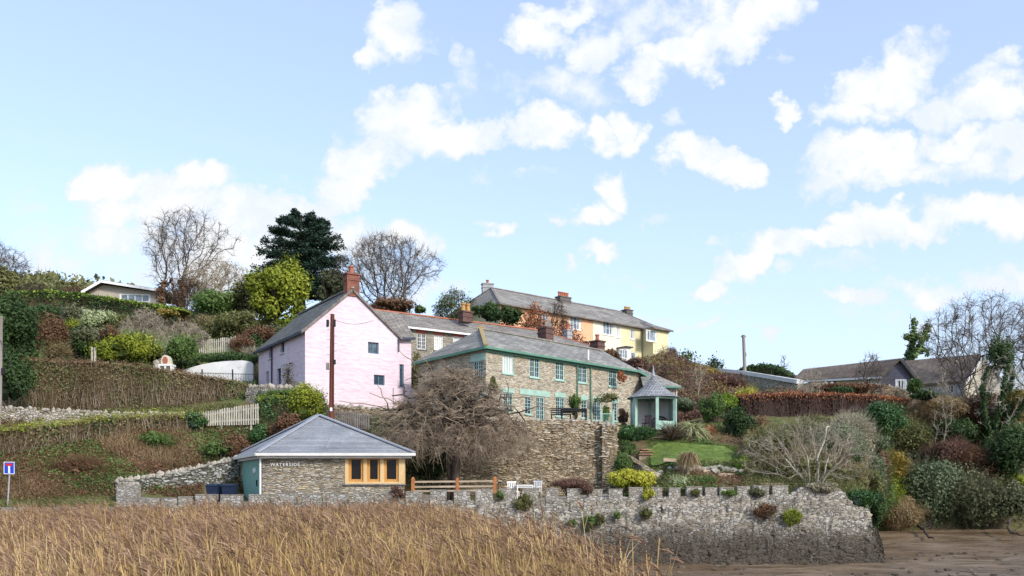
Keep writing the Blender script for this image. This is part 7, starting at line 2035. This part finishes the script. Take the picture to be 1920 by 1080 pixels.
B('dark_green_bush', 'small round dark green bush beside the terracotta oven', 'bush', 337, 630, 59, 64, 'mid_green', 692, .10, 9)
B('twiggy_shrub', 'greyish shrub between the yellow green bush and the oven', 'bush', 288, 640, 60, 46, 'dusky', 690, .09, 7, .7)
B('green_shrub', 'wide green shrub mass right of the apple trees', 'bush', 405, 548, 76, 110, 'mid_green', 620, .15, 16)
B('green_shrub', 'olive shrub spreading over the right end of the upper lawn', 'bush', 440, 585, 70, 110, 'olive', 645, .13, 14)
B('ochre_shrub', 'ochre shrub behind the twisted apple tree', 'bush', 318, 572, 78, 60, 'ochre', 605, .14, 9, .8)
B('brown_shrub', 'brown twiggy shrub left of the pink house eaves', 'bush', 488, 610, 67, 70, 'red_brown', 655, .12, 9, .7)
B('ivy_mound', 'dark ivy spilling over the top of the white curved wall', 'ivy', 425, 660, 61.5, 130, 'dark_evergreen', 690, .10, 14, depth=.9)
B('ivy_mound', 'ivy mound climbing the bank below the oven and white wall', 'ivy', 350, 672, 61.2, 50, 'dark_evergreen', 705, .10, 8)
B('dark_shrub', 'very dark shrub tucked behind the left gutter of the pink house', 'bush', 478, 630, 66, 50, 'dark_evergreen', 690, .11, 9)
B('dark_shrub', 'dark shrub right below the lime green tree', 'bush', 520, 610, 70, 80, 'dusky', 660, .13, 9)
B('cream_shrub', 'golden brown conifer at the left edge of the skyline', 'bush', 8, 500, 84, 70, 'olive', 590, .17, 10)
B('far_bush', 'green gorse bush on the far left hilltop', 'bush', 80, 512, 140, 80, 'olive', 560, .4, 10, .8)
# around the lane and boathouse
B('round_bush', 'large rounded bush with glossy leaves left of the telegraph pole', 'bush', 576, 719, 49.0, 80, 'yellow_green', 800, .08, 14, 1.1)
B('ochre_bush', 'orange brown leafy bush behind the left boathouse roof slope', 'bush', 545, 775, 47.6, 84, 'red_brown', 838, .08, 9, .9)
B('clipped_box_bush', 'flat clipped dark olive bush under the pale stone wall', 'bush', 530, 730, 51.2, 90, 'mid_green', 752, .07, 9)
B('green_ivy_bank', 'bright green ivy patch at the top of the bank beside the picket fence', 'ivy', 487, 790, 47.8, 50, 'glossy_green', 850, .08, 9, depth=.5)
B('green_ivy_bank', 'ivy clump at the left end of the pale picket fence', 'ivy', 366, 774, 49.2, 44, 'glossy_green', 815, .08, 8, depth=.5)
B('stony_shrub', 'brown leaf covered mound left of the boathouse roof', 'bush', 440, 815, 47.2, 90, 'bracken', 870, .08, 10, .8, depth=.6)
B('dark_ivy', 'deep green ivy mass hanging in the shade beneath the weeping tree', 'ivy', 800, 820, 44.6, 90, 'dark_evergreen', 905, .09, 12, 1.0)
B('dark_ivy', 'dark ivy column between the boathouse and the weeping trunk', 'ivy', 772, 770, 46, 60, 'dark_evergreen', 850, .09, 9, .8)
B('ivy_corner', 'olive creeper clinging to the left corner of the middle stone terrace', 'creeper', 783, 655, 57.5, 34, 'olive', 760, .09, 8, .8, depth=.6)
B('weed_clump', 'white flowered weed clump on the kerb near the road sign', 'weeds', 65, 953, 40.0, 30, 'glossy_green', 972, .07, 5, depth=.3)
# on the cottage
B('wall_climber', 'olive climber on the cottage corner between the two first windows', 'climber', 925, 698, 48.8, 22, 'olive', 740, .07, 6, .9, depth=.25)
B('round_climber', 'round brown green topiary shrub against the cottage wall above the patio table', 'bush', 1078, 737, 51.8, 30, 'mid_green', 778, .07, 7, 1.0, depth=.5)
B('wall_climber', 'dark green climber spreading along the cottage wall left of the summerhouse', 'climber', 1138, 738, 56.2, 50, 'olive', 758, .08, 8, .6, depth=.3, core=False)
B('wall_climber', 'upright stem of dark climber between the two right cottage windows', 'climber', 1136, 752, 55.6, 18, 'mid_green', 790, .08, 6, .9, depth=.25)
B('red_creeper', 'orange red creeper patch under the right gable of the cottage', 'creeper', 1166, 694, 58.0, 22, 'orange_leaf', 722, .08, 6, .6, depth=.2, core=False)
B('red_shrub', 'dark red feathery shrub left of the summerhouse', 'bush', 1170, 764, 49.4, 26, 'bramble_purple', 797, .07, 6, 1.0)
B('agapanthus', 'arching green strap leaves in front of the summerhouse door', 'plant', 1190, 796, 46.8, 70, 'glossy_green', 832, .08, 8, .8, blades=1.2, droop=.1)
B('green_plants', 'lush green plants at the left foot of the garden steps', 'plant', 1172, 822, 45.8, 38, 'mid_green', 852, .07, 7)
# terrace garden
B('bank_fern', 'ferny green growth filling the gap between buttress and sloping wall', 'plant', 1168, 846, 43.6, 36, 'mid_green', 908, .07, 9, .9, depth=.6, blades=.6)
B('bottle_brush_bush', 'round dark green bush with lighter top right of the striped flax', 'bush', 1336, 737, 51.5, 56, 'mid_green', 795, .08, 10, 1.1)
B('camellia_bush', 'large glossy dark green bush above the lawn', 'bush', 1379, 762, 48.5, 74, 'dark_evergreen', 842, .08, 12, 1.1)
B('light_green_shrub', 'light green shrub between the two dark green garden bushes', 'bush', 1366, 738, 52.8, 40, 'lime', 775, .08, 8)
B('yellow_shrub', 'yellow tipped feathery shrub left of the copper hedge', 'bush', 1398, 727, 55.0, 36, 'gold', 752, .08, 7, .9, blades=.5)
B('euonymus_bush', 'bright yellow green spreading bush on top of the sea wall', 'bush', 1184, 878, 39.9, 94, 'gold', 921, .065, 16, 1.3)
B('yellow_round_bush', 'small round bush yellow above and dark green below at the right of the lawn', 'bush', 1392, 856, 41.8, 34, 'lime', 902, .06, 8, 1.2)
B('red_brown_shrub', 'low arching red brown shrub lying on the sea wall top', 'bush', 1072, 899, 39.6, 74, 'bramble_purple', 920, .05, 9, 1.0, blades=.6)
B('striped_plant', 'pale striped leafy clump behind the right sea wall merlons', 'plant', 1272, 893, 40.0, 44, 'variegated', 921, .06, 7, .9, blades=.5)
B('green_clump', 'green strap leaved clump left of the timber sleepers', 'plant', 1325, 893, 40.2, 46, 'mid_green', 918, .06, 7, .9, blades=.8)
B('heather_clump', 'small dark green cushion on the stone edging', 'plant', 1262, 866, 41.8, 22, 'glossy_green', 884, .05, 5)
B('green_cushion', 'small bright green cushion plant beside the timber sleeper', 'plant', 1352, 874, 41.4, 20, 'glossy_green', 892, .05, 5)
B('green_ground_shrub', 'low green shrub behind the lawn under the brown flax', 'plant', 1306, 822, 47.2, 74, 'mid_green', 843, .07, 9)
B('rusty_shrub', 'rust brown dead shrub between the striped flax and the glossy bush', 'bush', 1328, 800, 48.6, 34, 'copper', 838, .07, 7, .7, blades=.7)
B('boulder_thyme', 'grey lichen covered mound right of the summerhouse', 'bush', 1284, 747, 52.5, 50, 'sage', 775, .05, 7, 1.0)
B('orange_shrub', 'thin orange brown shrub below the left end of the copper hedge', 'bush', 1425, 785, 50.5, 40, 'red_brown', 812, .07, 7, .5, blades=.8, core=False)
B('pale_shrub', 'lime leaved shrub at the left edge of the pale branching tree', 'bush', 1412, 820, 44.5, 36, 'lime', 850, .06, 7, .6, core=False)
B('grey_shrub', 'grey green thicket at the foot of the pale branching tree', 'bush', 1438, 828, 44.0, 96, 'sage', 905, .06, 12, .6, core=False, blades=.7)
B('grey_shrub', 'tangled beige thicket behind the pale branching tree', 'bush', 1500, 790, 47.5, 150, 'olive', 860, .07, 16, .5, core=False, blades=1.2)
B('grey_shrub', 'silvery brown thicket right of the pale branching tree', 'bush', 1580, 800, 45.5, 110, 'grey_twig', 905, .065, 14, .5, core=False, blades=1.0)
B('olive_shrub', 'olive green shrub under the middle of the copper hedge', 'bush', 1530, 778, 49.8, 90, 'olive', 815, .08, 10, .7, blades=.6)
B('round_green_bush', 'large round glossy green bush below the copper hedge', 'bush', 1655, 754, 50.2, 88, 'glossy_green', 828, .085, 14, 1.15)
B('sage_shrub', 'pale sage green leaves below the round glossy bush', 'bush', 1640, 812, 48.5, 66, 'sage', 862, .08, 9, .6, core=False, blades=.5)
B('gold_shrub', 'yellow leaved patch right of the sea wall end', 'bush', 1672, 845, 58.6, 66, 'ochre', 905, .085, 12, .45, core=False, blades=1.0)
B('gold_shrub', 'lower yellow leaved patch above the overhanging dead stems', 'bush', 1668, 890, 57.6, 60, 'yellow_green', 965, .085, 12, .45, core=False, depth=1.2, blades=1.0)
B('hanging_ivy', 'dark green ivy hanging over the broken end of the sea wall', 'ivy', 1614, 914, 38.8, 74, 'glossy_green', 962, .065, 10, 1.1, depth=.5)
B('hanging_ivy', 'deep green ivy curtain against the return face of the sea wall', 'ivy', 1640, 925, 40.5, 36, 'dark_evergreen', 990, .07, 8, 1.1, depth=.8)
for k, (lab, px, yt, D, w, mt, yb, dn, bl) in enumerate((
  ('tan twiggy scrub between the large dark left bush and the dusky bush', 110, 640, 57.5, 60, 'hedge_twig', 690, .5, 1.2),
  ('light green sprigs between the dusky bush and the variegated dome', 140, 598, 62, 44, 'yellow_green', 628, .5, .6),
  ('grey twiggy scrub left of the small dark bush by the oven', 300, 648, 60.5, 50, 'grey_twig', 690, .4, 1.6),
  ('olive shrub below the hedge in the middle of the left garden', 225, 590, 70, 70, 'olive', 622, .6, .6),
  ('russet scrub right of the upper picket fence', 455, 628, 65, 50, 'bracken', 668, .5, 1.0),
  ('light olive thicket between the apple trees and the green shrub mass', 385, 590, 71, 60, 'hedge_twig', 640, .45, 1.2),
  ('pale bramble thicket above the right end of the white wall', 470, 650, 63.5, 40, 'grey_twig', 690, .4, 1.4),
  ('bright green nettle patch in the bank under the overgrown hedge', 290, 812, 47.8, 90, 'mid_green', 850, .5, .8),
  ('dead brown stems hanging over the bank left of the yard wall', 150, 850, 45.0, 120, 'bracken', 915, .4, 1.4),
  ('green ivy tongue running down the bank towards the boathouse', 410, 828, 47.0, 60, 'mid_green', 858, .6, .5))):
    B('garden_scrub', lab, 'shrub', px, yt, D, w, mt, yb, .085, 9, dn, core=False, blades=bl, depth=.7)
# right bank
B('smothering_ivy', 'dense dark ivy crown high on the smothered tree', 'ivy', 1876, 636, 62, 58, 'dark_evergreen', 704, .10, 14, .8, core=False, depth=1.3)
B('thicket', 'olive green thicket showing through the left half of the pale branching tree', 'bush', 1450, 800, 43.5, 110, 'olive', 890, .06, 14, .6, core=False, blades=.7, depth=1)
B('thicket', 'grey green thicket showing through the right half of the pale branching tree', 'bush', 1570, 795, 43.8, 120, 'sage', 895, .06, 14, .55, core=False, blades=.8, depth=1)
B('thicket', 'pale twiggy thicket between the branching tree and the round glossy bush', 'bush', 1600, 770, 48.0, 90, 'grey_twig', 850, .06, 12, .45, core=False, blades=1.4, depth=1.2)
B('small_green_shrub', 'small dark green holly growing through the pale branching tree', 'bush', 1600, 838, 42.4, 34, 'glossy_green', 872, .06, 6, .8, depth=.5)
for k, (lab, px, yt, D, w, mt, yb) in enumerate((
  ('ivy clad stub of bank directly behind the broken end of the sea wall', 1622, 880, 43.5, 40, 'olive', 960),
  ('grey green scrub spilling over the edge behind the hanging ivy', 1630, 850, 47.5, 46, 'sage', 950),
  ('brown bramble spilling over the edge right of the pale branching tree', 1634, 830, 51.5, 50, 'bracken', 960),
  ('dark green scrub beside the gold leaves at the end of the sea wall', 1640, 812, 55.5, 56, 'mid_green', 985))):
    B('edge_scrub', lab, 'shrub', px, yt, D, w, mt, yb, .08, 10, .9, core=False, blades=.6, depth=1.9)
B('dead_stem_tangle', 'brown tangle of dead stems overhanging the mud right of the sea wall', 'bush', 1688, 930, 57.2, 84, 'dead', 992, .07, 10, .5, core=False, blades=1.6, droop=.5)
B('silver_shrub', 'grey green silvery shrub overhanging the mud in the middle of the right bank', 'bush', 1745, 856, 58.0, 118, 'sage', 990, .10, 22, .7, core=False, blades=.5)
B('silver_shrub', 'wide silvery green shrub low on the right bank', 'bush', 1820, 880, 57.6, 120, 'dusky', 992, .10, 22, .7, core=False, blades=.6)
B('silver_shrub', 'dusky green shrub at the bottom right of the bank', 'bush', 1892, 900, 57.0, 90, 'dusky', 985, .10, 13, .9)
B('glossy_dark_bush', 'large dark glossy bush at the right edge', 'bush', 1895, 800, 58, 110, 'dark_evergreen', 900, .12, 16, 1.0)
B('glossy_dark_bush', 'dark green bush in the upper middle of the right bank', 'bush', 1785, 778, 62, 84, 'dark_evergreen', 835, .11, 12, 1.0)
B('brown_thicket', 'red brown bramble hollow in the middle of the right bank', 'bush', 1775, 820, 59.0, 90, 'bramble_purple', 890, .09, 12, .7, core=False, blades=1.0)
B('brown_thicket', 'rusty thicket above the silvery shrubs on the right bank', 'bush', 1830, 835, 58.5, 80, 'red_brown', 900, .09, 12, .7, blades=.6)
B('bank_shrub', 'sage and ochre shrub under the large bare tree', 'bush', 1705, 790, 60.5, 80, 'olive', 850, .10, 12, .8, blades=.6)
B('bank_shrub', 'mixed olive shrub right of the gold leaves', 'bush', 1720, 840, 60.4, 70, 'dusky', 905, .10, 10, .9, blades=.4)
B('reed_like_shrub', 'tall pale dead stalks under the huge spreading tree', 'bush', 1762, 740, 64, 110, 'dead', 800, .08, 12, .4, core=False, blades=1.8)
B('brown_understorey', 'rusty undergrowth around the trunk of the ivy smothered tree', 'bush', 1850, 738, 64, 120, 'bracken', 815, .11, 14, .7, blades=.9)
B('brown_understorey', 'ochre undergrowth at the right edge below the bare trees', 'bush', 1918, 725, 62, 70, 'ochre', 800, .11, 10, .6, blades=.6)
B('hill_green_bush', 'feathery green bush right of the white framed bungalow window', 'bush', 1716, 708, 66, 36, 'mid_green', 742, .12, 7)
B('hill_green_bush', 'dark green low bush right of the upper garden wall', 'bush', 1738, 730, 63, 50, 'dark_evergreen', 752, .11, 8)
B('hill_brown_hedge', 'brown creeper heap behind the copper hedge in front of the bungalow', 'bush', 1600, 717, 63, 150, 'bracken', 740, .11, 14, .9, depth=1)
B('hill_green_patch', 'green bush growing on the wall behind the copper hedge', 'bush', 1580, 724, 61.5, 50, 'dark_evergreen', 742, .10, 7)
B('gorse_bush', 'olive and gold shrubs below the painted terrace', 'bush', 1218, 672, 82, 70, 'ochre', 705, .14, 10, .8)
B('bramble_mound', 'purple bramble mound between the summerhouse roof and the birch', 'bush', 1270, 690, 72, 90, 'bramble_purple', 740, .13, 12, .8, blades=.6)
B('bramble_mound', 'reddish bramble mound right of the birch', 'bush', 1350, 702, 68, 100, 'bramble_purple', 750, .12, 12, .8, blades=.6)
B('bramble_mound', 'golden bramble mound on the left part of the hillside wall', 'bush', 1310, 688, 76, 80, 'ochre', 715, .13, 10, .6, blades=.5)
B('terrace_evergreen', 'dark evergreen left of the beech on the slope below the painted terrace', 'bush', 912, 569, 76, 60, 'dark_evergreen', 605, .14, 10)
B('terrace_evergreen', 'dark evergreen touching the orange beech leaves', 'bush', 954, 574, 75, 66, 'dark_evergreen', 612, .14, 10)
B('terrace_shrub', 'dark red shrub between the brick chimney and the white bay', 'bush', 1150, 655, 78, 50, 'red_brown', 690, .13, 9)
B('terrace_shrub', 'low dark shrub left of the right brick chimney', 'bush', 1092, 642, 74, 50, 'dusky', 665, .13, 8)
B('terrace_shrub', 'brown shrub right of the mast pipe on the cottage roof', 'bush', 1190, 672, 76, 60, 'bramble_purple', 700, .13, 9)
B('tree_base_shrub', 'small green conifer at the foot of the tall many stemmed tree', 'bush', 788, 570, 78, 26, 'mid_green', 592, .13, 6)
B('tree_base_shrub', 'brown shrub row at the foot of the tall many stemmed tree', 'bush', 730, 562, 79, 110, 'bracken', 600, .15, 12, .8)
for k, (lab, px, yt, D, w, mt, yb, dn, bl) in enumerate((
  ('wispy tan shrub between the gold leaves and the silvery shrub', 1700, 862, 59.5, 60, 'hedge_twig', 930, .4, 1.4),
  ('small holly green bush poking out above the silvery shrubs', 1762, 850, 60.5, 40, 'glossy_green', 885, 1, .2),
  ('pale twiggy clump above the wide silvery shrub', 1812, 858, 60.5, 56, 'grey_twig', 900, .35, 1.6),
  ('green bramble clump at the right of the red brown hollow', 1842, 872, 59.5, 46, 'mid_green', 915, .7, .8),
  ('rust coloured fern clump beside the large dark glossy bush', 1862, 862, 60, 44, 'copper', 905, .5, 1.0),
  ('olive scrub between the two dark green bushes of the right bank', 1838, 790, 64, 60, 'olive', 840, .6, .8),
  ('tan twiggy scrub right of the round glossy bush', 1712, 764, 64, 56, 'hedge_twig', 815, .4, 1.6),
  ('yellow leaved sprig cluster at the right edge of the bank', 1905, 885, 57.8, 50, 'yellow_green', 930, .5, .6),
  ('grey stemmed scrub under the ivy smothered tree', 1872, 752, 63, 60, 'grey_twig', 805, .3, 1.8),
  ('brown scrub in the lower middle of the bank above the mud', 1850, 935, 57.8, 60, 'bracken', 990, .5, 1.0))):
    B('bank_scrub', lab, 'shrub', px, yt, D, w, mt, yb, .09, 8, dn, core=False, blades=bl)
# tufts on the sea wall
for k, (px, y0, y1, w, mt, lab) in enumerate(((938, 920, 940, 16, 'mid_green', 'green fern tuft right of the last fence post on the sea wall'), (985, 925, 962, 40, 'olive', 'large olive tuft growing from the sea wall merlons'), (1072, 975, 992, 18, 'mid_green', 'small tuft low on the sea wall near the reeds'), (1105, 966, 998, 30, 'mid_green', 'bright green tuft in the face of the sea wall'), (1125, 962, 985, 22, 'olive', 'olive tuft beside the bright green one on the sea wall'), (1211, 952, 978, 26, 'olive', 'round olive tuft high on the sea wall face'), (1158, 958, 975, 12, 'mid_green', 'tiny tuft between the larger sea wall tufts'), (1440, 945, 980, 52, 'red_brown', 'rusty brown plant on the right part of the sea wall'), (1485, 952, 985, 40, 'yellow_green', 'lime green tuft beside the rusty plant on the sea wall'), (1370, 918, 932, 30, 'grass_blade', 'grass tuft on the right merlons'), (1100, 908, 930, 24, 'bramble_purple', 'red brown trailing plant hanging in a gap left of the yellow green bush'), (1215, 915, 938, 22, 'gold', 'yellow green sprig trailing through a merlon gap right of the spreading bush'), (1305, 916, 934, 22, 'olive', 'olive weed on the merlons right of the pale striped clump'), (745, 912, 938, 26, 'bramble_purple', 'dry red brown plant on the merlons below the oak window'), (1540, 905, 926, 60, 'grey_twig', 'dry twiggy fringe on the level top of the right sea wall end'), (1420, 916, 936, 40, 'dusky', 'brownish weeds along the last right merlons'))):
    d = float(wall_D(px)) - (.35 if y0 > 940 else .1); B('wall_tuft', lab, 'wall plant', px, y0, d, w, mt, y1, .05, 6, 1.0, depth=.22, blades=.3)

# ================================================================== sword leaved plants
def spiky(name, label, px, ytop, D, n, L, w, mat, droop, spread=.9, zoff=0, trunk=None, cat='plant', hf=.3):
    x = X(px, D); z = hz(x, D) if trunk is None else Z(trunk[0], D)
    o = thing(name, label, cat, (x, D, hz(x, D)))
    a = RS.rand(n) * 2 * PI; e = RS.uniform(.15, spread, n); d = np.column_stack([np.cos(a) * e, np.sin(a) * e, np.sqrt(np.clip(1 - e * e, .03, 1))])
    P = np.column_stack([x + RS.normal(size=n) * .12, D + RS.normal(size=n) * .12, np.full(n, z)])
    Ln = L * RS.uniform(.6, 1.05, n)
    m = MB(); m.blades(P, d, Ln, w, np.column_stack([np.cos(a) * droop * hf, np.sin(a) * droop * hf, -droop * (.35 + e * .9)]) * Ln[:, None], 5, RS.rand(n), .15)
    m.build('leaves', M[mat], o)
    if trunk: MB().tubes([(x, D, hz(x, D) - .1)], [(x, D, z + .05)], trunk[1], trunk[1] * .8, 8).build('trunk', M['bark_twig'], o)
    else: MB().tubes([(x, D, z - .1)], [(x, D, z + .15)], .16, .1, 7).build('crown_base', M['bark'], o)
spiky('striped_flax', 'large cream striped flax with arching sword leaves right of the summerhouse', 1295, 762, 48.2, 420, 1.75, .10, 'flax_stripe', 1.15, .75)
spiky('purple_flax', 'purple brown spiky flax below the summerhouse panel', 1259, 800, 46.6, 420, 1.5, .055, 'flax_purple', .4)
spiky('dead_cordyline', 'straw coloured dead cordyline drooping on a short trunk below the lawn', 1290, 848, 40.8, 520, 1.0, .04, 'dead', 2.3, .5, trunk=(856, .1), hf=.08)
spiky('grass_fountain', 'small green fountain grass at the left of the steps', 1182, 838, 45.3, 120, .8, .03, 'mid_green', .6)

# driftwood and stones on the mud
def log(name, label, pts, r, mat='bark'):
    m = MB(); P = [W(a, b, c) for a, b, c in pts]; Q = []
    for p, q in zip(P[:-1], P[1:]): Q += [p + (q - p) * f + RS.normal(size=3) * .04 for f in (0, .34, .67)]
    Q.append(P[-1]); n = len(Q) - 1
    m.tubes(Q[:-1], Q[1:], [r * (1 - .75 * k / n) for k in range(n)], [r * (1 - .75 * (k + 1) / n) for k in range(n)], 7)
    for k in range(7):
        q = Q[RS.randint(1, n)]; e = q + np.array([RS.normal() * .4, RS.normal() * .2, RS.uniform(.05, .45)]); m.tubes([q], [e], r * .35, r * .1, 5)
        m.tubes([e], [e + RS.normal(size=3) * [.25, .1, .2] + [0, 0, .1]], r * .12, .006, 4)
    tag(m.build(name, M[mat]), label, 'driftwood')
log('driftwood', 'forked driftwood branch on the mud at the right edge', [(1893, 975, 55), (1889, 988, 53), (1897, 1000, 51), (1918, 1003, 50.5), (1945, 1001, 50.2)], .10)
log('driftwood', 'short dark stump lying on the mud under the right bank', [(1722, 985, 56.5), (1732, 994, 54), (1742, 1008, 51.5), (1752, 1011, 51)], .12)
def mudstones():
    m = MB()
    for k in range(260):
        px = RS.uniform(1240, 1960); D = RS.uniform(31, 50); y = 0
        m_ = RS.rand()
        rock(m, (X(px, D), D, -.10 + RS.uniform(-.02, .03)), RS.uniform(.03, .13), (1.6, 1, .5))
    tag(m.build('mud_pebbles', M['mudrock']), 'scattered dark pebbles and weed on the mud flat', 'pebbles', kind='stuff')
M['mudrock'] = blend('mud_rock', [(.3, (.03, .025, .02)), (.5, (.10, .08, .06)), (.75, (.24, .2, .16))], 1.5, .6)
mudstones()
